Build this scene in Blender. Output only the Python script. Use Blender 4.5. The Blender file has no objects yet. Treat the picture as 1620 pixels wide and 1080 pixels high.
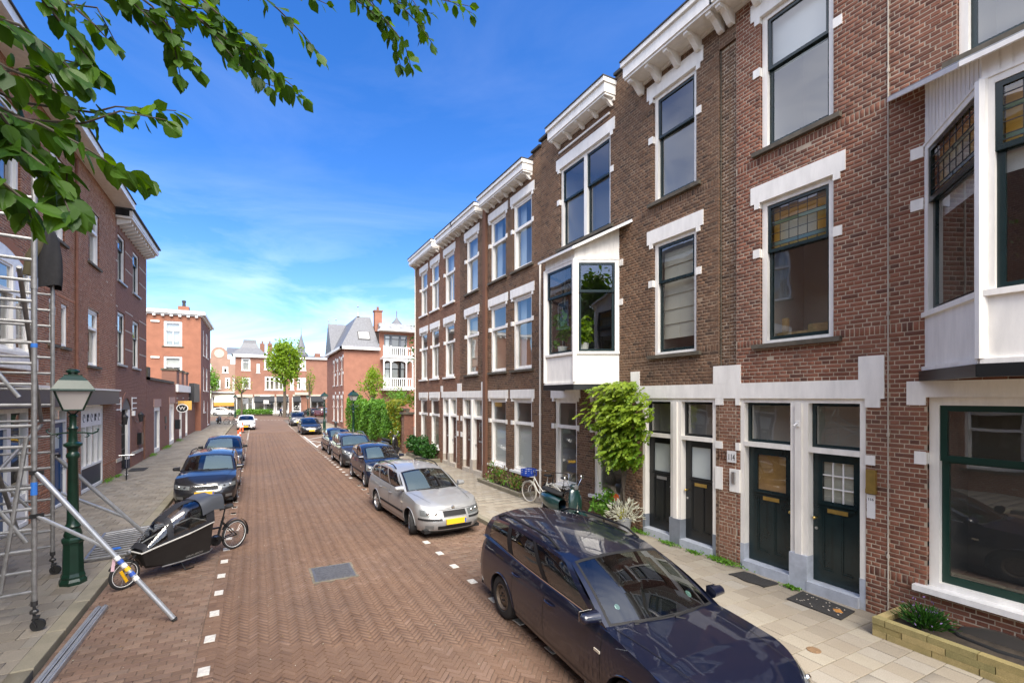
import bpy, bmesh, math, random
import numpy as np
from mathutils import Vector, Matrix
R = math.radians
random.seed(7)
rng = np.random.default_rng(7)
scene = bpy.context.scene
col = scene.collection

# ------------------------------------------------------------------ camera
# street runs along +Y, camera stands in the road; the photograph's verticals are vertical: level camera with lens shift
FPX, YAW = 765.0, math.atan(406 / 765.0)      # first survey of the photo: survey units
SX, SZ = 1.19134, 1.15202                         # survey -> metres (car widths and door heights fix the scale across the street and upwards)
F_M, P_M = 686.718, 305.920                       # focal length and vanishing point offset in pixels for the metric model
cam_d = bpy.data.cameras.new('camera'); cam = bpy.data.objects.new('camera', cam_d); col.objects.link(cam)
cam_d.sensor_width = 36; cam_d.lens = F_M * 36 / 1620.0
cam_d.shift_y = 88 / 1620.0; cam_d.shift_x = (810 - 404 - P_M) / 1620.0
cam.location = (0, 0, 3.0 * SZ); cam.rotation_euler = (R(90), 0, -math.atan(P_M / F_M))
cam_d.clip_start = 0.05; cam_d.clip_end = 3000
scene.camera = cam

# ------------------------------------------------------------------ sky and sun
SUN_AZ, SUN_EL = R(187), R(50)        # azimuth measured clockwise from +Y: behind the camera, to the left
world = bpy.data.worlds.new('World'); scene.world = world; world.use_nodes = True
nt = world.node_tree; nt.nodes.clear()
def wn(t, **k):
    n = nt.nodes.new(t)
    for a, v in k.items(): setattr(n, a, v)
    return n
sky = wn('ShaderNodeTexSky', sky_type='NISHITA'); sky.sun_disc = False
sky.sun_elevation = SUN_EL; sky.sun_rotation = SUN_AZ; sky.air_density = 1.0; sky.dust_density = 0.6; sky.ozone_density = 2.5
hs = wn('ShaderNodeHueSaturation'); hs.inputs['Saturation'].default_value = 1.36; hs.inputs['Hue'].default_value = 0.513; hs.inputs['Value'].default_value = 1.0
tc = wn('ShaderNodeTexCoord'); sep = wn('ShaderNodeSeparateXYZ')
mapn = wn('ShaderNodeMapping'); mapn.inputs['Scale'].default_value = (1.0, 1.0, 4.2); mapn.inputs['Rotation'].default_value = (0.10, 0.06, 0.5)
noi = wn('ShaderNodeTexNoise'); noi.inputs['Scale'].default_value = 1.7; noi.inputs['Detail'].default_value = 7; noi.inputs['Roughness'].default_value = 0.6; noi.inputs['Distortion'].default_value = 0.7
rmp = wn('ShaderNodeMapRange'); rmp.inputs[1].default_value = 0.46; rmp.inputs[2].default_value = 0.84; rmp.inputs[3].default_value = 0.0; rmp.inputs[4].default_value = 0.9
low = wn('ShaderNodeMapRange'); low.inputs[1].default_value = 0.02; low.inputs[2].default_value = 0.42; low.inputs[3].default_value = 0.75; low.inputs[4].default_value = 0.04
mul = wn('ShaderNodeMath', operation='MULTIPLY')
mixc = wn('ShaderNodeMix', data_type='RGBA'); mixc.inputs['B'].default_value = (8.6, 8.7, 9.2, 1)
bg = wn('ShaderNodeBackground'); bg.inputs['Strength'].default_value = 0.077
out = wn('ShaderNodeOutputWorld')
L = nt.links.new
L(sky.outputs[0], hs.inputs['Color']); L(tc.outputs['Generated'], mapn.inputs[0]); L(mapn.outputs[0], noi.inputs['Vector'])
L(tc.outputs['Generated'], sep.inputs[0]); L(sep.outputs['Z'], low.inputs[0])
L(rmp.outputs[0], mul.inputs[0])
# the broken cloud sheet that veils the sun (it shows in the window panes) opens to a clear patch over the street's end
dot = wn('ShaderNodeVectorMath', operation='DOT_PRODUCT'); dot.inputs[1].default_value = (-0.47, -0.88, -0.05)
cov = wn('ShaderNodeMapRange', interpolation_type='SMOOTHSTEP'); cov.inputs[1].default_value = -0.52; cov.inputs[2].default_value = 0.05; cov.inputs[3].default_value = 0.0; cov.inputs[4].default_value = 0.27
add = wn('ShaderNodeMath', operation='ADD'); mx2 = wn('ShaderNodeMath', operation='MAXIMUM'); cv2 = wn('ShaderNodeMath', operation='MULTIPLY'); cv2.inputs[1].default_value = 3.0
L(tc.outputs['Generated'], dot.inputs[0]); L(dot.outputs['Value'], cov.inputs[0]); L(noi.outputs[0], add.inputs[0]); L(cov.outputs[0], add.inputs[1]); L(add.outputs[0], rmp.inputs[0])
L(cov.outputs[0], cv2.inputs[0]); L(cv2.outputs[0], mx2.inputs[0]); L(low.outputs[0], mx2.inputs[1]); L(mx2.outputs[0], mul.inputs[1]); L(mul.outputs[0], mixc.inputs['Factor'])
L(hs.outputs[0], mixc.inputs['A']); L(mixc.outputs['Result'], bg.inputs['Color']); L(bg.outputs[0], out.inputs[0])

sun_d = bpy.data.lights.new('sun', 'SUN'); sun = bpy.data.objects.new('sun', sun_d); col.objects.link(sun)
sun_d.energy = 2.2; sun_d.angle = R(44); sun_d.color = (1.0, 0.92, 0.80)
sd = Vector((math.sin(SUN_AZ) * math.cos(SUN_EL), math.cos(SUN_AZ) * math.cos(SUN_EL), math.sin(SUN_EL)))
sun.rotation_euler = sd.to_track_quat('Z', 'Y').to_euler(); sun.location = (-20, -20, 40)

scene.render.engine = 'CYCLES'
scene.view_settings.view_transform = 'Standard'; scene.view_settings.look = 'None'
scene.view_settings.exposure = 1.96; scene.view_settings.gamma = 1.0; scene.view_settings.use_curve_mapping = False
scene.cycles.max_bounces = 8; scene.cycles.transparent_max_bounces = 16; scene.cycles.caustics_reflective = False; scene.cycles.caustics_refractive = False

# ------------------------------------------------------------------ photo pixel -> ray (positions are then fixed by the surface a thing touches)
_C, _S = math.cos(YAW), math.sin(YAW)
def ray(u, v):
    a = (u - 810) / FPX
    return Vector((_C * a + _S, -_S * a + _C, -(v - 628) / FPX))
def on_ground(u, v, z=0.0):
    r = ray(u, v); t = (z - 3.0) / r.z
    return Vector((r.x * t, r.y * t, z))
def on_x(u, v, x):
    r = ray(u, v); t = x / r.x
    return Vector((x, r.y * t, 3.0 + r.z * t))
def on_y(u, v, y):
    r = ray(u, v); t = y / r.y
    return Vector((r.x * t, y, 3.0 + r.z * t))
def at_depth(u, v, d):
    r = ray(u, v)
    return Vector((0, 0, 3.0)) + r * d

# ------------------------------------------------------------------ materials
M = {}
def mat(name, color, rough=0.6, metal=0.0, spec=0.5, noise=0.0, nscale=8.0, bump=0.0, bscale=60.0, coat=0.0, rvar=0.0, emit=None, vec=None, detail=5):
    m = bpy.data.materials.new(name); m.use_nodes = True; t = m.node_tree; b = t.nodes['Principled BSDF']
    b.inputs['Base Color'].default_value = (*color, 1); b.inputs['Roughness'].default_value = rough; b.inputs['Metallic'].default_value = metal
    b.inputs['Specular IOR Level'].default_value = spec
    if coat: b.inputs['Coat Weight'].default_value = coat; b.inputs['Coat Roughness'].default_value = 0.04
    if emit: b.inputs['Emission Color'].default_value = (*emit, 1); b.inputs['Emission Strength'].default_value = 1
    if noise or bump or rvar:
        g = t.nodes.new('ShaderNodeNewGeometry')
        n = t.nodes.new('ShaderNodeTexNoise'); n.inputs['Scale'].default_value = nscale; n.inputs['Detail'].default_value = detail; n.inputs['Roughness'].default_value = 0.62
        if vec:
            vm = t.nodes.new('ShaderNodeVectorMath'); vm.operation = 'MULTIPLY'; vm.inputs[1].default_value = vec; t.links.new(g.outputs['Position'], vm.inputs[0]); t.links.new(vm.outputs[0], n.inputs['Vector'])
        else: t.links.new(g.outputs['Position'], n.inputs['Vector'])
        if noise:
            mx = t.nodes.new('ShaderNodeMix'); mx.data_type = 'RGBA'
            c0 = tuple(max(0, c * (1 - noise)) for c in color); c1 = tuple(min(1, c * (1 + noise)) for c in color)
            mr = t.nodes.new('ShaderNodeMapRange'); mr.inputs[1].default_value = 0.3; mr.inputs[2].default_value = 0.7
            t.links.new(n.outputs[0], mr.inputs[0]); t.links.new(mr.outputs[0], mx.inputs['Factor'])
            mx.inputs['A'].default_value = (*c0, 1); mx.inputs['B'].default_value = (*c1, 1)
            t.links.new(mx.outputs['Result'], b.inputs['Base Color'])
        if rvar:
            mr2 = t.nodes.new('ShaderNodeMapRange'); mr2.inputs[3].default_value = max(0, rough - rvar); mr2.inputs[4].default_value = min(1, rough + rvar)
            t.links.new(n.outputs[0], mr2.inputs[0]); t.links.new(mr2.outputs[0], b.inputs['Roughness'])
        if bump:
            n2 = t.nodes.new('ShaderNodeTexNoise'); n2.inputs['Scale'].default_value = bscale; n2.inputs['Detail'].default_value = 4
            t.links.new(g.outputs['Position'], n2.inputs['Vector'])
            bp = t.nodes.new('ShaderNodeBump'); bp.inputs['Strength'].default_value = bump; bp.inputs['Distance'].default_value = 0.01
            t.links.new(n2.outputs[0], bp.inputs['Height']); t.links.new(bp.outputs[0], b.inputs['Normal'])
    M[name] = m
    return m

def piece_mat(name, cols, rough=0.85, bump=0.5, bscale=90.0, dirt=0.25, dscale=0.9, dirt_col=(0.10, 0.08, 0.065), spec=0.3, vec=None):
    """colour of each single piece (brick, paver, tile) from the face attribute 'bc' (0..1), with grain, grime patches and relief"""
    m = bpy.data.materials.new(name); m.use_nodes = True; t = m.node_tree; b = t.nodes['Principled BSDF']
    b.inputs['Roughness'].default_value = rough; b.inputs['Specular IOR Level'].default_value = spec
    a = t.nodes.new('ShaderNodeAttribute'); a.attribute_name = 'bc'
    r = t.nodes.new('ShaderNodeValToRGB'); r.color_ramp.interpolation = 'LINEAR'
    e = r.color_ramp.elements
    while len(e) < len(cols): e.new(0.5)
    for i, c in enumerate(cols): e[i].position = i / (len(cols) - 1); e[i].color = (*c, 1)
    t.links.new(a.outputs['Fac'], r.inputs[0])
    g = t.nodes.new('ShaderNodeNewGeometry')
    n1 = t.nodes.new('ShaderNodeTexNoise'); n1.inputs['Scale'].default_value = bscale; n1.inputs['Detail'].default_value = 5
    n2 = t.nodes.new('ShaderNodeTexNoise'); n2.inputs['Scale'].default_value = dscale; n2.inputs['Detail'].default_value = 7; n2.inputs['Roughness'].default_value = 0.65
    t.links.new(g.outputs['Position'], n1.inputs['Vector']); vm = t.nodes.new('ShaderNodeVectorMath'); vm.operation = 'MULTIPLY'; vm.inputs[1].default_value = vec or (1, 1, 1); t.links.new(g.outputs['Position'], vm.inputs[0]); t.links.new(vm.outputs[0], n2.inputs['Vector'])
    hv = t.nodes.new('ShaderNodeHueSaturation'); mr = t.nodes.new('ShaderNodeMapRange'); mr.inputs[1].default_value = 0.25; mr.inputs[2].default_value = 0.75; mr.inputs[3].default_value = 0.82; mr.inputs[4].default_value = 1.18
    t.links.new(n1.outputs[0], mr.inputs[0]); t.links.new(mr.outputs[0], hv.inputs['Value']); t.links.new(r.outputs[0], hv.inputs['Color'])
    mx = t.nodes.new('ShaderNodeMix'); mx.data_type = 'RGBA'; mx.inputs['B'].default_value = (*dirt_col, 1)
    md = t.nodes.new('ShaderNodeMapRange'); md.inputs[1].default_value = 0.42; md.inputs[2].default_value = 0.72; md.inputs[3].default_value = 0.0; md.inputs[4].default_value = dirt
    t.links.new(n2.outputs[0], md.inputs[0]); t.links.new(md.outputs[0], mx.inputs['Factor']); t.links.new(hv.outputs[0], mx.inputs['A'])
    t.links.new(mx.outputs['Result'], b.inputs['Base Color'])
    bp = t.nodes.new('ShaderNodeBump'); bp.inputs['Strength'].default_value = bump; bp.inputs['Distance'].default_value = 0.006
    t.links.new(n1.outputs[0], bp.inputs['Height']); t.links.new(bp.outputs[0], b.inputs['Normal'])
    M[name] = m
    return m

def glass_mat(name, tint=(0.78, 0.82, 0.80), base=0.10, rough=0.0, wav=0.0, power=4.0, gcol=(1, 1, 1)):
    m = bpy.data.materials.new(name); m.use_nodes = True; t = m.node_tree; t.nodes.clear()
    o = t.nodes.new('ShaderNodeOutputMaterial'); mix = t.nodes.new('ShaderNodeMixShader'); tr = t.nodes.new('ShaderNodeBsdfTransparent'); gl = t.nodes.new('ShaderNodeBsdfGlossy')
    tr.inputs[0].default_value = (*tint, 1); gl.inputs['Roughness'].default_value = rough; gl.inputs['Color'].default_value = (*gcol, 1)
    lw = t.nodes.new('ShaderNodeLayerWeight'); lw.inputs['Blend'].default_value = 0.5
    p = t.nodes.new('ShaderNodeMath'); p.operation = 'POWER'; p.inputs[1].default_value = power
    mr = t.nodes.new('ShaderNodeMapRange'); mr.inputs[3].default_value = base; mr.inputs[4].default_value = 1.0
    t.links.new(lw.outputs['Facing'], p.inputs[0]); t.links.new(p.outputs[0], mr.inputs[0]); t.links.new(mr.outputs[0], mix.inputs[0])
    t.links.new(tr.outputs[0], mix.inputs[1]); t.links.new(gl.outputs[0], mix.inputs[2]); t.links.new(mix.outputs[0], o.inputs[0])
    if wav:
        g = t.nodes.new('ShaderNodeNewGeometry'); n = t.nodes.new('ShaderNodeTexNoise'); n.inputs['Scale'].default_value = 1.6; n.inputs['Detail'].default_value = 1
        bp = t.nodes.new('ShaderNodeBump'); bp.inputs['Strength'].default_value = wav; bp.inputs['Distance'].default_value = 0.02
        t.links.new(g.outputs['Position'], n.inputs['Vector']); t.links.new(n.outputs[0], bp.inputs['Height'])
        t.links.new(bp.outputs[0], gl.inputs['Normal'])
    M[name] = m
    return m

def leaf_mat(name, c_dark, c_light, trans=0.45, rough=0.45, spec=0.35):
    m = bpy.data.materials.new(name); m.use_nodes = True; t = m.node_tree; t.nodes.clear()
    o = t.nodes.new('ShaderNodeOutputMaterial'); b = t.nodes.new('ShaderNodeBsdfPrincipled'); tl = t.nodes.new('ShaderNodeBsdfTranslucent'); mix = t.nodes.new('ShaderNodeMixShader')
    a = t.nodes.new('ShaderNodeAttribute'); a.attribute_name = 'bc'
    mx = t.nodes.new('ShaderNodeMix'); mx.data_type = 'RGBA'; mx.inputs['A'].default_value = (*c_dark, 1); mx.inputs['B'].default_value = (*c_light, 1)
    t.links.new(a.outputs['Fac'], mx.inputs['Factor'])
    t.links.new(mx.outputs['Result'], b.inputs['Base Color']); b.inputs['Roughness'].default_value = rough; b.inputs['Specular IOR Level'].default_value = spec
    hv = t.nodes.new('ShaderNodeHueSaturation'); hv.inputs['Hue'].default_value = 0.48; hv.inputs['Saturation'].default_value = 1.1; hv.inputs['Value'].default_value = 1.5
    t.links.new(mx.outputs['Result'], hv.inputs['Color']); t.links.new(hv.outputs[0], tl.inputs['Color'])
    mix.inputs[0].default_value = trans
    t.links.new(b.outputs[0], mix.inputs[1]); t.links.new(tl.outputs[0], mix.inputs[2]); t.links.new(mix.outputs[0], o.inputs[0])
    M[name] = m
    return m

# brickwork and paving
piece_mat('red_brick', [(0.18, 0.072, 0.044), (0.232, 0.094, 0.056), (0.272, 0.112, 0.068), (0.205, 0.08, 0.048), (0.13, 0.056, 0.038)], dirt=0.34, dscale=1.1, vec=(1, 1, 0.4))
piece_mat('brown_brick', [(0.12, 0.07, 0.043), (0.165, 0.094, 0.057), (0.20, 0.112, 0.066), (0.14, 0.08, 0.05), (0.085, 0.053, 0.036)], dirt=0.42, dscale=0.9, dirt_col=(0.06, 0.045, 0.036), vec=(1, 1, 0.4))
piece_mat('orange_brown_brick', [(0.19, 0.092, 0.057), (0.235, 0.115, 0.071), (0.27, 0.132, 0.084), (0.215, 0.104, 0.065), (0.165, 0.082, 0.054)], dirt=0.3)
piece_mat('left_brick', [(0.25, 0.108, 0.062), (0.305, 0.135, 0.078), (0.34, 0.155, 0.092), (0.28, 0.122, 0.07), (0.225, 0.098, 0.06)], dirt=0.2, vec=(1, 1, 0.4))
piece_mat('painted_brick', [(0.22, 0.108, 0.078), (0.238, 0.118, 0.085), (0.255, 0.128, 0.092)], dirt=0.15, rough=0.75)
piece_mat('road_paver', [(0.118, 0.070, 0.047), (0.145, 0.087, 0.058), (0.158, 0.096, 0.064), (0.17, 0.106, 0.072), (0.195, 0.125, 0.09)], dirt=0.5, dscale=0.38, dirt_col=(0.095, 0.070, 0.060), rough=0.8)
piece_mat('lane_paver', [(0.135, 0.085, 0.06), (0.175, 0.112, 0.08), (0.215, 0.145, 0.105), (0.16, 0.10, 0.073), (0.19, 0.135, 0.102)], dirt=0.45, dscale=0.9, dirt_col=(0.075, 0.058, 0.048), rough=0.85)
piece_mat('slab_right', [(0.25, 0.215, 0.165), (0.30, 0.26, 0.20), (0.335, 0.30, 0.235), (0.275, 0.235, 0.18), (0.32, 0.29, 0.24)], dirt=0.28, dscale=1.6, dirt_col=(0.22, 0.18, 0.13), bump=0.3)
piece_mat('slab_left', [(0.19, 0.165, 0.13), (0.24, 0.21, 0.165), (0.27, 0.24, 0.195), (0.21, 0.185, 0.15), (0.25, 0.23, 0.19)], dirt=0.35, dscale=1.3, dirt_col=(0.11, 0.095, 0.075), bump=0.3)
piece_mat('kerb_stone', [(0.21, 0.185, 0.13), (0.26, 0.235, 0.175), (0.23, 0.20, 0.15)], dirt=0.45, dscale=2.2, dirt_col=(0.10, 0.095, 0.06))
mat('mortar_light', (0.45, 0.365, 0.27), 0.95, noise=0.22, nscale=2.2)
mat('mortar_brown', (0.29, 0.21, 0.14), 0.95, noise=0.4, nscale=1.4)
mat('mortar_paint', (0.19, 0.095, 0.068), 0.9)
mat('joint_sand', (0.125, 0.092, 0.066), 0.95, noise=0.35, nscale=2.0)
mat('joint_grey', (0.16, 0.14, 0.105), 0.95, noise=0.35, nscale=2.5)
mat('white_paint', (0.84, 0.815, 0.76), 0.42, noise=0.10, nscale=7, vec=(1, 1, 0.22), spec=0.4, bump=0.05, bscale=40)
mat('cream_paint', (0.80, 0.765, 0.70), 0.42, noise=0.09, nscale=7, spec=0.4, vec=(1, 1, 0.22))
mat('bright_white', (0.76, 0.75, 0.73), 0.4, noise=0.09, nscale=7, vec=(1, 1, 0.22))
mat('dark_green', (0.008, 0.020, 0.022), 0.25, spec=0.5, noise=0.2, nscale=3)
mat('black_paint', (0.012, 0.014, 0.015), 0.3)
mat('bottle_green', (0.006, 0.035, 0.026), 0.3)
mat('grey_paint', (0.19, 0.21, 0.24), 0.5, noise=0.12, nscale=5)
mat('grey_blue_step', (0.42, 0.45, 0.50), 0.6, noise=0.15, nscale=6)
mat('sill_stone', (0.10, 0.085, 0.062), 0.8, noise=0.35, nscale=6)
mat('light_stone', (0.46, 0.41, 0.34), 0.85, noise=0.15, nscale=5)
mat('pink_stone', (0.42, 0.27, 0.22), 0.85, noise=0.12, nscale=5)
mat('dark_roof', (0.035, 0.036, 0.038), 0.75, noise=0.3, nscale=3)
mat('zinc', (0.33, 0.34, 0.35), 0.5, metal=0.3, noise=0.2, nscale=4)
mat('slate', (0.13, 0.135, 0.15), 0.55, noise=0.22, nscale=6)
mat('clay_pipe', (0.20, 0.09, 0.06), 0.8, noise=0.2, nscale=6)
mat('room_wall', (0.52, 0.47, 0.40), 0.9)
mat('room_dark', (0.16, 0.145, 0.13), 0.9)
mat('curtain_white', (0.72, 0.72, 0.70), 0.9)
mat('curtain_blue', (0.55, 0.62, 0.68), 0.9)
mat('blind_cream', (0.62, 0.58, 0.48), 0.85)
mat('frost_glass', (0.50, 0.55, 0.54), 0.35, spec=0.6, noise=0.05, nscale=2)
mat('amber_curtain', (0.42, 0.23, 0.07), 0.7, noise=0.2, nscale=6)
mat('brass', (0.62, 0.45, 0.14), 0.35, metal=0.9, noise=0.15, nscale=10)
mat('steel', (0.55, 0.56, 0.57), 0.35, metal=1.0)
mat('dark_metal', (0.05, 0.05, 0.052), 0.45, metal=0.5)
mat('navy_paint', (0.016, 0.022, 0.046), 0.4, noise=0.12, nscale=4)
mat('blue_paint', (0.012, 0.052, 0.15), 0.38, noise=0.12, nscale=4)
mat('brown_door', (0.085, 0.028, 0.016), 0.35, noise=0.25, nscale=4)
mat('wood', (0.40, 0.27, 0.12), 0.8, noise=0.3, nscale=7, bump=0.3, bscale=30)
mat('soil', (0.05, 0.038, 0.026), 0.95, noise=0.4, nscale=9, bump=0.6, bscale=40)
mat('rubber', (0.012, 0.012, 0.012), 0.75)
mat('plastic_black', (0.014, 0.014, 0.015), 0.6, spec=0.25)
mat('line_white', (0.50, 0.48, 0.44), 0.85, noise=0.22, nscale=22)
mat('bark', (0.10, 0.08, 0.06), 0.9, noise=0.35, nscale=12, bump=0.8, bscale=25)
mat('twig', (0.045, 0.035, 0.025), 0.85)
glass_mat('window_glass', (0.84, 0.87, 0.86), 0.15, wav=0.12)
glass_mat('amber_glass', (0.80, 0.58, 0.22), 0.10, wav=0.2)
glass_mat('blue_glass', (0.30, 0.55, 0.75), 0.12, wav=0.2)
glass_mat('clear_sheet', (0.75, 0.78, 0.8), 0.10, rough=0.06, power=3)
glass_mat('car_glass', (0.42, 0.47, 0.46), 0.10, power=3.2)
leaf_mat('leaf_tree', (0.022, 0.07, 0.008), (0.075, 0.165, 0.016), 0.52)
leaf_mat('leaf_hedge', (0.07, 0.19, 0.02), (0.18, 0.36, 0.045), 0.30)
leaf_mat('leaf_yellow', (0.20, 0.24, 0.02), (0.42, 0.40, 0.05), 0.35)
leaf_mat('leaf_wisteria', (0.07, 0.17, 0.012), (0.30, 0.40, 0.035), 0.3)
leaf_mat('leaf_shrub', (0.014, 0.06, 0.012), (0.05, 0.15, 0.02), 0.25)
leaf_mat('leaf_lime', (0.10, 0.20, 0.012), (0.26, 0.38, 0.03), 0.40)
leaf_mat('leaf_pale', (0.50, 0.50, 0.38), (0.72, 0.72, 0.60), 0.3)
leaf_mat('leaf_dry', (0.14, 0.10, 0.05), (0.26, 0.17, 0.07), 0.2)

# ------------------------------------------------------------------ scene graph helpers
XF = {}                                     # object -> world matrix of its root (parts are modelled in world or in local space)
SM = Matrix.Diagonal((SX, 1, SZ, 1)); SV = np.array((SX, 1.0, SZ))
def met(p): return Vector((p[0] * SX, p[1], p[2] * SZ))
def thing(name, label, cat, loc=(0, 0, 0), rz=0.0, group=None, kind=None, raw=False):
    loc = Vector(loc) if raw else met(loc)
    o = bpy.data.objects.new(name, None); col.objects.link(o); o.empty_display_size = 0.2
    o.location = loc; o.rotation_euler = (0, 0, rz)
    if label: o['label'] = label
    if cat: o['category'] = cat
    if group: o['group'] = group
    if kind: o['kind'] = kind
    XF[o] = Matrix.Translation(Vector(loc)) @ Matrix.Rotation(rz, 4, 'Z')
    return o
def tag(o, label=None, cat=None, group=None, kind=None):
    if label: o['label'] = label
    if cat: o['category'] = cat
    if group: o['group'] = group
    if kind: o['kind'] = kind
    return o
def copy_tree(o, parent=None):
    c = o.copy(); col.objects.link(c)
    XF[c] = XF[o]
    if parent is not None: c.parent = parent
    for ch in KIDS.get(o, []): KIDS.setdefault(c, []).append(copy_tree(ch, c))
    return c
KIDS = {}
def link(o, parent=None):
    col.objects.link(o)
    if parent is not None:
        o.parent = parent; KIDS.setdefault(parent, []).append(o); XF[o] = XF[parent]
    else: XF[o] = Matrix.Identity(4)
    return o

class MB:
    """collects shapes; build() links them as ONE mesh object"""
    def __init__(s): s.v = []; s.f = []; s.c = None
    def add(s, vs, fs):
        n = len(s.v); s.v.extend([tuple(p) for p in vs]); s.f.extend([tuple(i + n for i in f) for f in fs]); return s
    def quad(s, a, b, c, d): return s.add([a, b, c, d], [(0, 1, 2, 3)])
    def box(s, lo, hi):
        x0, y0, z0 = lo; x1, y1, z1 = hi
        return s.add([(x0, y0, z0), (x1, y0, z0), (x1, y1, z0), (x0, y1, z0), (x0, y0, z1), (x1, y0, z1), (x1, y1, z1), (x0, y1, z1)],
                     [(0, 3, 2, 1), (4, 5, 6, 7), (0, 1, 5, 4), (1, 2, 6, 5), (2, 3, 7, 6), (3, 0, 4, 7)])
    def obox(s, c, size, rot=None):
        m = rot if rot is not None else Matrix.Identity(3)
        hx, hy, hz = size[0] / 2, size[1] / 2, size[2] / 2; c = Vector(c)
        vs = [c + m @ Vector((x, y, z)) for z in (-hz, hz) for x, y in ((-hx, -hy), (hx, -hy), (hx, hy), (-hx, hy))]
        return s.add(vs, [(0, 3, 2, 1), (4, 5, 6, 7), (0, 1, 5, 4), (1, 2, 6, 5), (2, 3, 7, 6), (3, 0, 4, 7)])
    def bar(s, p0, p1, w, h, up=(0, 0, 1)):
        p0 = Vector(p0); p1 = Vector(p1); d = (p1 - p0).normalized(); u = Vector(up)
        if abs(d.dot(u)) > 0.98: u = Vector((1, 0, 0))
        x = d.cross(u).normalized(); y = x.cross(d).normalized()
        vs = []
        for p in (p0, p1):
            for a, b in ((-1, -1), (1, -1), (1, 1), (-1, 1)): vs.append(p + x * (a * w / 2) + y * (b * h / 2))
        return s.add(vs, [(0, 1, 2, 3), (7, 6, 5, 4), (0, 4, 5, 1), (1, 5, 6, 2), (2, 6, 7, 3), (3, 7, 4, 0)])
    def tube(s, pts, r, n=8, cap=True):
        pts = [Vector(p) for p in pts]; k = len(pts); rs = r if isinstance(r, (list, tuple)) else [r] * k
        base = len(s.v); prev = None
        for i, p in enumerate(pts):
            if i == 0: d = pts[1] - pts[0]
            elif i == k - 1: d = pts[-1] - pts[-2]
            else: d = (pts[i + 1] - p).normalized() + (p - pts[i - 1]).normalized()
            d = d.normalized() if d.length > 1e-9 else Vector((0, 0, 1))
            if prev is None:
                u = Vector((0, 0, 1)) if abs(d.z) < 0.9 else Vector((1, 0, 0)); x = d.cross(u).normalized()
            else:
                x = prev - d * prev.dot(d); x = x.normalized() if x.length > 1e-6 else d.orthogonal().normalized()
            prev = x; y = d.cross(x)
            for j in range(n):
                a = 2 * math.pi * j / n; s.v.append(tuple(p + (x * math.cos(a) + y * math.sin(a)) * rs[i]))
        for i in range(k - 1):
            for j in range(n):
                a = base + i * n + j; b = base + i * n + (j + 1) % n
                s.f.append((a, b, b + n, a + n))
        if cap:
            s.f.append(tuple(base + j for j in reversed(range(n)))); s.f.append(tuple(base + (k - 1) * n + j for j in range(n)))
        return s
    def lathe(s, prof, c=(0, 0, 0), n=16, axis='z', cap=True):
        c = Vector(c); base = len(s.v); k = len(prof)
        for r, h in prof:
            for j in range(n):
                a = 2 * math.pi * j / n; x, y = r * math.cos(a), r * math.sin(a)
                if axis == 'z': q = (x, y, h)
                elif axis == 'x': q = (h, x, y)
                else: q = (y, h, x)
                s.v.append(tuple(c + Vector(q)))
        for i in range(k - 1):
            for j in range(n):
                a = base + i * n + j; b = base + i * n + (j + 1) % n; s.f.append((a, b, b + n, a + n))
        if cap:
            s.f.append(tuple(base + j for j in reversed(range(n)))); s.f.append(tuple(base + (k - 1) * n + j for j in range(n)))
        return s
    def prism(s, poly, off):
        """polygon of 3-D points extruded by vector off"""
        n = len(poly); off = Vector(off); vs = [Vector(p) for p in poly] + [Vector(p) + off for p in poly]
        fs = [tuple(range(n))[::-1], tuple(range(n, 2 * n))] + [(i, (i + 1) % n, n + (i + 1) % n, n + i) for i in range(n)]
        return s.add(vs, fs)
    def grid(s, P, closed_u=False):
        """P[i][j] points"""
        ni, nj = len(P), len(P[0]); base = len(s.v)
        for row in P: s.v.extend([tuple(p) for p in row])
        for i in range(ni if closed_u else ni - 1):
            for j in range(nj - 1):
                a = base + i * nj + j; b = base + ((i + 1) % ni) * nj + j; s.f.append((a, b, b + 1, a + 1))
        return s
    def ball(s, c, r, n=10, m=6, sc=(1, 1, 1)):
        c = Vector(c); prof = []
        P = []
        for i in range(m + 1):
            t = math.pi * i / m; P.append([c + Vector((r * math.sin(t) * math.cos(2 * math.pi * j / n) * sc[0], r * math.sin(t) * math.sin(2 * math.pi * j / n) * sc[1], r * math.cos(t) * sc[2])) for j in range(n + 1)])
        return s.grid(P)
    # facade coordinates
    def fbox(s, F, s0, s1, z0, z1, d0, d1):
        pts = [F(a, z, d) for z in (z0, z1) for a, d in ((s0, d0), (s1, d0), (s1, d1), (s0, d1))]
        return s.add(pts, [(0, 3, 2, 1), (4, 5, 6, 7), (0, 1, 5, 4), (1, 2, 6, 5), (2, 3, 7, 6), (3, 0, 4, 7)])
    def fprism(s, F, poly, d0, d1):
        """polygon in (s, z) extruded from depth d0 to d1"""
        n = len(poly); vs = [F(a, z, d0) for a, z in poly] + [F(a, z, d1) for a, z in poly]
        return s.add(vs, [tuple(range(n))[::-1], tuple(range(n, 2 * n))] + [(i, (i + 1) % n, n + (i + 1) % n, n + i) for i in range(n)])
    def build(s, name, m, parent=None, smooth=False, local=False, fix=True, attr=None):
        me = bpy.data.meshes.new(name)
        vs = s.v
        if parent is not None and not local:
            inv = XF[parent].inverted() @ SM; vs = [inv @ Vector(p) for p in vs]
        elif not local: vs = [met(p) for p in vs]
        me.from_pydata(vs, [], s.f); me.materials.append(M[m] if isinstance(m, str) else m)
        if fix:
            b = bmesh.new(); b.from_mesh(me); bmesh.ops.recalc_face_normals(b, faces=b.faces); b.to_mesh(me); b.free()
        if attr is not None:
            at = me.attributes.new('bc', 'FLOAT', 'FACE'); at.data.foreach_set('value', attr)
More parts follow.
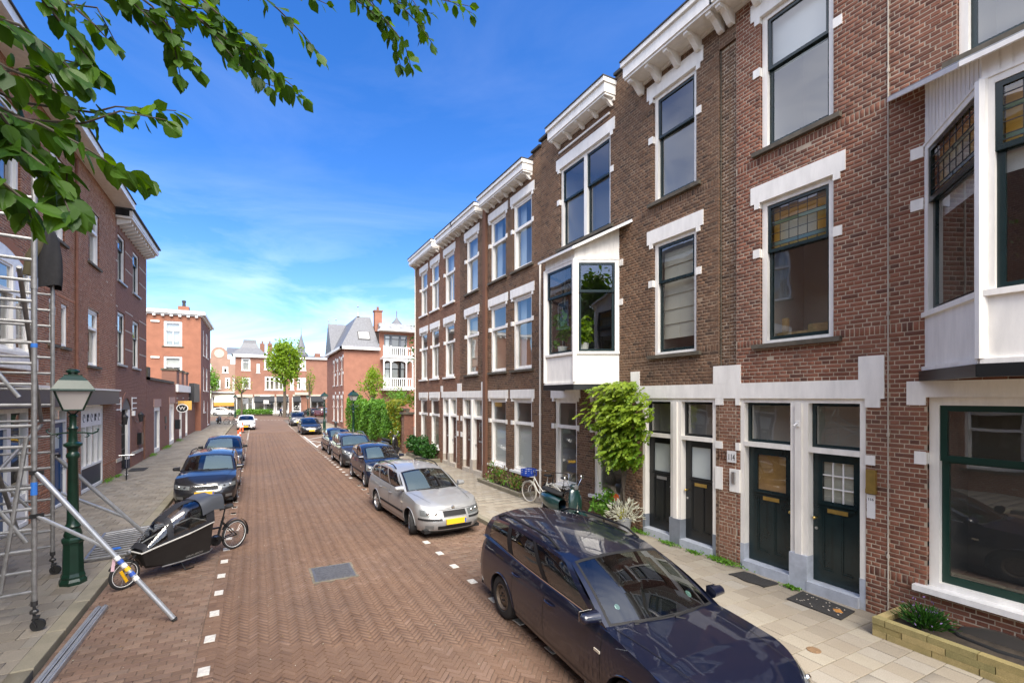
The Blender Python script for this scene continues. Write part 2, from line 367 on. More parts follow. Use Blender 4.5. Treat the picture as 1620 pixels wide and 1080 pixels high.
        if smooth:
            me.polygons.foreach_set('use_smooth', [True] * len(me.polygons))
            if smooth != 'full':
                me.set_sharp_from_angle(angle=R(smooth if smooth is not True else 40))
        me.update()
        return link(bpy.data.objects.new(name, me), parent)

def np_mesh(name, V, Fq, m, parent=None, attr=None, smooth=False):
    """V (n,3) world coords, Fq (k,4) or (k,3) faces"""
    me = bpy.data.meshes.new(name); V = np.asarray(V, dtype=np.float64) * SV; Fq = np.asarray(Fq, dtype=np.int32)
    if parent is not None:
        inv = np.array(XF[parent].inverted()); V = V @ inv[:3, :3].T + inv[:3, 3]
    k = Fq.shape[1]
    me.vertices.add(len(V)); me.vertices.foreach_set('co', V.astype(np.float32).ravel())
    me.loops.add(Fq.size); me.loops.foreach_set('vertex_index', Fq.ravel())
    me.polygons.add(len(Fq)); me.polygons.foreach_set('loop_start', np.arange(0, Fq.size, k, dtype=np.int32))
    me.update(calc_edges=True); me.validate()
    me.materials.append(M[m] if isinstance(m, str) else m)
    if attr is not None:
        at = me.attributes.new('bc', 'FLOAT', 'FACE'); at.data.foreach_set('value', np.asarray(attr, dtype=np.float32))
    if smooth: me.polygons.foreach_set('use_smooth', [True] * len(me.polygons))
    me.update()
    return link(bpy.data.objects.new(name, me), parent)

class Facade:
    """s along the wall, z up, d outwards"""
    def __init__(s, o, sv, nv): s.o = Vector(o); s.s = Vector(sv); s.n = Vector(nv); s.k = 1 if Vector(sv).cross(Vector((0, 0, 1))).dot(Vector(nv)) > 0 else -1
    def __call__(s, a, z, d=0.0): return s.o + s.s * a + s.n * d + Vector((0, 0, z))

# piece = box with a small bevel on the outer face: 8 verts (front inset), 9 faces
def pieces(boxes, F, bev=0.004):
    """boxes (n,6): s0,s1,z0,z1,d_in,d_out in facade coords -> verts, faces"""
    B = np.asarray(boxes, dtype=np.float64); n = len(B)
    s0, s1, z0, z1, di, do = B.T
    def P(s, z, d): return np.outer(s, F.s) + np.outer(d, F.n) + np.outer(z, (0, 0, 1)) + np.array(F.o)
    dm = do - bev
    vs = np.stack([P(s0, z0, di), P(s1, z0, di), P(s1, z1, di), P(s0, z1, di),
                   P(s0, z0, dm), P(s1, z0, dm), P(s1, z1, dm), P(s0, z1, dm),
                   P(s0 + bev, z0 + bev, do), P(s1 - bev, z0 + bev, do), P(s1 - bev, z1 - bev, do), P(s0 + bev, z1 - bev, do)], axis=1)
    base = [(0, 1, 5, 4), (1, 2, 6, 5), (2, 3, 7, 6), (3, 0, 4, 7), (4, 5, 9, 8), (5, 6, 10, 9), (6, 7, 11, 10), (7, 4, 8, 11), (8, 9, 10, 11)]
    if F.k < 0: base = [q[::-1] for q in base]
    fs = np.array(base)[None] + (np.arange(n) * 12)[:, None, None]
    return vs.reshape(-1, 3), fs.reshape(-1, 4)
def hpieces(Q, z0, z1, bev=0.004):
    """Q (n,4,2) plan quads counter-clockwise -> paving pieces between z0 and z1 (n,)"""
    Q = np.asarray(Q, dtype=np.float64); n = len(Q); z0 = np.broadcast_to(z0, n); z1 = np.broadcast_to(z1, n)
    c = Q.mean(axis=1, keepdims=True); dv = Q - c; ln = np.linalg.norm(dv, axis=2, keepdims=True); Qi = c + dv * np.maximum(0.2, 1 - bev * 1.4 / ln)
    def lift(q, z): return np.concatenate([q, np.repeat(np.asarray(z)[:, None, None], 4, axis=1)], axis=2)
    vs = np.concatenate([lift(Q, z0), lift(Q, z1 - bev), lift(Qi, z1)], axis=1)
    base = [(0, 1, 5, 4), (1, 2, 6, 5), (2, 3, 7, 6), (3, 0, 4, 7), (4, 5, 9, 8), (5, 6, 10, 9), (6, 7, 11, 10), (7, 4, 8, 11), (8, 9, 10, 11)]
    fs = np.array(base)[None] + (np.arange(n) * 12)[:, None, None]
    return vs.reshape(-1, 3), fs.reshape(-1, 4)

def split_pieces(V, Fq, bc, m, parent, name, mass_name, keep_idx):
    """keep_idx: pieces that become objects of their own (children of parent); the rest is one 'stuff' mesh"""
    n = len(bc); V = V.reshape(n, 12, 3); keep = np.zeros(n, bool); keep[keep_idx] = True
    inv = np.array(XF[parent].inverted()); VM = V * SV; base = Fq.reshape(n, 9, 4)[0] - Fq.reshape(n, 9, 4)[0].min()
    cache = {}
    for i in np.nonzero(keep)[0]:
        c = VM[i].mean(axis=0); loc = VM[i] - c
        key = tuple(np.round(loc, 3).ravel()) + (int(bc[i] * 10),)
        me = cache.get(key)
        if me is None:
            me = bpy.data.meshes.new(name); me.from_pydata(loc.tolist(), [], base.tolist()); me.materials.append(M[m])
            at = me.attributes.new('bc', 'FLOAT', 'FACE'); at.data.foreach_set('value', [float(bc[i])] * 9); cache[key] = me
        o = bpy.data.objects.new(name, me); o.location = inv[:3, :3] @ c + inv[:3, 3]; link(o, parent)
    r = np.nonzero(~keep)[0]
    if len(r):
        fs = base[None] + (np.arange(len(r)) * 12)[:, None, None]
        o = np_mesh(mass_name, V[r].reshape(-1, 3), fs.reshape(-1, 4), m, parent, attr=np.repeat(bc[r], 9)); o['kind'] = 'stuff'
def screen_size(c):
    """rough on-screen size of pieces at centres c (n,3); 0 when outside the frame"""
    d = c[:, 0] * _S + c[:, 1] * _C; a = (c[:, 0] * _C - c[:, 1] * _S) / np.maximum(d, 0.1); w = (c[:, 2] - 3.0) / np.maximum(d, 0.1)
    u = 810 + FPX * a; v = 628 - FPX * w
    ok = (d > 0.3) & (u > 5) & (u < 1615) & (v > 5) & (v < 1075)
    return np.where(ok, 1.0 / np.maximum(d, 0.1), 0.0)
# ================================================================== GROUND
XL, XR = -0.5, 3.12            # edges of the carriageway (rows with the white stones)
KL, KR = -2.1, 4.8             # kerb faces
FL, FR = -4.6, 7.38            # facades
PZ = 0.08                      # pavement level

def sheet(name, x0, x1, y0, y1, z, m, n=1):
    b = MB().quad((x0, y0, z), (x1, y0, z), (x1, y1, z), (x0, y1, z)); o = b.build(name, m, fix=False); tag(o, kind='structure'); return o
mat('far_ground', (0.13, 0.105, 0.085), 0.9, noise=0.25, nscale=0.3)
mat('far_road', (0.145, 0.088, 0.058), 0.85, noise=0.16, nscale=0.7, bump=0.2, bscale=20)
sheet('ground', -700, 700, -300, 1200, -0.045, 'far_ground')
road = sheet('road', XL - 0.1, XR + 0.1, -8, 46, -0.010, 'joint_sand')
sheet('road_far', XL - 0.1, XR + 0.1, 46, 71, -0.004, 'far_road')
sheet('crossing_road', -60, 60, 71, 88, -0.012, 'far_road')

def herringbone(x0, x1, y0, y1, W, n, gap):
    x0, x1 = x0 * SX, x1 * SX
    Ln = W * n; H = []; cx, cy = (x0 + x1) / 2, (y0 + y1) / 2
    rad = math.hypot(x1 - x0, y1 - y0) / 2 + 1; N = int(rad / W) + 4
    t = np.arange(-N, N + 1)
    K = np.arange(-(N // n) - 2, (N // n) + 3)
    T, KK = np.meshgrid(t, K, indexing='ij'); T = T.ravel(); KK = KK.ravel()
    hx0 = (T + 2 * n * KK) * W; hy0 = T * W
    hor = np.stack([hx0, hx0 + Ln, hy0, hy0 + W], 1)
    vx0 = T * W; vy0 = (T - 2 * n + 1 + 2 * n * KK) * W
    ver = np.stack([vx0, vx0 + W, vy0, vy0 + Ln], 1)
    A = np.concatenate([hor, ver]); g = gap / 2
    q = np.stack([np.stack([A[:, 0] + g, A[:, 2] + g], 1), np.stack([A[:, 1] - g, A[:, 2] + g], 1), np.stack([A[:, 1] - g, A[:, 3] - g], 1), np.stack([A[:, 0] + g, A[:, 3] - g], 1)], 1)
    c = math.cos(R(45)); rot = np.array([[c, -c], [c, c]]); q = q @ rot.T + np.array([cx, cy])
    m = q.mean(axis=1); ok = (m[:, 0] > x0 - 0.0) & (m[:, 0] < x1 + 0.0) & (m[:, 1] > y0) & (m[:, 1] < y1)
    return q[ok] / np.array([SX, 1.0])
def jitter(q, a, rot=0.006):
    n = len(q); c = q.mean(axis=1, keepdims=True); th = rng.normal(0, rot, n)
    Rm = np.stack([np.stack([np.cos(th), -np.sin(th)], 1), np.stack([np.sin(th), np.cos(th)], 1)], 1)
    return np.einsum('nij,nkj->nki', Rm, q - c) + c + rng.normal(0, a, (n, 1, 2))
def lay(parent, q, ztop, depth, m, name, mass, nkeep=300, zj=0.0015, bev=0.004, bcv=None):
    n = len(q); zt = ztop + rng.normal(0, zj, n)
    # gentle long-wave settlement of the paving
    c = q.mean(axis=1); zt = zt + 0.004 * np.sin(c[:, 0] * 1.7 + c[:, 1] * 0.6) * np.sin(c[:, 1] * 0.9)
    V, Fq = hpieces(q, zt - depth, zt, bev)
    bc = rng.random(n) if bcv is None else bcv
    cc = np.concatenate([c, np.full((n, 1), ztop)], 1); sz = screen_size(cc)
    keep = np.argsort(-sz)[:nkeep]; keep = keep[sz[keep] > 0]
    split_pieces(V, Fq, bc, m, parent, name, mass, keep)
def bond(x0, x1, y0, y1, lx, ly, gap, along='x', shift=0.5):
    """rows of pieces; rows run along x (each row has constant y) or along y"""
    Q = []; x0, x1 = x0 * SX, x1 * SX
    if along == 'x':
        for j in range(int((y1 - y0) / ly)):
            off = (j % 2) * shift * lx; x = x0 - off
            while x < x1 - 0.01:
                a, b = max(x, x0), min(x + lx, x1)
                if b - a > 0.03: Q.append((a, b, y0 + j * ly, y0 + (j + 1) * ly))
                x += lx
    else:
        for i in range(int(round((x1 - x0) / lx))):
            off = (i % 2) * shift * ly; y = y0 - off
            while y < y1 - 0.01:
                a, b = max(y, y0), min(y + ly, y1)
                if b - a > 0.03: Q.append((x0 + i * lx, x0 + (i + 1) * lx, a, b))
                y += ly
    A = np.array(Q); g = gap / 2
    return np.array([1 / SX, 1.0]) * np.stack([np.stack([A[:, 0] + g, A[:, 2] + g], 1), np.stack([A[:, 1] - g, A[:, 2] + g], 1), np.stack([A[:, 1] - g, A[:, 3] - g], 1), np.stack([A[:, 0] + g, A[:, 3] - g], 1)], 1)

# carriageway: clinkers in herringbone
GR = (0.86, 1.50, 8.42, 9.12)     # opening for the gully cover
q = jitter(herringbone(XL, XR, -1.0, 46, 0.064, 3, 0.006), 0.0012)
c = q.mean(axis=1); q = q[~((c[:, 0] > GR[0] - 0.05) & (c[:, 0] < GR[1] + 0.05) & (c[:, 1] > GR[2] - 0.05) & (c[:, 1] < GR[3] + 0.05))]
c = q.mean(axis=1); bcr = np.clip(rng.normal(0.5, 0.17, len(q)) + 0.10 * np.sin(c[:, 0] * 3.6 + 0.4), 0, 1)
for x0, x1, y0_, y1_, dv in ((0.45, 2.0, 7.9, 9.7, 0.22), (1.9, 2.55, 9.7, 26, -0.25), (-0.2, 0.6, 4.2, 6.3, -0.2), (0.9, 3.1, 14.2, 15.3, 0.25), (-0.4, 0.8, 18.5, 22, 0.18), (1.6, 3.1, 3.0, 5.2, 0.15)):   # re-laid patches
    w_ = (c[:, 0] > x0) & (c[:, 0] < x1) & (c[:, 1] > y0_) & (c[:, 1] < y1_); bcr[w_] = np.clip(bcr[w_] + dv, 0, 1)
lay(road, q, 0.0, 0.02, 'road_paver', 'paver', 'paver_field', bcv=bcr)
# parking lanes in stretcher bond, with the edge rows that carry the white stones
lane_l = sheet('parking_lane', KL, XL - 0.09, -8, 60, -0.009, 'joint_sand')
lay(lane_l, jitter(bond(KL + 0.01, XL - 0.10, -1, 46, 0.205, 0.103, 0.008), 0.0015), 0.001, 0.02, 'lane_paver', 'paver', 'paver_field')
lane_r = sheet('parking_lane', XR + 0.09, KR, -8, 60, -0.009, 'joint_sand')
lay(lane_r, jitter(bond(XR + 0.10, KR - 0.01, -1, 46, 0.205, 0.103, 0.008), 0.0015), 0.001, 0.02, 'lane_paver', 'paver', 'paver_field')
for nm, xc in (('edge_row', XL), ('edge_row', XR)):
    er = sheet(nm, xc - 0.10, xc + 0.10, -8, 60, -0.007, 'joint_sand')
    Q = bond(xc - 0.10, xc + 0.10, -1, 60, 0.2 * SX, 0.1, 0.007)
    cy = Q.mean(axis=1)[:, 1]
    ph = (cy - (9.40 if xc < 0 else 9.65)) % 0.81
    isw = (ph < 0.0999)
    lay(er, jitter(Q, 0.001), 0.004, 0.02, 'road_paver', 'paver', 'paver_field')
    wc = Q[isw].mean(axis=1); wc = wc[wc[:, 1] < 58]; wq = np.array([[(xc - 0.055, y - 0.09), (xc + 0.06, y - 0.09), (xc + 0.055, y + 0.095), (xc - 0.06, y + 0.09)] for _, y in wc])
    # white stones: a painted pair of setts every 0.8 m
    V, Fq = hpieces(jitter(wq, 0.004, 0.03), 0.003, 0.0135, 0.003)
    n = len(wq); base = Fq.reshape(n, 9, 4)[0]; VV = V.reshape(n, 12, 3) * SV
    for i in range(n):
        cc = VV[i].mean(axis=0); me = bpy.data.meshes.new('white_stone'); me.from_pydata((VV[i] - cc).tolist(), [], (base - base.min()).tolist()); me.materials.append(M['line_white'])
        o = bpy.data.objects.new('white_stone', me); o.location = cc; link(o, er)

# gully cover in the carriageway
gc = thing('gully_cover', 'ribbed grey cast iron cover set in the brick carriageway', 'manhole cover', ((GR[0] + GR[1]) / 2, (GR[2] + GR[3]) / 2, 0))
mat('cast_iron', (0.13, 0.13, 0.135), 0.55, metal=0.4, noise=0.3, nscale=20)
b = MB(); b.box((GR[0] - 0.04, GR[2] - 0.04, -0.009), (GR[1] + 0.04, GR[3] + 0.04, 0.003)); b.build('frame', 'joint_grey', gc)
b = MB(); b.box((GR[0], GR[2], -0.01), (GR[1], GR[3], 0.008)); b.build('plate', 'cast_iron', gc)
for k in range(17):
    y = GR[2] + 0.05 + k * (GR[3] - GR[2] - 0.1) / 16
    b = MB(); b.box((GR[0] + 0.04, y - 0.011, 0.006), (GR[1] - 0.04, y + 0.011, 0.016)); b.build('rib', 'cast_iron', gc)

# pavements
pav_r = sheet('pavement', KR + 0.15, FR + 0.3, -8, 60, PZ - 0.012, 'joint_grey')
qr = bond(KR + 0.15, FR - 0.0, -0.6, 58, 0.305, 0.305, 0.008)
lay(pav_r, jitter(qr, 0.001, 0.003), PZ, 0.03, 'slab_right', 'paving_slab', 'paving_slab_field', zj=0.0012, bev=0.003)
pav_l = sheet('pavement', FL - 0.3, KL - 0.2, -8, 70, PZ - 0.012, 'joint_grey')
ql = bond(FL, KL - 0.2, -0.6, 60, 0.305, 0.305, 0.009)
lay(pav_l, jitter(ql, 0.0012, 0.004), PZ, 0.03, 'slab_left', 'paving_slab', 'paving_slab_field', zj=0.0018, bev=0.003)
# kerbs
for nm, x0, x1 in (('kerb', KR, KR + 0.15), ('kerb', KL - 0.2, KL)):
    kb = sheet(nm, x0 + 0.02, x1 - 0.02, -8, 62, PZ - 0.03, 'joint_grey')
    Q = bond(x0, x1, -1.0, 62, (x1 - x0) * SX, 1.0, 0.012, along='y')
    lay(kb, jitter(Q, 0.002, 0.001), PZ + 0.004, 0.14, 'kerb_stone', 'kerb_stone', 'kerb_stones', zj=0.002, bev=0.012)
# ground beside the far street
sheet('side_ground', FR + 0.3, 40, 24, 71, -0.02, 'far_ground')
sheet('far_pavement', -60, 60, 88, 99, -0.002, 'joint_grey')
# small drain lid in the right pavement
dl = MB(); dl.lathe([(0.075, 0.0), (0.075, 0.006), (0.06, 0.008), (0.0001, 0.008)], (5.70, 3.30, PZ), 14)
tag(dl.build('drain_lid', mat('rust_iron', (0.20, 0.12, 0.06), 0.8, noise=0.4, nscale=30)), 'small rusty round lid set in the pavement slabs', 'drain lid')
# white cross-hatched no-parking marks between the dark saloon and the small cars on the right
hm = thing('no_parking_marking', 'white cross hatching painted in the parking lane before the corner', 'road marking', (3.9, 35, 0))
for p, r_ in (((3.3, 31.5), (4.7, 36.0)), ((4.7, 31.5), (3.3, 36.0)), ((3.27, 30.8), (3.27, 40.2)), ((3.35, 37.0), (4.7, 39.5))):
    p0 = Vector((*p, 0.010)); p1 = Vector((*r_, 0.010)); b = MB(); b.bar(p0, p1, 0.11, 0.004); b.build('stripe', 'line_white', hm)
for k in range(9):
    b = MB(); b.box((-0.3 + k * 0.42, 70.6, 0.002), (-0.1 + k * 0.42, 70.85, 0.008)); tag(b.build('give_way_mark', 'line_white'), 'white block of the dashed line across the street mouth', 'road marking', 'dashed line across the street mouth')
# ================================================================== BUILDING HELPERS
CH, SL, HL, JT = 0.060, 0.216, 0.108, 0.011     # course height, stretcher, header, joint
def brick_wall(H, F, s0, s1, z0, z1, holes, m, mortar, soldiers=(), nkeep=300, depth=0.09, name='wall', dj=0.0015, lod=1.0, d_off=0.0):
    """backing sheet (part of the house) with single bricks in cross bond on it"""
    cs = sorted({s0, s1, *[max(s0, min(s1, h[0])) for h in holes], *[max(s0, min(s1, h[1])) for h in holes]})
    cz = sorted({z0, z1, *[max(z0, min(z1, h[2])) for h in holes], *[max(z0, min(z1, h[3])) for h in holes]})
    b = MB()
    for i in range(len(cs) - 1):
        for j in range(len(cz) - 1):
            a, c = (cs[i] + cs[i + 1]) / 2, (cz[j] + cz[j + 1]) / 2
            if any(h[0] < a < h[1] and h[2] < c < h[3] for h in holes): continue
            b.quad(F(cs[i], cz[j], d_off - 0.0045), F(cs[i + 1], cz[j], d_off - 0.0045), F(cs[i + 1], cz[j + 1], d_off - 0.0045), F(cs[i], cz[j + 1], d_off - 0.0045))
    w = b.build(name, mortar, H, fix=False)
    boxes = []; k = 0; nc = int((z1 - z0) / CH); sold = {int(round((z - z0) / CH)) for z in soldiers}
    while k < nc:
        za = z0 + k * CH; so = k in sold; hh = CH * (2 if so else 1); zm0, zm1 = za + 0.012, za + hh - 0.012
        iv = [(s0, s1)]
        for h in holes:
            if h[2] < zm1 and h[3] > zm0:
                nv = []
                for a, c in iv:
                    if h[1] <= a or h[0] >= c: nv.append((a, c)); continue
                    if h[0] > a: nv.append((a, h[0]))
                    if h[1] < c: nv.append((h[1], c))
                iv = nv
        step = 0.062 if so else (SL if k % 2 == 0 else HL)
        off = 0 if so else ((0.0 if k % 4 == 0 else HL) if k % 2 == 0 else HL / 2)
        for a, c in iv:
            n = math.floor((a - off) / step); p = n * step + off
            while p < c:
                x0, x1 = max(p, a), min(p + step, c)
                if x1 - x0 > 0.03: boxes.append((x0 + JT / 2, x1 - JT / 2, za + JT / 2, za + hh - JT / 2))
                p += step
        k += 2 if so else 1
    B = np.array(boxes); n = len(B); do = d_off + rng.normal(0, dj, n)
    B[:, 0] += rng.normal(0, 0.0012, n); B[:, 2] += rng.normal(0, 0.0010, n)
    B = np.column_stack([B, np.full(n, d_off - depth), do])
    V, Fq = pieces(B, F); bc = np.clip(rng.normal(0.5, 0.27, n), 0, 1)
    # patches of re-used or sooty bricks
    c = np.stack([(B[:, 0] + B[:, 1]) / 2, (B[:, 2] + B[:, 3]) / 2], 1)
    cc = np.array([F(x, z) for x, z in c]) if n < 100 else np.outer(c[:, 0], F.s) + np.outer(c[:, 1], (0, 0, 1)) + np.array(F.o)
    sz = screen_size(cc); keep = np.argsort(-sz)[:nkeep]; keep = keep[sz[keep] > 0]
    split_pieces(V, Fq, bc, m, w, 'brick', 'brick_field', keep)
    return w

def room(W, F, s0, s1, z0, z1, m='room_wall', depth=1.1, d0=-0.16):
    b = MB(); a = [F(s0 - 0.04, z0 - 0.04, d0), F(s1 + 0.04, z0 - 0.04, d0), F(s1 + 0.04, z1 + 0.04, d0), F(s0 - 0.04, z1 + 0.04, d0)]
    c = [F(s0 - 0.04, z0 - 0.04, d0 - depth), F(s1 + 0.04, z0 - 0.04, d0 - depth), F(s1 + 0.04, z1 + 0.04, d0 - depth), F(s0 - 0.04, z1 + 0.04, d0 - depth)]
    for i in range(4): b.quad(a[i], a[(i + 1) % 4], c[(i + 1) % 4], c[i])
    b.quad(*c)
    return b.build('room', m, W, fix=False)

def frame_ring(b, F, s0, s1, z0, z1, w, d0, d1, wb=None):
    wb = w if wb is None else wb
    b.fbox(F, s0, s0 + w, z0, z1, d0, d1); b.fbox(F, s1 - w, s1, z0, z1, d0, d1)
    b.fbox(F, s0 + w, s1 - w, z1 - w, z1, d0, d1); b.fbox(F, s0 + w, s1 - w, z0, z0 + wb, d0, d1)

def curtain(W, F, s0, s1, z0, z1, d, m, name='curtain', waves=7, amp=0.02):
    b = MB(); n = waves * 6; P = []
    for i in range(n + 1):
        s = s0 + (s1 - s0) * i / n; dd = d + amp * math.sin(2 * math.pi * waves * i / n) + amp * 0.4 * math.sin(5.1 * i)
        P.append([F(s, z0, dd), F(s, z1, dd)])
    b.grid(P); return b.build(name, m, W, smooth='full', fix=False)

def leaded(W, F, s0, s1, z0, z1, d):
    """stained glass light: amber field, two blue strips, a grid of clear squares between, real lead cames"""
    n = max(4, int((s1 - s0) / 0.14)); h = z1 - z0
    rows = [(z0, z0 + 0.07 * h, 'amber_glass'), (z0 + 0.07 * h, z0 + 0.16 * h, 'blue_glass'), (z0 + 0.16 * h, z0 + 0.37 * h, 'window_glass'), (z0 + 0.37 * h, z0 + 0.57 * h, 'window_glass'), (z0 + 0.57 * h, z0 + 0.66 * h, 'blue_glass'), (z0 + 0.66 * h, z0 + 0.86 * h, 'amber_glass'), (z0 + 0.86 * h, z1, 'amber_glass')]
    came = MB()
    for za, zb, m in rows:
        k = n if m != 'blue_glass' else 2
        for i in range(k):
            a, c = s0 + (s1 - s0) * i / k, s0 + (s1 - s0) * (i + 1) / k
            mm = m
            if m == 'window_glass' and i in (0, k - 1): mm = 'amber_glass'
            b = MB(); t = random.uniform(-0.0015, 0.0015); b.quad(F(a, za, d + t), F(c, za, d - t), F(c, zb, d - t), F(a, zb, d + t)); b.build('pane', mm, W, fix=False)
            if i: came.fbox(F, a - 0.004, a + 0.004, za, zb, d - 0.004, d + 0.005)
        came.fbox(F, s0, s1, zb - 0.004, zb + 0.004, d - 0.0045, d + 0.006)
    came.build('lead_cames', 'dark_metal', W)
    MB().quad(F(s0, z0, d - 0.07), F(s1, z0, d - 0.07), F(s1, z1, d - 0.07), F(s0, z1, d - 0.07)).build('pale_backing', 'blind_cream', W, fix=False)  # added pale backing that brightens the leaded glass in place of room light

def window(H, F, s0, s1, z0, z1, trans=None, sash='dark_green', frame='white_paint', mull=(), fw=0.085, sw=0.05, d=-0.05, sill='sill_stone', lintel=True, blocks=True,
           inside=None, lead=False, lo_mull=(), room_m='room_wall', lint_h=0.28, shutter=False, lo_pane='window_glass', up_pane='window_glass', ears=0.17, dsill=0.07):
    W = (lambda o: o)(None)
    b = MB(); frame_ring(b, F, s0, s1, z0, z1, fw, d - 0.11, d, wb=0.06)
    for m_ in mull: b.fbox(F, m_ - 0.06, m_ + 0.06, z0 + 0.06, z1 - fw, d - 0.105, d + 0.006)
    if trans and sash == frame: b.fbox(F, s0 + fw, s1 - fw, trans - 0.045, trans + 0.045, d - 0.10, d + 0.004)
    W = b.build('window', frame, H)
    edges = [s0 + fw] + [e for m_ in mull for e in (m_ - 0.06, m_ + 0.06)] + [s1 - fw]
    for i in range(0, len(edges), 2):
        a, c = edges[i], edges[i + 1]
        if trans:
            b = MB(); frame_ring(b, F, a + 0.001, c - 0.001, trans - 0.02, z1 - fw - 0.001, sw, d - 0.065, d - 0.02); b.build('sash', sash, W)
            if lead: leaded(W, F, a + sw, c - sw, trans + sw - 0.02, z1 - fw - sw, d - 0.045)
            else: MB().quad(F(a + sw, trans, d - 0.045), F(c - sw, trans, d - 0.045), F(c - sw, z1 - fw - sw, d - 0.045), F(a + sw, z1 - fw - sw, d - 0.045)).build('pane', up_pane, W, fix=False)
            b = MB(); frame_ring(b, F, a + 0.003, c - 0.003, z0 + 0.061, trans + 0.025, sw, d - 0.108, d - 0.068, wb=sw * 1.3)
            for lm in lo_mull: b.fbox(F, lm - 0.025, lm + 0.025, z0 + 0.07, trans, d - 0.106, d - 0.066)
            b.build('sash', sash, W)
            MB().quad(F(a + sw, z0 + 0.1, d - 0.09), F(c - sw, z0 + 0.1, d - 0.09), F(c - sw, trans - 0.02, d - 0.09), F(a + sw, trans - 0.02, d - 0.09)).build('pane', lo_pane, W, fix=False)
        else:
            b = MB(); frame_ring(b, F, a + 0.001, c - 0.001, z0 + 0.061, z1 - fw - 0.001, sw, d - 0.07, d - 0.02); b.build('sash', sash, W)
            MB().quad(F(a + sw, z0 + 0.08, d - 0.05), F(c - sw, z0 + 0.08, d - 0.05), F(c - sw, z1 - fw - sw, d - 0.05), F(a + sw, z1 - fw - sw, d - 0.05)).build('pane', up_pane, W, fix=False)
    if inside == 'roman':
        zt, zb = z1 - 0.2, z0 + 0.35; n = 6; bb = MB()
        for i in range(n):
            za, zc = zb + (zt - zb) * i / n, zb + (zt - zb) * (i + 1) / n
            bb.quad(F(s0 + 0.1, za, d - 0.17), F(s1 - 0.1, za, d - 0.17), F(s1 - 0.1, zc - 0.006, d - 0.185), F(s0 + 0.1, zc - 0.006, d - 0.185)); bb.fbox(F, s0 + 0.1, s1 - 0.1, za - 0.008, za, d - 0.19, d - 0.165)
        bb.build('blind', 'blind_cream', W, fix=False)
    elif inside == 'roller':
        MB().quad(F(s0 + 0.08, z0 + 0.1 + 0.25 * (z1 - z0), d - 0.17), F(s1 - 0.08, z0 + 0.1 + 0.25 * (z1 - z0), d - 0.17), F(s1 - 0.08, z1, d - 0.17), F(s0 + 0.08, z1, d - 0.17)).build('blind', 'curtain_white', W, fix=False)
    elif inside == 'lowblind':
        MB().quad(F(s0 + 0.08, z0 + 0.12, d - 0.15), F(s1 - 0.08, z0 + 0.12, d - 0.15), F(s1 - 0.08, trans - 0.03, d - 0.15), F(s0 + 0.08, trans - 0.03, d - 0.15)).build('blind', 'curtain_white', W, fix=False)
    elif inside == 'drapes':
        curtain(W, F, s0 + 0.06, s0 + 0.36 * (s1 - s0), z0 + 0.02, z1, d - 0.22, 'curtain_blue', waves=4); curtain(W, F, s1 - 0.36 * (s1 - s0), s1 - 0.06, z0 + 0.02, z1, d - 0.22, 'curtain_blue', waves=4)
    elif inside == 'sheer':
        curtain(W, F, s0 + 0.06, s1 - 0.06, z0 + 0.02, z1, d - 0.22, 'curtain_blue', waves=9)
    elif inside == 'white_drape':
        curtain(W, F, s0 + 0.06, s0 + 0.25 * (s1 - s0), z0 + 0.02, z1, d - 0.22, 'curtain_white', waves=3)
    elif inside == 'shade':
        MB().quad(F(s0 + 0.08, trans - 0.02, d - 0.17), F(s1 - 0.08, trans - 0.02, d - 0.17), F(s1 - 0.08, z1, d - 0.17), F(s0 + 0.08, z1, d - 0.17)).build('blind', 'curtain_white', W, fix=False)
    room(W, F, s0, s1, z0, z1, room_m)
    if sill:
        b = MB(); b.fprism(F, [(s0 - 0.12, z0 - 0.07), (s1 + 0.12, z0 - 0.07), (s1 + 0.12, z0 + 0.0), (s0 - 0.12, z0 + 0.0)], -0.06, dsill)
        b.build('sill', sill, W)
    if lintel:
        b = MB(); e = ears
        b.fprism(F, [(s0 - e, z1 - 0.005), (s0 - e, z1 + lint_h), (s1 + e, z1 + lint_h), (s1 + e, z1 - 0.005), (s1 + e * 0.6, z1 - 0.005), (s1 + e * 0.6, z1 - 0.10), (s1 + 0.004, z1 - 0.10), (s1 + 0.004, z1 - 0.006), (s0 - 0.004, z1 - 0.006), (s0 - 0.004, z1 - 0.10), (s0 - e * 0.6, z1 - 0.10), (s0 - e * 0.6, z1 - 0.005)], -0.05, 0.018)
        L_ = b.build('lintel', frame if frame != 'bright_white' else 'white_paint', H)
        if shutter:
            b = MB()
            for k in range(3): b.fbox(F, s0 - 0.06, s1 + 0.06, z1 + 0.005 + k * 0.026, z1 + 0.024 + k * 0.026, 0.016, 0.03 - 0.004 * k)
            b.build('moulding', 'white_paint', L_)
    if blocks and trans:
        for a, c in ((s0 - 0.125, s0 - 0.003), (s1 + 0.003, s1 + 0.125)):
            b = MB(); b.fbox(F, a, c, trans - 0.07, trans + 0.07, -0.05, 0.017); b.build('corner_stone', 'white_paint', H)
    return W

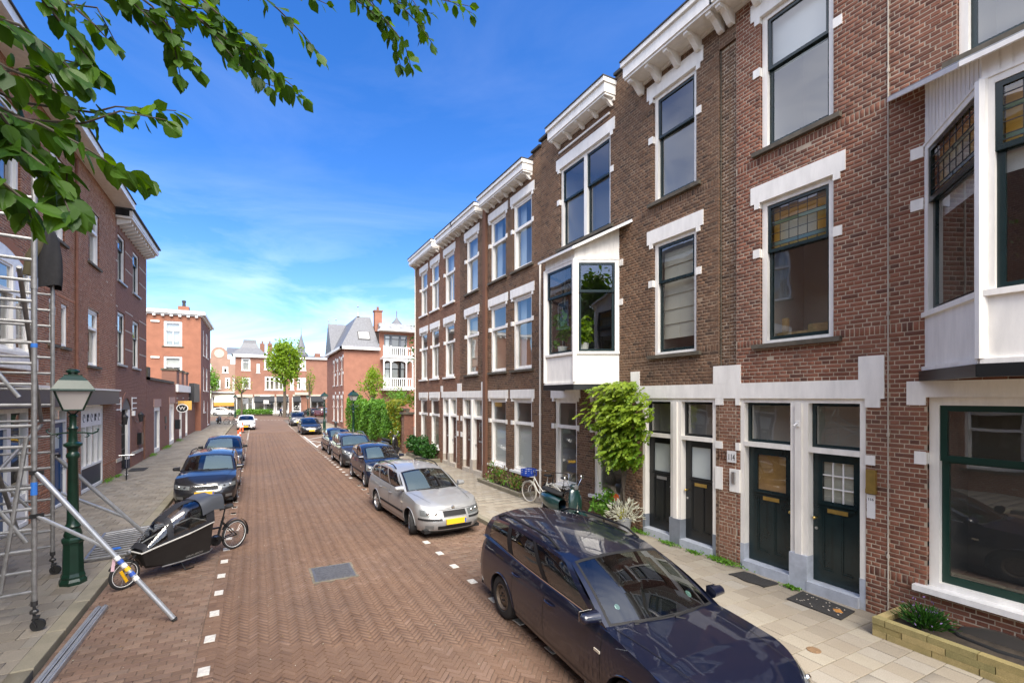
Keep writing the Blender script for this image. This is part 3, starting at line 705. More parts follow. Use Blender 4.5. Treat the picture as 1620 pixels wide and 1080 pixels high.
def cornice(H, F, s0, s1, zs, zt, proj, nb, m='white_paint'):
    b = MB(); b.fbox(F, s0, s1, zs, zs + 0.05, -0.08, proj); b.fbox(F, s0 - 0.02, s1 + 0.02, zs + 0.05, zt - 0.10, -0.08, proj + 0.03)
    b.fbox(F, s0 - 0.05, s1 + 0.05, zt - 0.10, zt, -0.08, proj + 0.08); b.fbox(F, s0, s1, zs - 0.06, zs, -0.06, 0.05)
    C = b.build('cornice', m, H)
    b = MB(); b.fbox(F, s0 - 0.06, s1 + 0.06, zt, zt + 0.03, -0.4, proj + 0.10); b.build('gutter_edge', 'dark_roof', C)
    for i in range(nb):
        s = s0 + 0.10 + (s1 - s0 - 0.2) * i / (nb - 1); w = 0.05 if proj > 0.4 else 0.035
        prof = [(0.0, zs), (proj * 0.92, zs), (proj * 0.92, zs - 0.05), (proj * 0.80, zs - 0.08), (proj * 0.72, zs - 0.06), (proj * 0.55, zs - 0.10), (proj * 0.38, zs - 0.17), (proj * 0.22, zs - 0.24), (proj * 0.10, zs - 0.26), (0.0, zs - 0.24)]
        if proj < 0.4: prof = [(dd, zs + (z - zs) * 0.62) for dd, z in prof]
        b = MB(); b.prism([F(s - w, z - 0.001, dd) for dd, z in prof], F.s * (2 * w)); b.build('bracket', m, C)
    return C

def door(H, F, s0, s1, z0, z1, d, m='dark_green', glaze=None, zg=None, slot='brass', knob_side=1, bars=False, panels=True):
    """panelled door: leaf, glazed top, two lower panels, letter slot, knob"""
    D = MB().fbox(F, s0, s1, z0, z1, d - 0.05, d)
    D = MB(); w = s1 - s0; zg0 = z0 + (z1 - z0) * 0.63 if zg is None else zg; zg1 = z1 - 0.13; st = 0.12 * w / 0.72 + 0.02
    D.fbox(F, s0, s0 + st, z0, z1, d - 0.05, d); D.fbox(F, s1 - st, s1, z0, z1, d - 0.05, d); D.fbox(F, s0 + st, s1 - st, zg1, z1, d - 0.05, d)
    D.fbox(F, s0 + st, s1 - st, z0, z0 + 0.2, d - 0.05, d); D.fbox(F, s0 + st, s1 - st, zg0 - 0.12, zg0, d - 0.05, d)
    sm = (s0 + s1) / 2; D.fbox(F, sm - 0.05, sm + 0.05, z0 + 0.2, zg0 - 0.12, d - 0.05, d)
    D.fbox(F, s0 + st * 0.6, s1 - st * 0.6, zg0 - 0.05, zg0 - 0.02, d, d + 0.03); D.fbox(F, s0 + st * 0.8, s1 - st * 0.8, zg0 - 0.10, zg0 - 0.075, d, d + 0.018)
    o = D.build('door', m, H)
    for a, c in ((s0 + st, sm - 0.05), (sm + 0.05, s1 - st)):
        b = MB(); b.fbox(F, a, c, z0 + 0.2, zg0 - 0.12, d - 0.04, d - 0.018); frame_ring(b, F, a, c, z0 + 0.2, zg0 - 0.12, 0.022, d - 0.018, d - 0.006)
        b.build('panel', m, o)
        b = MB(); b.fbox(F, a + 0.01, c - 0.01, z0 + 0.185, z0 + 0.198, d, d + 0.012); b.build('moulding', m, o)
    if glaze:
        MB().quad(F(s0 + st, zg0, d - 0.02), F(s1 - st, zg0, d - 0.02), F(s1 - st, zg1, d - 0.02), F(s0 + st, zg1, d - 0.02)).build('pane', 'window_glass' if glaze != 'frost' else 'frost_glass', o, fix=False)
        if glaze == 'clear': MB().quad(F(s0 + st, zg0, d - 0.045), F(s1 - st, zg0, d - 0.045), F(s1 - st, zg1, d - 0.045), F(s0 + st, zg1, d - 0.045)).build('curtain', 'blind_cream' if bars == 'white' else 'room_dark', o, fix=False)  # not cloth: flat backing added so the panes read lighter than a dark hall
        if glaze == 'amber': MB().quad(F(s0 + st, zg0, d - 0.035), F(s1 - st, zg0, d - 0.035), F(s1 - st, zg1, d - 0.035), F(s0 + st, zg1, d - 0.035)).build('curtain', 'amber_curtain', o, fix=False)
        if bars:
            a0, a1 = s0 + st, s1 - st
            for k in (1, 2):
                b = MB(); b.fbox(F, a0 + (a1 - a0) * k / 3 - 0.009, a0 + (a1 - a0) * k / 3 + 0.009, zg0, zg1, d - 0.022, d - 0.008); b.build('glazing_bar', 'bright_white' if bars == 'white' else m, o)
                b = MB(); b.fbox(F, a0, a1, zg0 + (zg1 - zg0) * k / 3 - 0.009, zg0 + (zg1 - zg0) * k / 3 + 0.009, d - 0.021, d - 0.009); b.build('glazing_bar', 'bright_white' if bars == 'white' else m, o)
    if slot:
        b = MB(); b.fbox(F, sm - 0.14, sm + 0.14, zg0 - 0.165, zg0 - 0.10, d, d + 0.008); b.fbox(F, sm - 0.11, sm + 0.11, zg0 - 0.15, zg0 - 0.118, d + 0.006, d + 0.014); b.build('letter_slot', slot, o)
    ks = s1 - 0.05 if knob_side > 0 else s0 + 0.05; kz = z0 + 0.95
    b = MB(); p = F(ks, kz, d); n = F.n
    b.tube([p, p + n * 0.05], 0.012, 8); b.ball(p + n * 0.06, 0.026, 8, 5); b.build('knob', 'brass' if slot == 'brass' else 'steel', o, smooth=True)
    b = MB(); p = F(ks, kz - 0.16, d); b.tube([p, p + n * 0.012], 0.022, 10); b.build('lock', 'steel', o)
    return o

def textmesh(H, txt, F, s, z, d, size, m, flip=True, depth=0.004, name='lettering', align='CENTER', xdir=None, xs=1.0):
    cu = bpy.data.curves.new(name, 'FONT'); cu.body = txt; cu.size = size; cu.extrude = depth / 2; cu.align_x = align; cu.resolution_u = 3
    ob = bpy.data.objects.new('tmp', cu); col.objects.link(ob)
    dg = bpy.context.evaluated_depsgraph_get(); me = bpy.data.meshes.new_from_object(ob.evaluated_get(dg)); bpy.data.objects.remove(ob)
    xd = (F.s * F.k) if xdir is None else xdir
    o0 = F(s, z, d)
    inv = XF[H].inverted()
    for v in me.vertices:
        p = o0 + xd * (v.co.x * xs) + Vector((0, 0, 1)) * v.co.y + F.n * v.co.z; v.co = inv @ met(p)
    me.materials.clear(); me.materials.append(M[m] if isinstance(m, str) else m); me.name = name
    return link(bpy.data.objects.new(name, me), H)

def downpipe(H, F, s, z0, z1, d=0.05, r=0.035, m='zinc', name='drainpipe'):
    b = MB(); b.tube([F(s, z0, d), F(s, z1, d)], r, 8)
    for k in range(int((z1 - z0) / 1.6)):
        z = z0 + 0.8 + k * 1.6; b.tube([F(s, z, d), F(s, z + 0.05, d)], r + 0.008, 8)
    return b.build(name, m, H, smooth=True)
# ================================================================== RIGHT ROW
FRt = Facade((FR, 0, 0), (0, 1, 0), (-1, 0, 0))
def closed_box(H, x0, x1, y0, y1, z, m='dark_roof', sides='mortar_brown', skip=''):
    b = MB(); b.quad((x0, y0, z), (x1, y0, z), (x1, y1, z), (x0, y1, z)); b.build('roof', m, H, fix=False)
    b = MB(); b.quad((x1, y0, 0), (x1, y1, 0), (x1, y1, z), (x1, y0, z)); b.build('rear_wall', sides, H, fix=False)
    for y in (y0, y1):
        b = MB(); b.quad((x0, y, 0), (x1, y, 0), (x1, y, z), (x0, y, z)); b.build('party_wall', sides, H, fix=False)

def parapet(H, F, s0, s1, z0, z1, m, mort):
    b = MB(); b.fbox(F, s0 - 0.03, s1 + 0.03, z1, z1 + 0.06, -0.35, 0.07); b.build('coping', 'dark_roof', H)

def band(H, F, s0, s1, z0, z1, raised, m='white_paint'):
    """white plaster band over the doors with raised blocks"""
    b = MB(); b.fbox(F, s0, s1, z0, z1, -0.03, 0.02); o = b.build('lintel_band', m, H)
    for a, c, zt in raised:
        b = MB(); b.fprism(F, [(a, z1 - 0.002), (c, z1 - 0.002), (c, zt), ((a + c) / 2, zt + 0.04 if c - a > 0.4 else zt), (a, zt)], -0.02, 0.021); b.build('raised_block', m, o)
    return o

def door_unit(H, F, s0, s1, z1, doors, mid, jamb=0.075, d=-0.10, base='grey_paint', zt=2.17, up='dark_green', step='grey_blue_step', fm='cream_paint', up_in=None):
    """white frame with two doors, fanlights above, a middle post on a grey plinth"""
    b = MB(); zb = PZ
    b.fbox(F, s0, s0 + jamb, zb + 0.42, z1, d - 0.06, -0.012); b.fbox(F, s1 - jamb, s1, zb + 0.42, z1, d - 0.06, -0.012)
    b.fbox(F, s0 + jamb, s1 - jamb, z1 - 0.07, z1, d - 0.06, -0.014)
    b.fbox(F, mid[0], mid[1], zb + 0.52, z1 - 0.07, d - 0.06, 0.0); b.fbox(F, (mid[0] + mid[1]) / 2 - 0.05, (mid[0] + mid[1]) / 2 + 0.05, zb + 0.52, z1 - 0.07, 0.0, 0.03)
    b.fbox(F, s0 + jamb, mid[0], zt, zt + 0.075, d - 0.05, -0.005); b.fbox(F, mid[1], s1 - jamb, zt, zt + 0.075, d - 0.05, -0.005)
    Fm = b.build('door_frame', fm, H)
    b = MB(); b.fbox(F, s0 - 0.002, s0 + jamb + 0.003, zb - 0.02, zb + 0.42, d - 0.06, -0.008); b.build('plinth', base, Fm)
    b = MB(); b.fbox(F, s1 - jamb - 0.003, s1 + 0.002, zb - 0.02, zb + 0.42, d - 0.06, -0.008); b.build('plinth', base, Fm)
    b = MB(); b.fbox(F, mid[0] - 0.004, mid[1] + 0.004, zb - 0.02, zb + 0.52, d - 0.06, 0.035); b.build('plinth', base, Fm)
    for i, (a, c) in enumerate(((s0 + jamb, mid[0]), (mid[1], s1 - jamb))):
        b = MB(); b.fbox(F, a, c, zb - 0.02, zb + 0.15, d - 0.10, 0.045); b.build('doorstep', step, H)
        door(H, F, a + 0.004, c - 0.004, zb + 0.155, zt - 0.003, d - 0.03, **doors[i])
        b = MB(); frame_ring(b, F, a + 0.002, c - 0.002, zt + 0.077, z1 - 0.072, 0.045, d - 0.06, d - 0.01); T = b.build('fanlight', up, H)
        MB().quad(F(a + 0.04, zt + 0.1, d - 0.035), F(c - 0.04, zt + 0.1, d - 0.035), F(c - 0.04, z1 - 0.1, d - 0.035), F(a + 0.04, z1 - 0.1, d - 0.035)).build('pane', 'window_glass', T, fix=False)
        room(T, F, a + 0.05, c - 0.05, zt + 0.08, z1 - 0.08, 'room_wall', 0.22, d - 0.1)  # shallow box: pale backing added close behind the pane to lighten the fanlight
    return Fm

def bay(H, F, p0, p1, p2, p3, z0, zs, zt, wall_top, s_roof, lead=False, inside=None, sash='dark_green'):
    """p0..p3 plan points (x, y): wall, corner, corner, wall"""
    pts = [Vector((*p, 0)) for p in (p0, p1, p2, p3)]
    B = MB()
    cen = (pts[0] + pts[3]) / 2
    xe = min(p1[0], p2[0]) - 0.13; slope = 0.515
    def zr(x): return wall_top - (FR - x) * slope
    root = None; faces = []
    for a, c in zip(pts[:-1], pts[1:]):
        dv = (c - a); ln = dv.length; dv.normalize(); nv = Vector((dv.y, -dv.x, 0))
        if nv.dot((a + c) / 2 - cen) < 0: nv = -nv
        faces.append((Facade(a, dv, nv), ln, a, c))
    for i, (Ff, ln, a, c) in enumerate(faces):
        e0 = 0.10; e1 = 0.10
        B.fbox(Ff, 0, ln, z0, z0 + 0.05, -0.05, 0.03)                                  # foot rail
        B.fbox(Ff, 0, ln, zs - 0.06, zs, -0.06, 0.035)                                  # sill rail
        B.fbox(Ff, 0.003, ln - 0.003, z0 + 0.05, zs - 0.06, -0.04, -0.004)             # panel
        B.fbox(Ff, 0, e0, zs, zt, -0.06, 0.0); B.fbox(Ff, ln - e1, ln, zs, zt, -0.06, 0.0)
        B.fbox(Ff, e0, ln - e1, zt - 0.07, zt, -0.06, 0.001)
        B.fbox(Ff, 0, ln, zt, zt + 0.03, -0.05, 0.014)
        B.fprism(Ff, [(0, zt + 0.03), (ln, zt + 0.03), (ln, zr(c.x) - 0.02), (0, zr(a.x) - 0.02)], -0.05, -0.006)
        if i: B.tube([Ff(0, z0 + 0.05, -0.01), Ff(0, zt, -0.01)], 0.055, 8)
    root = B.build('bay_window', 'white_paint', H)
    for i, (Ff, ln, a, c) in enumerate(faces):
        nb = max(3, int(ln / 0.09)); b = MB()
        for k in range(1, nb):
            t = k / nb; zt_ = zr(a.x + (c.x - a.x) * t) - 0.03
            if zt_ > zt + 0.06: b.fbox(Ff, ln * t - 0.04 + 0.003, ln * t + 0.04 - 0.003, zt + 0.03, zt_, -0.01, 0.001)
        b.build('boarding', 'white_paint', root)
        if ln > 0.7:
            zm = zs + (zt - zs) * 0.655; e = 0.10
            b = MB(); frame_ring(b, Ff, e, ln - e, zm - 0.02, zt - 0.07, 0.055, -0.05, -0.01); b.build('sash', sash, root)
            b = MB(); frame_ring(b, Ff, e + 0.002, ln - e - 0.002, zs, zm + 0.03, 0.06, -0.09, -0.052); b.build('sash', sash, root)
            if lead: leaded(root, Ff, e + 0.05, ln - e - 0.05, zm + 0.03, zt - 0.12, -0.03)
            else: MB().quad(Ff(e + 0.05, zm, -0.03), Ff(ln - e - 0.05, zm, -0.03), Ff(ln - e - 0.05, zt - 0.12, -0.03), Ff(e + 0.05, zt - 0.12, -0.03)).build('pane', 'window_glass', root, fix=False)
            MB().quad(Ff(e + 0.05, zs + 0.05, -0.07), Ff(ln - e - 0.05, zs + 0.05, -0.07), Ff(ln - e - 0.05, zm, -0.07), Ff(e + 0.05, zm, -0.07)).build('pane', 'window_glass', root, fix=False)
            if lead: MB().quad(Ff(e, zm - 0.22, -0.14), Ff(ln - e, zm - 0.22, -0.14), Ff(ln - e, zm + 0.02, -0.14), Ff(e, zm + 0.02, -0.14)).build('blind', 'curtain_white', root, fix=False)
    # floor and the dark beam under it
    b = MB(); b.prism([(p.x, p.y, z0 - 0.02) for p in pts], (0, 0, 0.03)); b.build('floor', 'white_paint', root)
    b = MB()
    for i, (Ff, ln, a, c) in enumerate(faces): b.fbox(Ff, -0.02, ln + 0.02, z0 - 0.13, z0 - 0.005, -0.05, 0.05)
    b.build('beam', 'black_paint', root)
    # lean-to roof
    y0, y1 = s_roof; x1 = xe
    yA = min(p1[1], p2[1]) - 0.12; yB = max(p1[1], p2[1]) + 0.12
    poly = [(FR, y0, zr(FR)), (FR, y1, zr(FR)), (x1, yB, zr(x1)), (x1, yA, zr(x1))]
    b = MB(); b.prism(poly, (0, 0, 0.035)); b.build('canopy', 'zinc', root)
    b = MB(); ed = [Vector(poly[i]) for i in (0, 3, 2, 1)]
    for p, q in zip(ed[:-1], ed[1:]): b.bar(p + Vector((0, 0, -0.012)), q + Vector((0, 0, -0.012)), 0.03, 0.05)
    b.build('fascia', 'bright_white', root)
    b = MB(); b.prism([Vector(p) + Vector((0.0, 0.0, -0.03)) for p in poly], (0, 0, 0.012)); b.build('soffit', 'cream_paint', root)
    room(root, F, min(p0[1], p3[1]) + 0.1, max(p0[1], p3[1]) - 0.1, z0 + 0.1, zt + 0.2, 'room_dark', 3.0, -0.02)
    return root

BZ = 10.42
SOLD = (0.62, 3.86, 6.86)
# ---- red house, doors 114 and 116, bay window
HR = thing('brick_house', 'red brick house with dark green doors numbered 114 and 116 and leaded upper window', 'house', (FR, 2.2, 0), group='row houses along the right pavement')
y0 = -2.6
holes = [(3.58, 5.52, 0, 2.98), (4.0, 5.14, 3.87, 6.22), (4.0, 5.14, 7.06, 9.28), (0.35, 2.89, 0.66, 3.0), (-0.1, 2.80, 3.4, 6.2), (0.2, 2.6, 7.02, 9.28)]
brick_wall(HR, FRt, y0, 5.60, PZ - 0.02, BZ, holes, 'red_brick', 'mortar_light', SOLD)
# central recess between the red and the brown house
door_unit(HR, FRt, 3.58, 5.52, 2.98, [dict(glaze='clear', bars='white', slot='brass', knob_side=1), dict(glaze='amber', slot='brass', knob_side=-1)], (4.36, 4.63), base='grey_blue_step')
band(HR, FRt, 3.35, 5.60, 2.98, 3.24, [(3.35, 3.66, 3.56), (5.50, 5.768, 3.56)])
for a, c in ((3.40, 3.58), (5.52, 5.60)):
    b = MB(); b.fbox(FRt, a, c, 2.86, 2.981, -0.02, 0.019); b.build('corner_stone', 'white_paint', HR)
    for z in (2.08,):
        b = MB(); b.fbox(FRt, a if a > 5 else 3.46, c, z, z + 0.13, -0.03, 0.016); b.build('corner_stone', 'white_paint', HR)
b = MB(); b.fbox(FRt, 5.521, 5.72, 1.35, 1.75, -0.03, 0.016); b.build('corner_stone', 'white_paint', HR)
window(HR, FRt, 4.0, 5.14, 3.87, 6.22, 5.38, lead=True, room_m='room_wall')
window(HR, FRt, 4.0, 5.14, 7.06, 9.28, 8.38, inside='shade')
WA = window(HR, FRt, 0.35, 2.89, 0.66, 3.0, 2.24, sash='bottle_green', fw=0.10, sw=0.07, lintel=False, sill='bright_white', dsill=0.10, room_m='room_dark')
band(HR, FRt, 0.1, 3.03, 3.0, 3.20, [])
b = MB(); b.fbox(FRt, 2.90, 3.10, 2.90, 3.2, -0.03, 0.021); b.build('corner_stone', 'white_paint', HR)
b = MB(); b.fbox(FRt, 2.90, 3.02, 2.16, 2.32, -0.03, 0.018); b.build('corner_stone', 'white_paint', HR)
bay(HR, FRt, (FR, 2.92), (6.34, 2.05), (6.34, 0.75), (FR, -0.10), 3.33, 4.05, 6.12, 6.93, (-0.5, 3.31), lead=True)
window(HR, FRt, 0.2, 2.6, 7.02, 9.28, 8.38, mull=(1.4,), inside='white_drape')
for z in (5.35, 6.0): b = MB(); b.fbox(FRt, 2.925, 3.06, z, z + 0.14, -0.03, 0.017); b.build('corner_stone', 'white_paint', HR)
cornice(HR, FRt, 3.55, 5.766, 9.74, 10.12, 0.42, 5)
cornice(HR, FRt, 0.2, 2.6, 9.95, 10.3, 0.30, 5)
downpipe(HR, FRt, 3.31, PZ, 9.6, 0.004, 0.010, 'light_stone')  # no pipe: slim pale strip standing for a mortar joint
parapet(HR, FRt, y0, 3.5, BZ, BZ, 0, 0)
closed_box(HR, FR + 0.05, FR + 9, y0, 5.768, BZ - 0.2)
# plates and boxes on the pier by door 116
b = MB(); b.fbox(FRt, 3.46, 3.56, 1.36, 1.68, 0.0, 0.012); b.build('number_plate', 'bright_white', HR)
textmesh(HR, '116', FRt, 3.51, 1.60, 0.013, 0.05, 'black_paint')
b = MB(); b.lathe([(0.0001, 0), (0.014, 0.0), (0.014, 0.01), (0.0001, 0.012)], FRt(3.51, 1.54, 0.0), 8, 'x'); b.build('bell_button', 'black_paint', HR)
b = MB(); b.fbox(FRt, 3.44, 3.555, 1.75, 2.02, 0.0, 0.05); b.fbox(FRt, 3.437, 3.558, 1.70, 1.76, 0.0, 0.056); b.build('intercom_box', 'brass', HR)
b = MB(); b.fbox(FRt, 5.585, 5.765, 1.86, 2.06, 0.012, 0.022); b.build('number_plate', 'bright_white', HR)
textmesh(HR, '114', FRt, 5.675, 1.90, 0.0235, 0.155, 'black_paint', xs=0.62)
b = MB(); b.fbox(FRt, 5.60, 5.66, 1.50, 1.70, 0.016, 0.045); b.build('doorbell_panel', 'steel', HR)
# spy lamp on the middle post
b = MB(); b.fbox(FRt, 4.47, 4.53, 2.55, 2.63, 0.03, 0.045); b.tube([FRt(4.5, 2.6, 0.045), FRt(4.52, 2.56, 0.11)], 0.012, 8); b.build('hook', 'bright_white', HR)
# plants, lamp and television set seen through the first-floor window: a small shelf with things
b = MB(); b.fbox(FRt, 4.1, 5.05, 4.02, 4.06, -0.75, -0.3); b.fbox(FRt, 4.9, 4.98, 4.06, 4.3, -0.4, -0.33); b.fbox(FRt, 4.25, 4.6, 4.06, 4.16, -0.6, -0.4); b.build('shelf', 'wood', HR)

# ---- brown house, doors 110 and 112, bay with plants
HB = thing('brick_house', 'dark brown brick house with bay window full of plants and black doors by number 112', 'house', (FR, 9.0, 0), group='row houses along the right pavement')
holes = [(6.02, 7.90, 0, 2.98), (6.46, 7.58, 3.87, 6.22), (6.46, 7.58, 7.06, 9.28), (8.75, 10.75, 3.4, 6.2), (8.97, 11.10, 7.05, 9.24), (8.55, 9.62, 0.6, 2.98), (10.32, 11.38, 0.6, 2.98)]
brick_wall(HB, FRt, 5.95, 12.10, PZ - 0.02, BZ, holes, 'brown_brick', 'mortar_brown', SOLD)
# recessed strip and pier between both door units
brick_wall(HB, FRt, 5.60, 5.95, 3.56, 9.25, [], 'brown_brick', 'mortar_light', (), 60, name='recessed_strip', d_off=-0.055, depth=0.03)
brick_wall(HB, FRt, 5.602, 5.948, 9.25, BZ, [], 'brown_brick', 'mortar_brown', (), 40, name='strip_head')
brick_wall(HB, FRt, 5.602, 5.948, PZ - 0.02, 2.98, [], 'orange_brown_brick', 'mortar_light', (0.62,), 120, name='pier', depth=0.3)
door_unit(HB, FRt, 6.02, 7.90, 2.98, [dict(glaze='frost', slot='brass', knob_side=1, m='black_paint'), dict(glaze='frost', slot='steel', knob_side=-1, m='black_paint')], (6.83, 7.10), up='black_paint')
band(HB, FRt, 5.602, 8.25, 2.98, 3.24, [(5.77, 6.06, 3.56), (7.98, 8.25, 3.56)])
for a, c, z in ((5.948, 6.02, 2.08), (5.948, 6.02, 1.35)):
    b = MB(); b.fbox(FRt, a - 0.08, c, z, z + (0.13 if z > 2 else 0.4), -0.03, 0.016); b.build('corner_stone', 'white_paint', HB)
for a, c in ((5.85, 6.02), (7.9, 8.1)): b = MB(); b.fbox(FRt, a, c, 2.86, 2.981, -0.02, 0.019); b.build('corner_stone', 'white_paint', HB)
textmesh(HB, '112', FRt, 5.885, 1.89, 0.006, 0.22, mat('number_brown', (0.07, 0.03, 0.016), 0.5), depth=0.008, xs=0.55)
window(HB, FRt, 6.46, 7.58, 3.87, 6.22, 5.38, inside='roman')
window(HB, FRt, 6.46, 7.58, 7.06, 9.28, 8.40, inside='white_drape')
window(HB, FRt, 8.97, 11.10, 7.05, 9.24, 8.34, mull=(10.0,))
b = MB(); b.fbox(FRt, 8.98, 11.12, 9.66, 9.71, 0.0, 0.03); b.build('string_course', 'white_paint', HB)
bay(HB, FRt, (FR, 8.65), (6.47, 9.14), (6.47, 10.40), (FR, 10.9), 3.30, 4.05, 6.16, 6.92, (8.22, 11.6))
for z in (5.1, 6.0): b = MB(); b.fbox(FRt, 8.52, 8.65, z, z + 0.14, -0.03, 0.017); b.build('corner_stone', 'white_paint', HB)
window(HB, FRt, 8.55, 9.62, 0.6, 2.98, 2.2, sash='white_paint', sill='bright_white', inside=None, lint_h=0.26, room_m='room_wall')
window(HB, FRt, 10.32, 11.38, 0.6, 2.98, 2.2, sash='white_paint', sill='bright_white', lint_h=0.26)
cornice(HB, FRt, 5.77, 7.99, 9.74, 10.12, 0.42, 5)
cornice(HB, FRt, 8.80, 11.20, 9.95, 10.32, 0.30, 5)
downpipe(HB, FRt, 5.94, 3.25, 9.25, -0.045, 0.012, 'sill_stone')
downpipe(HB, FRt, 12.06, PZ, 6.9, 0.05, 0.03, 'cream_paint')
parapet(HB, FRt, 8.02, 8.75, BZ, BZ, 0, 0); parapet(HB, FRt, 11.25, 12.10, BZ, BZ + 0.04, 0, 0)
closed_box(HB, FR + 0.05, FR + 9, 5.772, 12.10, BZ - 0.2)

# ---- brown house with brown doors and frosted ground-floor windows
HE = thing('brick_house', 'brown brick house with brown doors and half screened white ground floor windows', 'house', (FR, 15, 0), group='row houses along the right pavement')
wn2 = [(12.64, 13.84), (14.35, 15.55), (16.66, 17.80)]
holes = [(a, c, z0_, z1_) for a, c in wn2 for z0_, z1_ in ((3.87, 6.20), (7.05, 9.22))] + [(12.64, 13.84, 0.66, 2.96), (14.35, 15.55, 0.66, 2.96), (16.22, 18.16, 0, 2.98)]
brick_wall(HE, FRt, 12.12, 18.46, PZ - 0.02, BZ - 0.1, holes, 'brown_brick', 'mortar_brown', SOLD)
for i, (a, c) in enumerate(wn2):
    window(HE, FRt, a, c, 3.87, 6.20, 5.38, sash='white_paint', shutter=True, inside=('drapes', None, 'roman')[i])
    window(HE, FRt, a, c, 7.05, 9.22, 8.36, sash='white_paint', shutter=True, inside=('drapes', 'drapes', 'sheer')[i])
    if i < 2: window(HE, FRt, a, c, 0.66, 2.96, 2.18, sash='white_paint', shutter=True, sill='bright_white', inside='lowblind')
dk = dict(glaze='clear', bars=True, slot='steel', m='brown_door')
door_unit(HE, FRt, 16.22, 18.16, 2.98, [dict(knob_side=1, **dk), dict(knob_side=-1, **dk)], (17.05, 17.33), fm='white_paint', up='white_paint', base='light_stone', step='light_stone')
band(HE, FRt, 16.1, 18.46, 2.98, 3.24, [(15.98, 16.30, 3.56), (18.25, 18.459, 3.56)])
for z in (2.05, 1.4): b = MB(); b.fbox(FRt, 18.17, 18.35, z, z + 0.2, -0.03, 0.016); b.build('corner_stone', 'white_paint', HE)
cornice(HE, FRt, 12.6, 15.8, 9.75, 10.1, 0.32, 7); cornice(HE, FRt, 16.15, 18.458, 9.72, 10.05, 0.32, 6)
for a, c in ((12.12, 12.55), (15.85, 16.1)): parapet(HE, FRt, a, c, BZ - 0.1, BZ - 0.1, 0, 0)
b = MB(); b.fbox(FRt, 15.78, 16.02, PZ, 9.9, -0.03, 0.09); b.build('pilaster', 'orange_brown_brick', HE)
closed_box(HE, FR + 0.05, FR + 9, 12.105, 18.462, BZ - 0.3)

# ---- orange brown end house
HF = thing('brick_house', 'orange brown brick end house with slender white windows beside the ivy hedge', 'house', (FR, 21.5, 0), group='row houses along the right pavement')
wn3 = [(19.10, 20.24), (21.04, 22.10), (22.72, 23.76)]
holes = [(a, c, z0_, z1_) for a, c in wn3 for z0_, z1_ in ((3.87, 6.20), (7.05, 9.22))] + [(21.04, 22.2, 0.66, 2.96), (22.75, 23.85, 0.66, 2.96), (18.80, 20.50, 0, 2.98)]
brick_wall(HF, FRt, 18.47, 24.6, PZ - 0.02, BZ - 0.1, holes, 'orange_brown_brick', 'mortar_brown', SOLD)
for i, (a, c) in enumerate(wn3):
    for z0_, z1_, t in ((3.87, 6.20, 5.38), (7.05, 9.22, 8.36)):
        window(HF, FRt, a, c, z0_, z1_, t, sash='white_paint', shutter=True, sill='white_paint', lo_mull=((a + c) / 2,), inside='sheer' if z0_ > 5 else 'white_drape')
for a, c in ((21.04, 22.2), (22.75, 23.85)): window(HF, FRt, a, c, 0.66, 2.96, 2.18, sash='white_paint', shutter=True, sill='bright_white', inside='white_drape')
door_unit(HF, FRt, 18.80, 20.50, 2.98, [dict(knob_side=1, **dk), dict(knob_side=-1, **dk)], (19.52, 19.78), fm='white_paint', up='white_paint', base='light_stone', step='light_stone')
band(HF, FRt, 18.47, 20.62, 2.98, 3.24, [(18.471, 18.7, 3.56), (20.45, 20.72, 3.5)])
for z in (2.05, 1.4): b = MB(); b.fbox(FRt, 18.6, 18.79, z, z + 0.2, -0.03, 0.016); b.build('corner_stone', 'white_paint', HF)
cornice(HF, FRt, 18.462, 20.45, 9.72, 10.05, 0.32, 5); cornice(HF, FRt, 20.95, 24.6, 9.75, 10.1, 0.34, 6)
b = MB(); b.box((FR + 0.8, 20.4, BZ - 0.4), (FR + 1.6, 21.2, BZ + 0.75)); C = b.build('chimney', 'brown_brick', HF)
b = MB(); b.box((FR + 0.75, 20.35, BZ + 0.75), (FR + 1.65, 21.25, BZ + 0.83)); b.build('chimney_cap', 'light_stone', C)
downpipe(HF, FRt, 24.52, PZ, 9.7, 0.05, 0.035, 'cream_paint')
b = MB(); b.box((FR, 24.6, 0), (FR + 9, 24.62, BZ - 0.3)); b.build('gable_wall', 'orange_brown_brick', HF)
closed_box(HF, FR + 0.05, FR + 9, 18.466, 24.6, BZ - 0.3)
# ================================================================== LEFT ROW
FLf = Facade((FL, 0, 0), (0, 1, 0), (1, 0, 0))
HL1 = thing('brick_house', 'brick house with navy fascia, blue doors and white windows behind the scaffold tower', 'house', (FL, 14, 0), group='houses along the left pavement')
LT = 10.2
holesA = [(16.36, 17.42, 7.15, 9.35), (16.28, 16.74, 4.36, 5.52), (17.14, 17.62, 4.36, 5.52), (12.2, 14.80, 3.95, 5.85), (12.4, 14.6, 7.1, 9.3), (16.5, 17.66, 0, 2.74), (13.0, 15.1, 0, 2.74)]
brick_wall(HL1, FLf, 11.6, 18.26, PZ - 0.02, LT, holesA, 'left_brick', 'mortar_light', (0.62, 5.66))
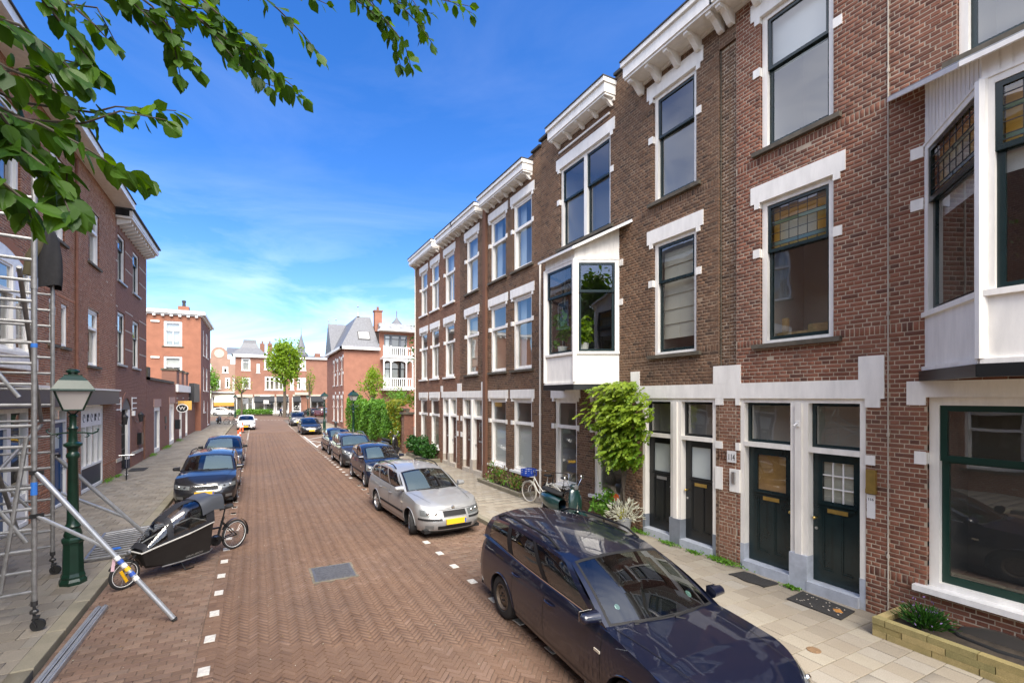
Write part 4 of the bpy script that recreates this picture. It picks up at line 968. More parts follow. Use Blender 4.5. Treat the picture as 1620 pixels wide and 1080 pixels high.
# the part of the same front that lies behind the frame edge: plain coursed wall with windows
hb = [(-5 + k * 2.6, -3.7 + k * 2.6, z0_, z1_) for k in range(6) for z0_, z1_ in ((0.8, 2.6), (4.0, 5.8), (7.2, 9.2))]
brick_wall(HL1, FLf, -7.0, 11.6, PZ - 0.02, LT, hb, 'left_brick', 'mortar_light', (), 0)
for a, c, z0_, z1_ in hb: window(HL1, FLf, a, c, z0_, z1_, z0_ + (z1_ - z0_) * 0.65, sash='white_paint', lintel=False, blocks=False, inside='white_drape' if z0_ > 3 else None)
window(HL1, FLf, 16.36, 17.42, 7.15, 9.35, 8.55, sash='white_paint', lintel=False, blocks=False, inside='roller')
for a, c in ((16.28, 16.74), (17.14, 17.62)): window(HL1, FLf, a, c, 4.36, 5.52, None, sash='white_paint', lintel=False, blocks=False, fw=0.07, sw=0.04, d=-0.03)
window(HL1, FLf, 12.4, 14.6, 7.1, 9.3, 8.5, sash='white_paint', lintel=False, blocks=False, mull=(13.5,), inside='white_drape')
# shallow white bay under a segmental arch
W = window(HL1, FLf, 12.2, 14.80, 3.95, 5.85, 5.2, sash='white_paint', lintel=False, blocks=False, mull=(13.05, 13.95), d=0.10, sill='white_paint', dsill=0.22)
b = MB(); b.fbox(FLf, 12.1, 14.9, 3.60, 3.88, 0.0, 0.20); b.build('bay_panel', 'bright_white', W)
def arch_pts(s0, s1, z, rise, n=10): return [(s0 + (s1 - s0) * i / n, z + rise * math.sin(math.pi * i / n)) for i in range(n + 1)]
b = MB(); P = arch_pts(12.05, 14.95, 5.85, 0.32)
for (a, za), (c, zc) in zip(P[:-1], P[1:]): b.fprism(FLf, [(a, za), (c, zc), (c, zc + 0.22), (a, za + 0.22)], -0.05, 0.015)
b.build('arch', 'left_brick', HL1, attr=[0.5] * len(b.f))
b = MB(); b.fprism(FLf, [(12.2, 5.83)] + P[1:-1] + [(14.8, 5.83)], -0.03, 0.012); b.build('tympanum', 'bright_white', W)
def blue_door(H, F, s0, s1, z1, glaze=True):
    b = MB(); frame_ring(b, F, s0, s1, PZ, z1, 0.09, -0.16, -0.03, wb=0.05); b.fbox(F, s0 + 0.09, s1 - 0.09, z1 - 0.42, z1 - 0.35, -0.15, -0.03); fr = b.build('door_frame', 'bright_white', H)
    door(H, F, s0 + 0.095, s1 - 0.095, PZ + 0.055, z1 - 0.425, -0.09, m='blue_paint', glaze='frost', slot='steel', knob_side=1, zg=1.62)
    MB().quad(F(s0 + 0.1, z1 - 0.34, -0.1), F(s1 - 0.1, z1 - 0.34, -0.1), F(s1 - 0.1, z1 - 0.1, -0.1), F(s0 + 0.1, z1 - 0.1, -0.1)).build('pane', 'window_glass', fr, fix=False)
    room(fr, F, s0 + 0.1, s1 - 0.1, z1 - 0.34, z1 - 0.1, 'room_dark', 1.0, -0.2)
blue_door(HL1, FLf, 16.5, 17.66, 2.74)
blue_door(HL1, FLf, 13.0, 14.1, 2.74)
b = MB(); frame_ring(b, FLf, 14.1, 15.1, PZ, 2.74, 0.09, -0.15, -0.03); b.fbox(FLf, 14.19, 15.01, PZ + 0.09, 0.8, -0.12, -0.05); w = b.build('shop_window', 'bright_white', HL1)
MB().quad(FLf(14.2, 0.8, -0.1), FLf(15.0, 0.8, -0.1), FLf(15.0, 2.6, -0.1), FLf(14.2, 2.6, -0.1)).build('pane', 'window_glass', w, fix=False); room(w, FLf, 14.2, 15.0, 0.8, 2.6, 'room_dark', 1.5, -0.17)
b = MB(); b.fbox(FLf, 16.40, 16.47, 1.62, 2.05, 0.0, 0.012); b.build('notice', 'bright_white', HL1)
b = MB(); b.fbox(FLf, 11.6, 22.30, 2.76, 3.22, -0.02, 0.22); fz = b.build('shop_fascia', 'navy_paint', HL1)
b = MB(); b.fbox(FLf, 11.55, 22.35, 3.22, 3.27, -0.02, 0.26); b.build('fascia_cap', 'bright_white', fz)
downpipe(HL1, FLf, 18.27, 3.28, 9.9, 0.04, 0.04, 'clay_pipe')
# right half of that front: shop window with painted letters above
holesB = [(19.55, 20.72, 7.25, 8.98), (19.50, 20.66, 3.99, 5.80), (18.80, 21.20, 0, 2.74)]
brick_wall(HL1, FLf, 18.26, 22.84, PZ - 0.02, LT, holesB, 'left_brick', 'mortar_light', (0.62,), 120, name='shop_wall')
window(HL1, FLf, 19.55, 20.72, 7.25, 8.98, 8.35, sash='white_paint', lintel=False, blocks=False)
window(HL1, FLf, 19.50, 20.66, 3.99, 5.80, 5.2, sash='white_paint', lintel=False, blocks=False)
b = MB(); frame_ring(b, FLf, 18.80, 21.20, PZ, 2.72, 0.10, -0.15, -0.02)
for s in (19.4, 20.0, 20.6): b.fbox(FLf, s - 0.03, s + 0.03, 0.85, 2.12, -0.12, -0.03)
b.fbox(FLf, 18.9, 21.1, 2.08, 2.62, -0.12, -0.035); b.fbox(FLf, 18.9, 21.1, 0.80, 0.87, -0.14, -0.025)
SW = b.build('shop_window', 'bright_white', HL1)
b = MB(); b.fbox(FLf, 18.9, 21.1, PZ + 0.1, 0.80, -0.12, -0.05); b.build('stall_riser', 'navy_paint', SW)
for a in (18.9, 19.43, 20.03, 20.63): MB().quad(FLf(a, 0.87, -0.09), FLf(a + 0.47, 0.87, -0.09), FLf(a + 0.47, 2.08, -0.09), FLf(a, 2.08, -0.09)).build('pane', 'window_glass', SW, fix=False)
room(SW, FLf, 18.9, 21.1, 0.85, 2.1, 'room_wall', 2.0, -0.17)
for k, s in enumerate((19.15, 19.75, 20.35, 20.9)): curtain(SW, FLf, s - 0.2, s + 0.12, 0.9, 2.05, -0.3, 'curtain_white', waves=3)
for k, s in enumerate((19.2, 19.6, 20.0, 20.4, 20.8)):                                   # flourishes painted over the window
    b = MB(); b.tube([FLf(s + 0.09 * math.cos(t), 2.35 + 0.12 * math.sin(t * (1 + k % 2)), -0.03) for t in np.linspace(0, 5.2, 14)], 0.008, 5); b.build('painted_flourish', 'dark_metal', SW)
# eave of the left house: broad soffit with white gutter
b = MB(); b.fbox(FLf, -7.0, 22.75, LT - 0.12, LT - 0.06, -0.1, 0.52); ev = b.build('soffit', 'cream_paint', HL1)
b = MB(); b.fbox(FLf, -7.0, 22.80, LT - 0.15, LT + 0.06, 0.52, 0.60); b.build('gutter', 'bright_white', ev)
b = MB(); b.fbox(FLf, -7.0, 22.82, LT + 0.06, LT + 0.09, -0.2, 0.64); b.build('roof_edge', 'dark_roof', ev)
b = MB(); b.quad((FL + 0.6, -7, LT + 0.09), (FL - 3.5, -7, LT + 2.2), (FL - 3.5, 22.8, LT + 2.2), (FL + 0.6, 22.8, LT + 0.09)); b.build('roof', 'dark_roof', HL1, fix=False)
b = MB(); b.quad((FL - 9, -7, 0), (FL - 9, 22.84, 0), (FL - 9, 22.84, LT), (FL - 9, -7, LT)); b.quad((FL - 0.1, -7, 0), (FL - 9, -7, 0), (FL - 9, -7, LT), (FL - 0.1, -7, LT)); b.build('rear_wall', 'mortar_brown', HL1, fix=False)

# ---- painted house with the arched entrance
HL2 = thing('brick_house', 'brown painted brick house with arched glazed entrance and bracketed white eave', 'house', (FL, 25.7, 0), group='houses along the left pavement')
holes = [(23.15, 24.32, 7.45, 9.25), (25.70, 26.95, 7.45, 9.25), (23.15, 24.32, 4.26, 6.28), (25.70, 26.95, 4.26, 6.28), (23.75, 25.35, 0, 2.95), (27.75, 28.35, 0, 2.15)]
brick_wall(HL2, FLf, 22.85, 28.6, PZ - 0.02, 9.8, holes, 'painted_brick', 'mortar_paint', (), 120)
for a, c, z0_, z1_ in holes[:4]: window(HL2, FLf, a, c, z0_, z1_, z0_ + 1.28, sash='dark_green' if z0_ > 7 else 'dark_green', lintel=False, blocks=False, sill='zinc', room_m='room_wall', inside='white_drape')
for z in (4.9, 5.65, 6.4, 8.1, 8.8):
    for a, c in ((22.86, 23.14), (24.34, 25.68), (26.97, 28.58)): b = MB(); b.fbox(FLf, a, c, z, z + 0.045, -0.02, 0.006); b.build('pale_course', 'light_stone', HL2)
b = MB(); P = arch_pts(23.75, 25.35, 2.55, 0.42)
b.fprism(FLf, [(23.75, 2.5)] + P + [(25.35, 2.5)], -0.02, -0.3); b.build('arch_recess', 'room_dark', HL2)
b = MB()
for (a, za), (c, zc) in zip(P[:-1], P[1:]): b.fprism(FLf, [(a, za), (c, zc), (c, zc + 0.24), (a, za + 0.24)], -0.08, 0.02)
b.build('arch', 'painted_brick', HL2, attr=[0.4] * len(b.f))
b = MB(); frame_ring(b, FLf, 23.78, 24.95, PZ, 2.75, 0.06, -0.2, -0.12)
for s in (24.05, 24.35, 24.65): b.fbox(FLf, s - 0.02, s + 0.02, 0.3, 2.7, -0.19, -0.13)
for z in (0.9, 1.5, 2.05): b.fbox(FLf, 23.84, 24.89, z - 0.02, z + 0.02, -0.188, -0.132)
dgt = b.build('door', 'dark_metal', HL2)
MB().quad(FLf(23.84, 0.2, -0.165), FLf(24.89, 0.2, -0.165), FLf(24.89, 2.7, -0.165), FLf(23.84, 2.7, -0.165)).build('pane', 'window_glass', dgt, fix=False); room(dgt, FLf, 23.84, 24.89, 0.2, 2.7, 'room_wall', 1.5, -0.25)
b = MB(); b.fbox(FLf, 24.96, 25.35, 0.45, 2.80, -0.25, -0.03); b.build('door_post', 'bright_white', HL2)
b = MB(); b.fbox(FLf, 24.95, 25.36, PZ, 0.45, -0.25, -0.025); b.build('post_base', 'navy_paint', HL2)
for a, c in ((22.9, 23.6), (25.5, 26.4)):
    for z in (2.50, 2.72, 2.94): b = MB(); b.fbox(FLf, a, c, z, z + 0.05, -0.02, 0.018); b.build('white_course', 'bright_white', HL2)
    e = c if a < 24 else a; b = MB(); b.fbox(FLf, e - 0.035, e + 0.035, 2.44, 3.0, -0.02, 0.022); b.build('white_course', 'bright_white', HL2)
for a, c in ((22.9, 23.7), (25.4, 27.7)): b = MB(); b.fbox(FLf, a, c, 0.55, 0.68, -0.02, 0.03); b.build('plinth_band', 'light_stone', HL2)
b = MB(); b.fprism(FLf, [(27.75, PZ)] + arch_pts(27.75, 28.35, 1.95, 0.22, 8) + [(28.35, PZ)], -0.2, -0.08); b.build('side_door', 'black_paint', HL2)
for s in (23.25, 26.15):
    b = MB(); c = FLf(s, 2.15, 0.2); b.lathe([(0.06, -0.2), (0.10, 0.08), (0.11, 0.10), (0.02, 0.2), (0.0001, 0.24)], c, 6); b.tube([FLf(s, 2.0, 0), FLf(s, 1.9, 0.12), c + Vector((0, 0, -0.2))], 0.014, 6); b.build('wall_lantern', 'dark_metal', HL2)
b = MB(); b.fbox(FLf, 26.55, 26.95, 0.92, 1.42, 0.0, 0.16); b.build('letter_box', 'black_paint', HL2)
b = MB(); b.fbox(FLf, 25.5, 25.66, 2.22, 2.42, 0.0, 0.1); b.build('alarm_box', 'bright_white', HL2)
b = MB(); b.fbox(FLf, 22.84, 28.35, 9.72, 9.80, -0.1, 0.50); b.fbox(FLf, 22.80, 28.40, 9.80, 10.0, 0.42, 0.52); cv = b.build('eave', 'bright_white', HL2)
for k in range(13): b = MB(); s = 23.05 + k * 0.43; b.fprism(Facade(FLf(s, 0, 0), (1, 0, 0), (0, -1, 0)), [(0, 9.72), (0.42, 9.72), (0.40, 9.62), (0.1, 9.50), (0, 9.48)], -0.05, 0.05); b.build('bracket', 'bright_white', cv)
b = MB(); b.fbox(FLf, 22.80, 28.42, 10.0, 10.06, -0.3, 0.60); b.build('roof_edge', 'dark_roof', cv)
b = MB(); b.quad((FL + 0.55, 22.8, 10.06), (FL - 3.5, 22.8, 12.0), (FL - 3.5, 28.4, 12.0), (FL + 0.55, 28.4, 10.06)); b.build('roof', 'dark_roof', HL2, fix=False)
b = MB(); b.box((FL - 9, 28.58, 0), (FL - 0.02, 28.60, 9.8)); b.box((FL - 9.02, 22.85, 0), (FL - 9, 28.6, 9.8)); b.build('side_wall', 'mortar_paint', HL2)

# ---- low range with doors, signs and brick turrets
HLw = thing('low_brick_annexe', 'single storey brown brick annexe with pale door frames and three stubby brick turrets', 'annexe', (FL, 38, 0))
holes = [(30.6, 32.4, 0, 2.85), (35.6, 37.6, 0, 2.95), (39.9, 41.3, 0, 2.6), (43.2, 44.6, 0, 2.6)]
brick_wall(HLw, FLf, 28.62, 49.9, PZ - 0.02, 3.85, holes, 'painted_brick', 'mortar_paint', (), 0)
b = MB(); b.fbox(FLf, 28.62, 29.2, 3.85, 4.45, -0.4, 0.06); b.fbox(FLf, 28.62, 37.2, 3.85, 3.98, -0.4, 0.06); b.build('coping', 'sill_stone', HLw)
for a, c, z1_ in ((30.6, 32.4, 2.85), (35.6, 37.6, 2.95), (39.9, 41.3, 2.6), (43.2, 44.6, 2.6)):
    b = MB(); frame_ring(b, FLf, a, c, PZ, z1_ - 0.35, 0.22, -0.2, -0.02); fr = b.build('door_frame', 'cream_paint', HLw)
    b = MB(); b.fbox(FLf, a - 0.15, c + 0.15, z1_ - 0.36, z1_ + 0.05, -0.03, 0.03); b.build('lintel', 'pink_stone', HLw)
    b = MB(); b.fbox(FLf, a + 0.22, c - 0.22, PZ, z1_ - 0.57, -0.18, -0.12); b.build('door', 'grey_paint' if a < 33 else 'white_paint', fr)
b = MB(); b.fbox(FLf, 37.9, 37.95, 1.0, 1.6, 0.0, 0.02); b.fbox(FLf, 33.9, 34.4, 1.5, 1.9, 0, 0.03); b.fbox(FLf, 34.0, 34.3, 1.15, 1.35, 0, 0.03); b.build('plaques', 'dark_metal', HLw)
for s in (38.2, 40.6, 43.0):
    b = MB(); b.box((FL - 0.75, s, 3.85), (FL + 0.05, s + 1.3, 4.75)); t = b.build('turret', 'painted_brick', HLw, attr=[0.4] * 6)
    b = MB(); b.box((FL - 0.8, s - 0.06, 4.75), (FL + 0.1, s + 1.36, 4.87)); b.build('turret_cap', 'sill_stone', t)
b = MB(); b.fbox(FLf, 38.2, 45.2, 3.35, 3.84, 0.0, 0.14); b.build('white_fascia', 'bright_white', HLw)
b = MB(); b.fbox(FLf, 45.4, 49.5, 2.6, 4.1, 0.0, 0.35); b.build('sign_box', 'dark_metal', HLw)
for s in (38.9, 41.9, 45.2):
    for z in (2.3, 2.6, 2.9): b = MB(); b.fbox(FLf, s - 0.3, s + 0.3, z, z + 0.07, 0.0, 0.02); b.build('pale_course', 'light_stone', HLw)
b = MB(); b.quad((FL - 0.02, 28.62, 3.84), (FL - 9, 28.62, 3.84), (FL - 9, 49.9, 3.84), (FL - 0.02, 49.9, 3.84)); b.build('roof', 'dark_roof', HLw, fix=False)
lb = MB(); lb.fbox(FLf, 37.55, 37.95, 0.95, 1.55, 0.06, 0.3); tag(lb.build('letter_box', 'black_paint'), 'black letter box on the annexe wall beside a pale door', 'letter box')
# hanging signs
sg = thing('oval_sign', 'black oval hanging sign with white ring and white monogram', 'sign', (FL, 36, 2.3))
Fs = Facade((-3.98, 35.9, 2.32), (1, 0, 0), (0, -1, 0))
def disc(F, rx, rz, d0, d1, n=28): return [(rx * math.cos(2 * math.pi * i / n), rz * math.sin(2 * math.pi * i / n)) for i in range(n)]
b = MB(); b.fprism(Fs, disc(Fs, 0.31, 0.26, 0, 0), -0.03, 0.03); b.build('plate', 'bright_white', sg)
b = MB(); b.fprism(Fs, disc(Fs, 0.26, 0.21, 0, 0), 0.03, 0.036); b.build('field', 'black_paint', sg)
textmesh(sg, 'W', Fs, 0.0, -0.11, 0.038, 0.32, 'bright_white', xdir=Vector((1, 0, 0)))
b = MB(); b.tube([(FL, 35.9, 2.62), (-3.9, 35.9, 2.62)], 0.015, 6); b.tube([(-4.1, 35.9, 2.62), (-4.1, 35.9, 2.55)], 0.01, 6); b.build('bracket', 'dark_metal', sg)
mat('sign_yellow', (0.62, 0.36, 0.08), 0.5)
sy = MB(); sy.box((-4.55, 38.8, 2.15), (-3.78, 38.88, 2.75)); tag(sy.build('projecting_sign', 'sign_yellow'), 'plain amber square sign projecting from the annexe wall', 'sign')

# ---- orange brick house with a bare gable towards the street
HG = thing('brick_house', 'orange brick corner house with bare gable, two white windows and white dentil cornice', 'house', (-8, 51, 0))
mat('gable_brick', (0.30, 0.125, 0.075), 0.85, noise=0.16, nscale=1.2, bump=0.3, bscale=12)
mat('gable_brick_shaded', (0.20, 0.088, 0.062), 0.85, noise=0.2, nscale=1.2, bump=0.3, bscale=12)  # darker copy of the gable brick: street face shade put into the colour
FG = Facade((0, 50, 0), (1, 0, 0), (0, -1, 0)); FGs = Facade((-4.2, 0, 0), (0, 1, 0), (1, 0, 0))
def plain_wall(H, F, s0, s1, z0, z1, holes, m, name='wall'):
    cs = sorted({s0, s1, *[h[0] for h in holes], *[h[1] for h in holes]}); cz = sorted({z0, z1, *[h[2] for h in holes], *[h[3] for h in holes]}); b = MB()
    for i in range(len(cs) - 1):
        for j in range(len(cz) - 1):
            a, c = (cs[i] + cs[i + 1]) / 2, (cz[j] + cz[j + 1]) / 2
            if any(h[0] < a < h[1] and h[2] < c < h[3] for h in holes): continue
            b.fbox(F, cs[i], cs[i + 1], cz[j], cz[j + 1], -0.15, 0.0)
    return b.build(name, m, H, fix=False)
g1 = on_y(259, 507, 50); g2 = on_y(288, 548, 50); g3 = on_y(258, 563, 50); g4 = on_y(287, 602, 50)
holes = [(g1.x, g2.x, g2.z, g1.z), (g1.x, g2.x, g4.z - 0.3, g3.z)]
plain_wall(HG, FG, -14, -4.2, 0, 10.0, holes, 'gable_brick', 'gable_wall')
for h in holes: window(HG, FG, h[0], h[1], h[2], h[3], h[2] + (h[3] - h[2]) * 0.64, sash='bright_white', frame='bright_white', lintel=False, blocks=False, lo_mull=((h[0] + h[1]) / 2,), inside='roller' if h[2] < 6 else 'sheer', fw=0.12, sill='sill_stone')
holes = [(52.2, 53.4, 6.8, 9.2), (55, 57.0, 6.8, 9.2), (52.2, 53.4, 3.6, 5.8), (55, 57, 3.6, 5.8), (52.4, 54.0, 1.6, 2.7), (56.5, 57.6, 0.3, 2.6)]
plain_wall(HG, FGs, 50.155, 60.0, 0, 10.0, holes, 'gable_brick_shaded', 'side_wall')
for h in holes: window(HG, FGs, *h, h[2] + (h[3] - h[2]) * 0.6, sash='bright_white', frame='bright_white', lintel=False, blocks=False, sill='bright_white')
b = MB(); b.box((-14, 49.85, 10.0), (-4.05, 60.1, 10.12)); b.box((-14, 49.65, 10.12), (-3.85, 60.2, 10.35)); cg = b.build('cornice', 'bright_white', HG)
for k in range(16): b = MB(); x = -4.5 - k * 0.6; b.box((x - 0.1, 49.72, 9.86), (x + 0.1, 49.99, 10.0)); b.build('dentil', 'bright_white', cg)
b = MB(); b.box((-14, 49.7, 10.35), (-3.9, 60.2, 10.45)); b.build('roof', 'zinc', HG)
ch = MB(); ch.box((-6.0, 51.2, 10.4), (-5.2, 52.0, 11.0)); C = ch.build('chimney', 'gable_brick', HG)
ch = MB(); ch.lathe([(0.14, 11.0), (0.12, 11.35), (0.16, 11.4), (0.16, 11.55), (0.0001, 11.6)], (-5.6, 51.6, 0), 8); ch.build('chimney_pot', 'dark_metal', C)
for z in (9.2, 5.9): b = MB(); p = on_y(250, 508 if z > 7 else 565, 49.95); b.box((p.x - 0.5, 49.9, p.z - 0.06), (p.x + 0.1, 50.0, p.z + 0.08)); b.build('anchor_plate', 'bright_white', HG)
# ================================================================== THE FAR END
# ---- villa with balconies behind the ivy wall
mat('villa_brick', (0.29, 0.13, 0.085), 0.85, noise=0.15, nscale=1.5, bump=0.3, bscale=12)
V = thing('villa', 'brick villa with slate hipped roof and two white balconies above the ivy wall', 'house', (11, 50, 0))
FV = Facade((0, 48, 0), (1, 0, 0), (0, -1, 0)); FVs = Facade((7.4, 0, 0), (0, 1, 0), (-1, 0, 0))
plain_wall(V, FV, 7.4, 10.75, 0, 7.6, [], 'villa_brick', 'gable_wall')
loggia = [(11.2, 13.5, 4.05, 6.55), (11.2, 13.5, 7.0, 9.2)]
plain_wall(V, FV, 10.75, 17.0, 0, 9.5, loggia, 'villa_brick', 'rear_front')
hs_ = [(48.9, 49.7, 4.2, 6.6), (51.5, 52.4, 4.2, 6.6), (54.0, 54.9, 4.2, 6.6), (48.8, 49.7, 0.7, 2.9), (51.2, 52.4, 0.5, 2.9), (54, 55.2, 0.5, 2.9)]
plain_wall(V, FVs, 48.155, 60.0, 0, 7.6, hs_, 'villa_brick', 'street_wall')
for h in hs_: window(V, FVs, *h, h[2] + (h[3] - h[2]) * 0.62, sash='bright_white', frame='bright_white', blocks=True, sill='bright_white', lint_h=0.3, ears=0.12)
for z in (3.3, 5.2, 6.8):
    for s in (48.35, 50.5, 53.2): b = MB(); b.fbox(FVs, s - 0.25, s + 0.25, z, z + 0.25, -0.02, 0.02); b.build('corner_stone', 'bright_white', V)
for h in loggia:
    W = window(V, FV, *h, h[2] + 1.75, sash='black_paint', frame='black_paint' if h[2] < 6 else 'grey_paint', lintel=False, blocks=False, mull=(11.9, 12.8), sill=None, inside='white_drape')
# balconies
for i, zf in enumerate((3.88, 6.88)):
    b = MB(); b.box((10.80, 46.6, zf - 0.22), (13.75, 48.0, zf)); b.box((10.70, 46.5, zf - 0.08), (13.85, 46.62, zf + 0.02)); B = b.build('balcony', 'bright_white', V)
    b = MB(); b.box((10.82, 46.62, zf + 0.88), (13.73, 46.72, zf + 0.97)); b.box((10.82, 46.63, zf + 0.1), (13.73, 46.70, zf + 0.17)); b.build('handrail', 'bright_white', B)
    for k in range(14):
        b = MB(); x = 10.98 + k * 0.2; b.box((x - 0.028, 46.64, zf + 0.17), (x + 0.028, 46.69, zf + 0.88)); b.build('baluster', 'bright_white', B)
    for x in (10.86, 11.55, 13.05, 13.68):
        b = MB(); b.box((x - 0.055, 46.60, zf), (x + 0.055, 46.72, zf + (2.75 if i == 0 else 1.08))); b.build('post', 'bright_white', B)
b = MB()
for x0, x1 in ((10.91, 11.5), (11.6, 13.0), (13.1, 13.63)):
    P = [(x0, 6.62), (x0, 6.30)] + [(x0 + (x1 - x0) * t, 6.30 + 0.22 * math.sin(math.pi * t) ** 0.5) for t in (0.1, 0.25, 0.5, 0.75, 0.9)] + [(x1, 6.30), (x1, 6.62)]
    b.fprism(Facade((0, 46.62, 0), (1, 0, 0), (0, -1, 0)), P, -0.05, 0.02)
b.build('balcony_arch', 'bright_white', V)
b = MB(); b.box((10.6, 46.9, 9.45), (17, 48.2, 9.65)); b.build('eave', 'bright_white', V)
for k in range(4): b = MB(); b.quad((10.7 + k * 1.05, 47.2, 9.70), (11.7 + k * 1.05, 47.2, 9.70), (11.7 + k * 1.05, 49.0, 10.45), (10.7 + k * 1.05, 49.0, 10.45)); b.build('roof_panel', 'zinc', V, fix=False)
b = MB(); b.box((10.75, 48.05, 9.5), (17, 60, 10.3)); b.build('flat_roof', 'zinc', V)
# slate hipped roof with skylight, chimney and finials
b = MB(); e = [(7.1, 47.75, 7.75), (10.75, 47.75, 7.75), (10.75, 60, 7.75), (7.1, 60, 7.75)]; t = [(8.9, 49.6, 11.0), (10.2, 49.6, 11.0), (10.2, 58, 11.0), (8.9, 58, 11.0)]
for i in range(4): b.quad(e[i], e[(i + 1) % 4], t[(i + 1) % 4], t[i])
b.quad(*t); rf = b.build('roof', 'slate', V, fix=False)
b = MB(); b.box((7.0, 47.6, 7.55), (10.75, 47.78, 7.8)); b.box((7.0, 47.6, 7.55), (7.2, 60, 7.8)); b.build('gutter', 'bright_white', V)
n_ = Vector((0, -3.25, 1.85)).normalized()
b = MB(); c = Vector((9.35, 48.45, 8.98)); up = Vector((0, 1.85, 3.25)).normalized()
b.obox(c + n_ * 0.03, (1.15, 0.95, 0.08), Matrix(((1, 0, 0), (0, up.y, n_.y), (0, up.z, n_.z))).to_3x3()); b.build('skylight_frame', 'dark_metal', rf)
b = MB(); b.obox(c + n_ * 0.06, (0.95, 0.75, 0.06), Matrix(((1, 0, 0), (0, up.y, n_.y), (0, up.z, n_.z))).to_3x3()); b.build('skylight', 'bright_white', rf)
b = MB(); b.box((10.45, 48.6, 9.5), (11.15, 49.3, 11.5)); c_ = b.build('chimney', 'villa_brick', V)
b = MB(); b.box((10.38, 48.53, 11.5), (11.22, 49.37, 11.62)); b.lathe([(0.13, 11.62), (0.11, 12.0), (0.0001, 12.02)], (10.8, 48.95, 0), 8); b.build('chimney_pot', 'clay_pipe', c_)
for x, y, z in ((9.0, 49.6, 11.0), (7.9, 56.5, 10.6), (7.3, 58, 10.6)): b = MB(); b.lathe([(0.16, 0), (0.10, 0.25), (0.03, 0.4), (0.03, 0.9), (0.09, 1.0), (0.02, 1.1), (0.0001, 1.3)], (x, y, z), 8); b.build('finial', 'zinc', V)
b = MB(); b.prism([(7.0, 53.5, 7.8), (7.0, 58.5, 7.8), (7.0, 56, 11.0)], (2.5, 0, 0)); b.build('dormer', 'slate', V)
b = MB(); b.lathe([(0.9, 10.3), (0.55, 10.7), (0.2, 11.1), (0.05, 11.4), (0.05, 12.0), (0.0001, 12.1)], (13.1, 50.5, 0), 10); b.build('roof_cap', 'slate', V)

# ---- shops across the far street
mat('pale_brick', (0.32, 0.20, 0.15), 0.85, noise=0.12, nscale=0.8)
mat('shop_brick', (0.26, 0.125, 0.085), 0.85, noise=0.14, nscale=0.8)
YS = 98.0; FS = Facade((0, YS, 0), (1, 0, 0), (0, -1, 0))
def px(u, v, dy=0.0):
    p = on_y(u, v, YS + dy); return p.x, p.z
def fwin(H, u0, u1, v0, v1, mull=1, tr=0.66, d=-0.1, sash='bright_white'):
    x0, z1 = px(u0, v0); x1, z0 = px(u1, v1)
    return (x0, x1, z0, z1, tr, mull)
def far_house(label, u0, u1, vtop, wins, m, cat='shop building', vbase=640, grp='shop buildings across the far street'):
    x0, zt = px(u0, vtop); x1, _ = px(u1, vtop); H = thing('shop_building', label, cat, ((x0 + x1) / 2, YS, 0), group=grp)
    hs = [(*fwin(H, *w[:4])[:4],) for w in wins]
    plain_wall(H, FS, x0, x1, 0, zt, hs, m)
    for h, w in zip(hs, wins):
        k = w[4] if len(w) > 4 else 0; mu = [h[0] + (h[1] - h[0]) * (i + 1) / (k + 1) for i in range(k)]
        window(H, FS, *h, h[2] + (h[3] - h[2]) * 0.66, sash='bright_white', frame='bright_white', lintel=False, blocks=False, mull=mu, fw=0.18, sw=0.07, sill='bright_white', room_m='room_wall')
    return H, x0, x1, zt
def shopfront(H, u0, u1, awn='black_paint', nb=3, kind='awning'):
    x0, _ = px(u0, 620); x1, _ = px(u1, 620); b = MB(); b.fbox(FS, x0, x1, 3.0, 3.5, 0.0, 0.5); b.build('shop_fascia', 'light_stone', H)
    b = MB()
    for k in range(nb + 1): x = x0 + (x1 - x0) * k / nb; b.fbox(FS, x - 0.12, x + 0.12, 0, 3.0, 0.0, 0.12)
    b.fbox(FS, x0, x1, 0, 0.55, 0.0, 0.08); b.build('shopfront_frame', 'bright_white', H)
    for k in range(nb):
        a, c = x0 + (x1 - x0) * k / nb + 0.12, x0 + (x1 - x0) * (k + 1) / nb - 0.12
        MB().quad(FS(a, 0.55, 0.05), FS(c, 0.55, 0.05), FS(c, 3.0, 0.05), FS(a, 3.0, 0.05)).build('shop_pane', 'window_glass', H, fix=False)
        MB().quad(FS(a, 0.55, 0.012), FS(c, 0.55, 0.012), FS(c, 3.0, 0.012), FS(a, 3.0, 0.012)).build('display_back', 'room_dark', H, fix=False)
    if awn:
        b = MB(); F2 = FS; b.prism([F2(x0, 3.2, 0.5), F2(x0, 2.25, 1.5), F2(x0, 2.0, 1.5), F2(x0, 2.9, 0.5)], (x1 - x0, 0, 0)); b.build('awning', awn, H)
mat('awning_cream', (0.70, 0.66, 0.55), 0.8); mat('awning_orange', (0.60, 0.26, 0.04), 0.8)
S1, x0, x1, zt = far_house('pale brick shop building with curved gable and cream awning', 334, 372, 575, [(352, 361, 579, 590, 0), (356, 364, 597, 613, 0), (368, 371, 597, 618, 0), (342, 349, 600, 615)], 'pale_brick')
b = MB(); xm = (x0 + x1) / 2 - 0.6; b.fbox(FS, xm - 1.7, xm + 1.7, zt, zt + 0.9, -0.4, 0.0); b.fbox(FS, xm - 1.25, xm + 1.25, zt + 0.9, zt + 1.7, -0.4, 0.0); b.fprism(FS, [(xm + 1.25 * math.cos(t), zt + 1.7 + 1.25 * math.sin(t)) for t in np.linspace(0, math.pi, 13)], -0.4, 0.0); g = b.build('gable', 'pale_brick', S1)
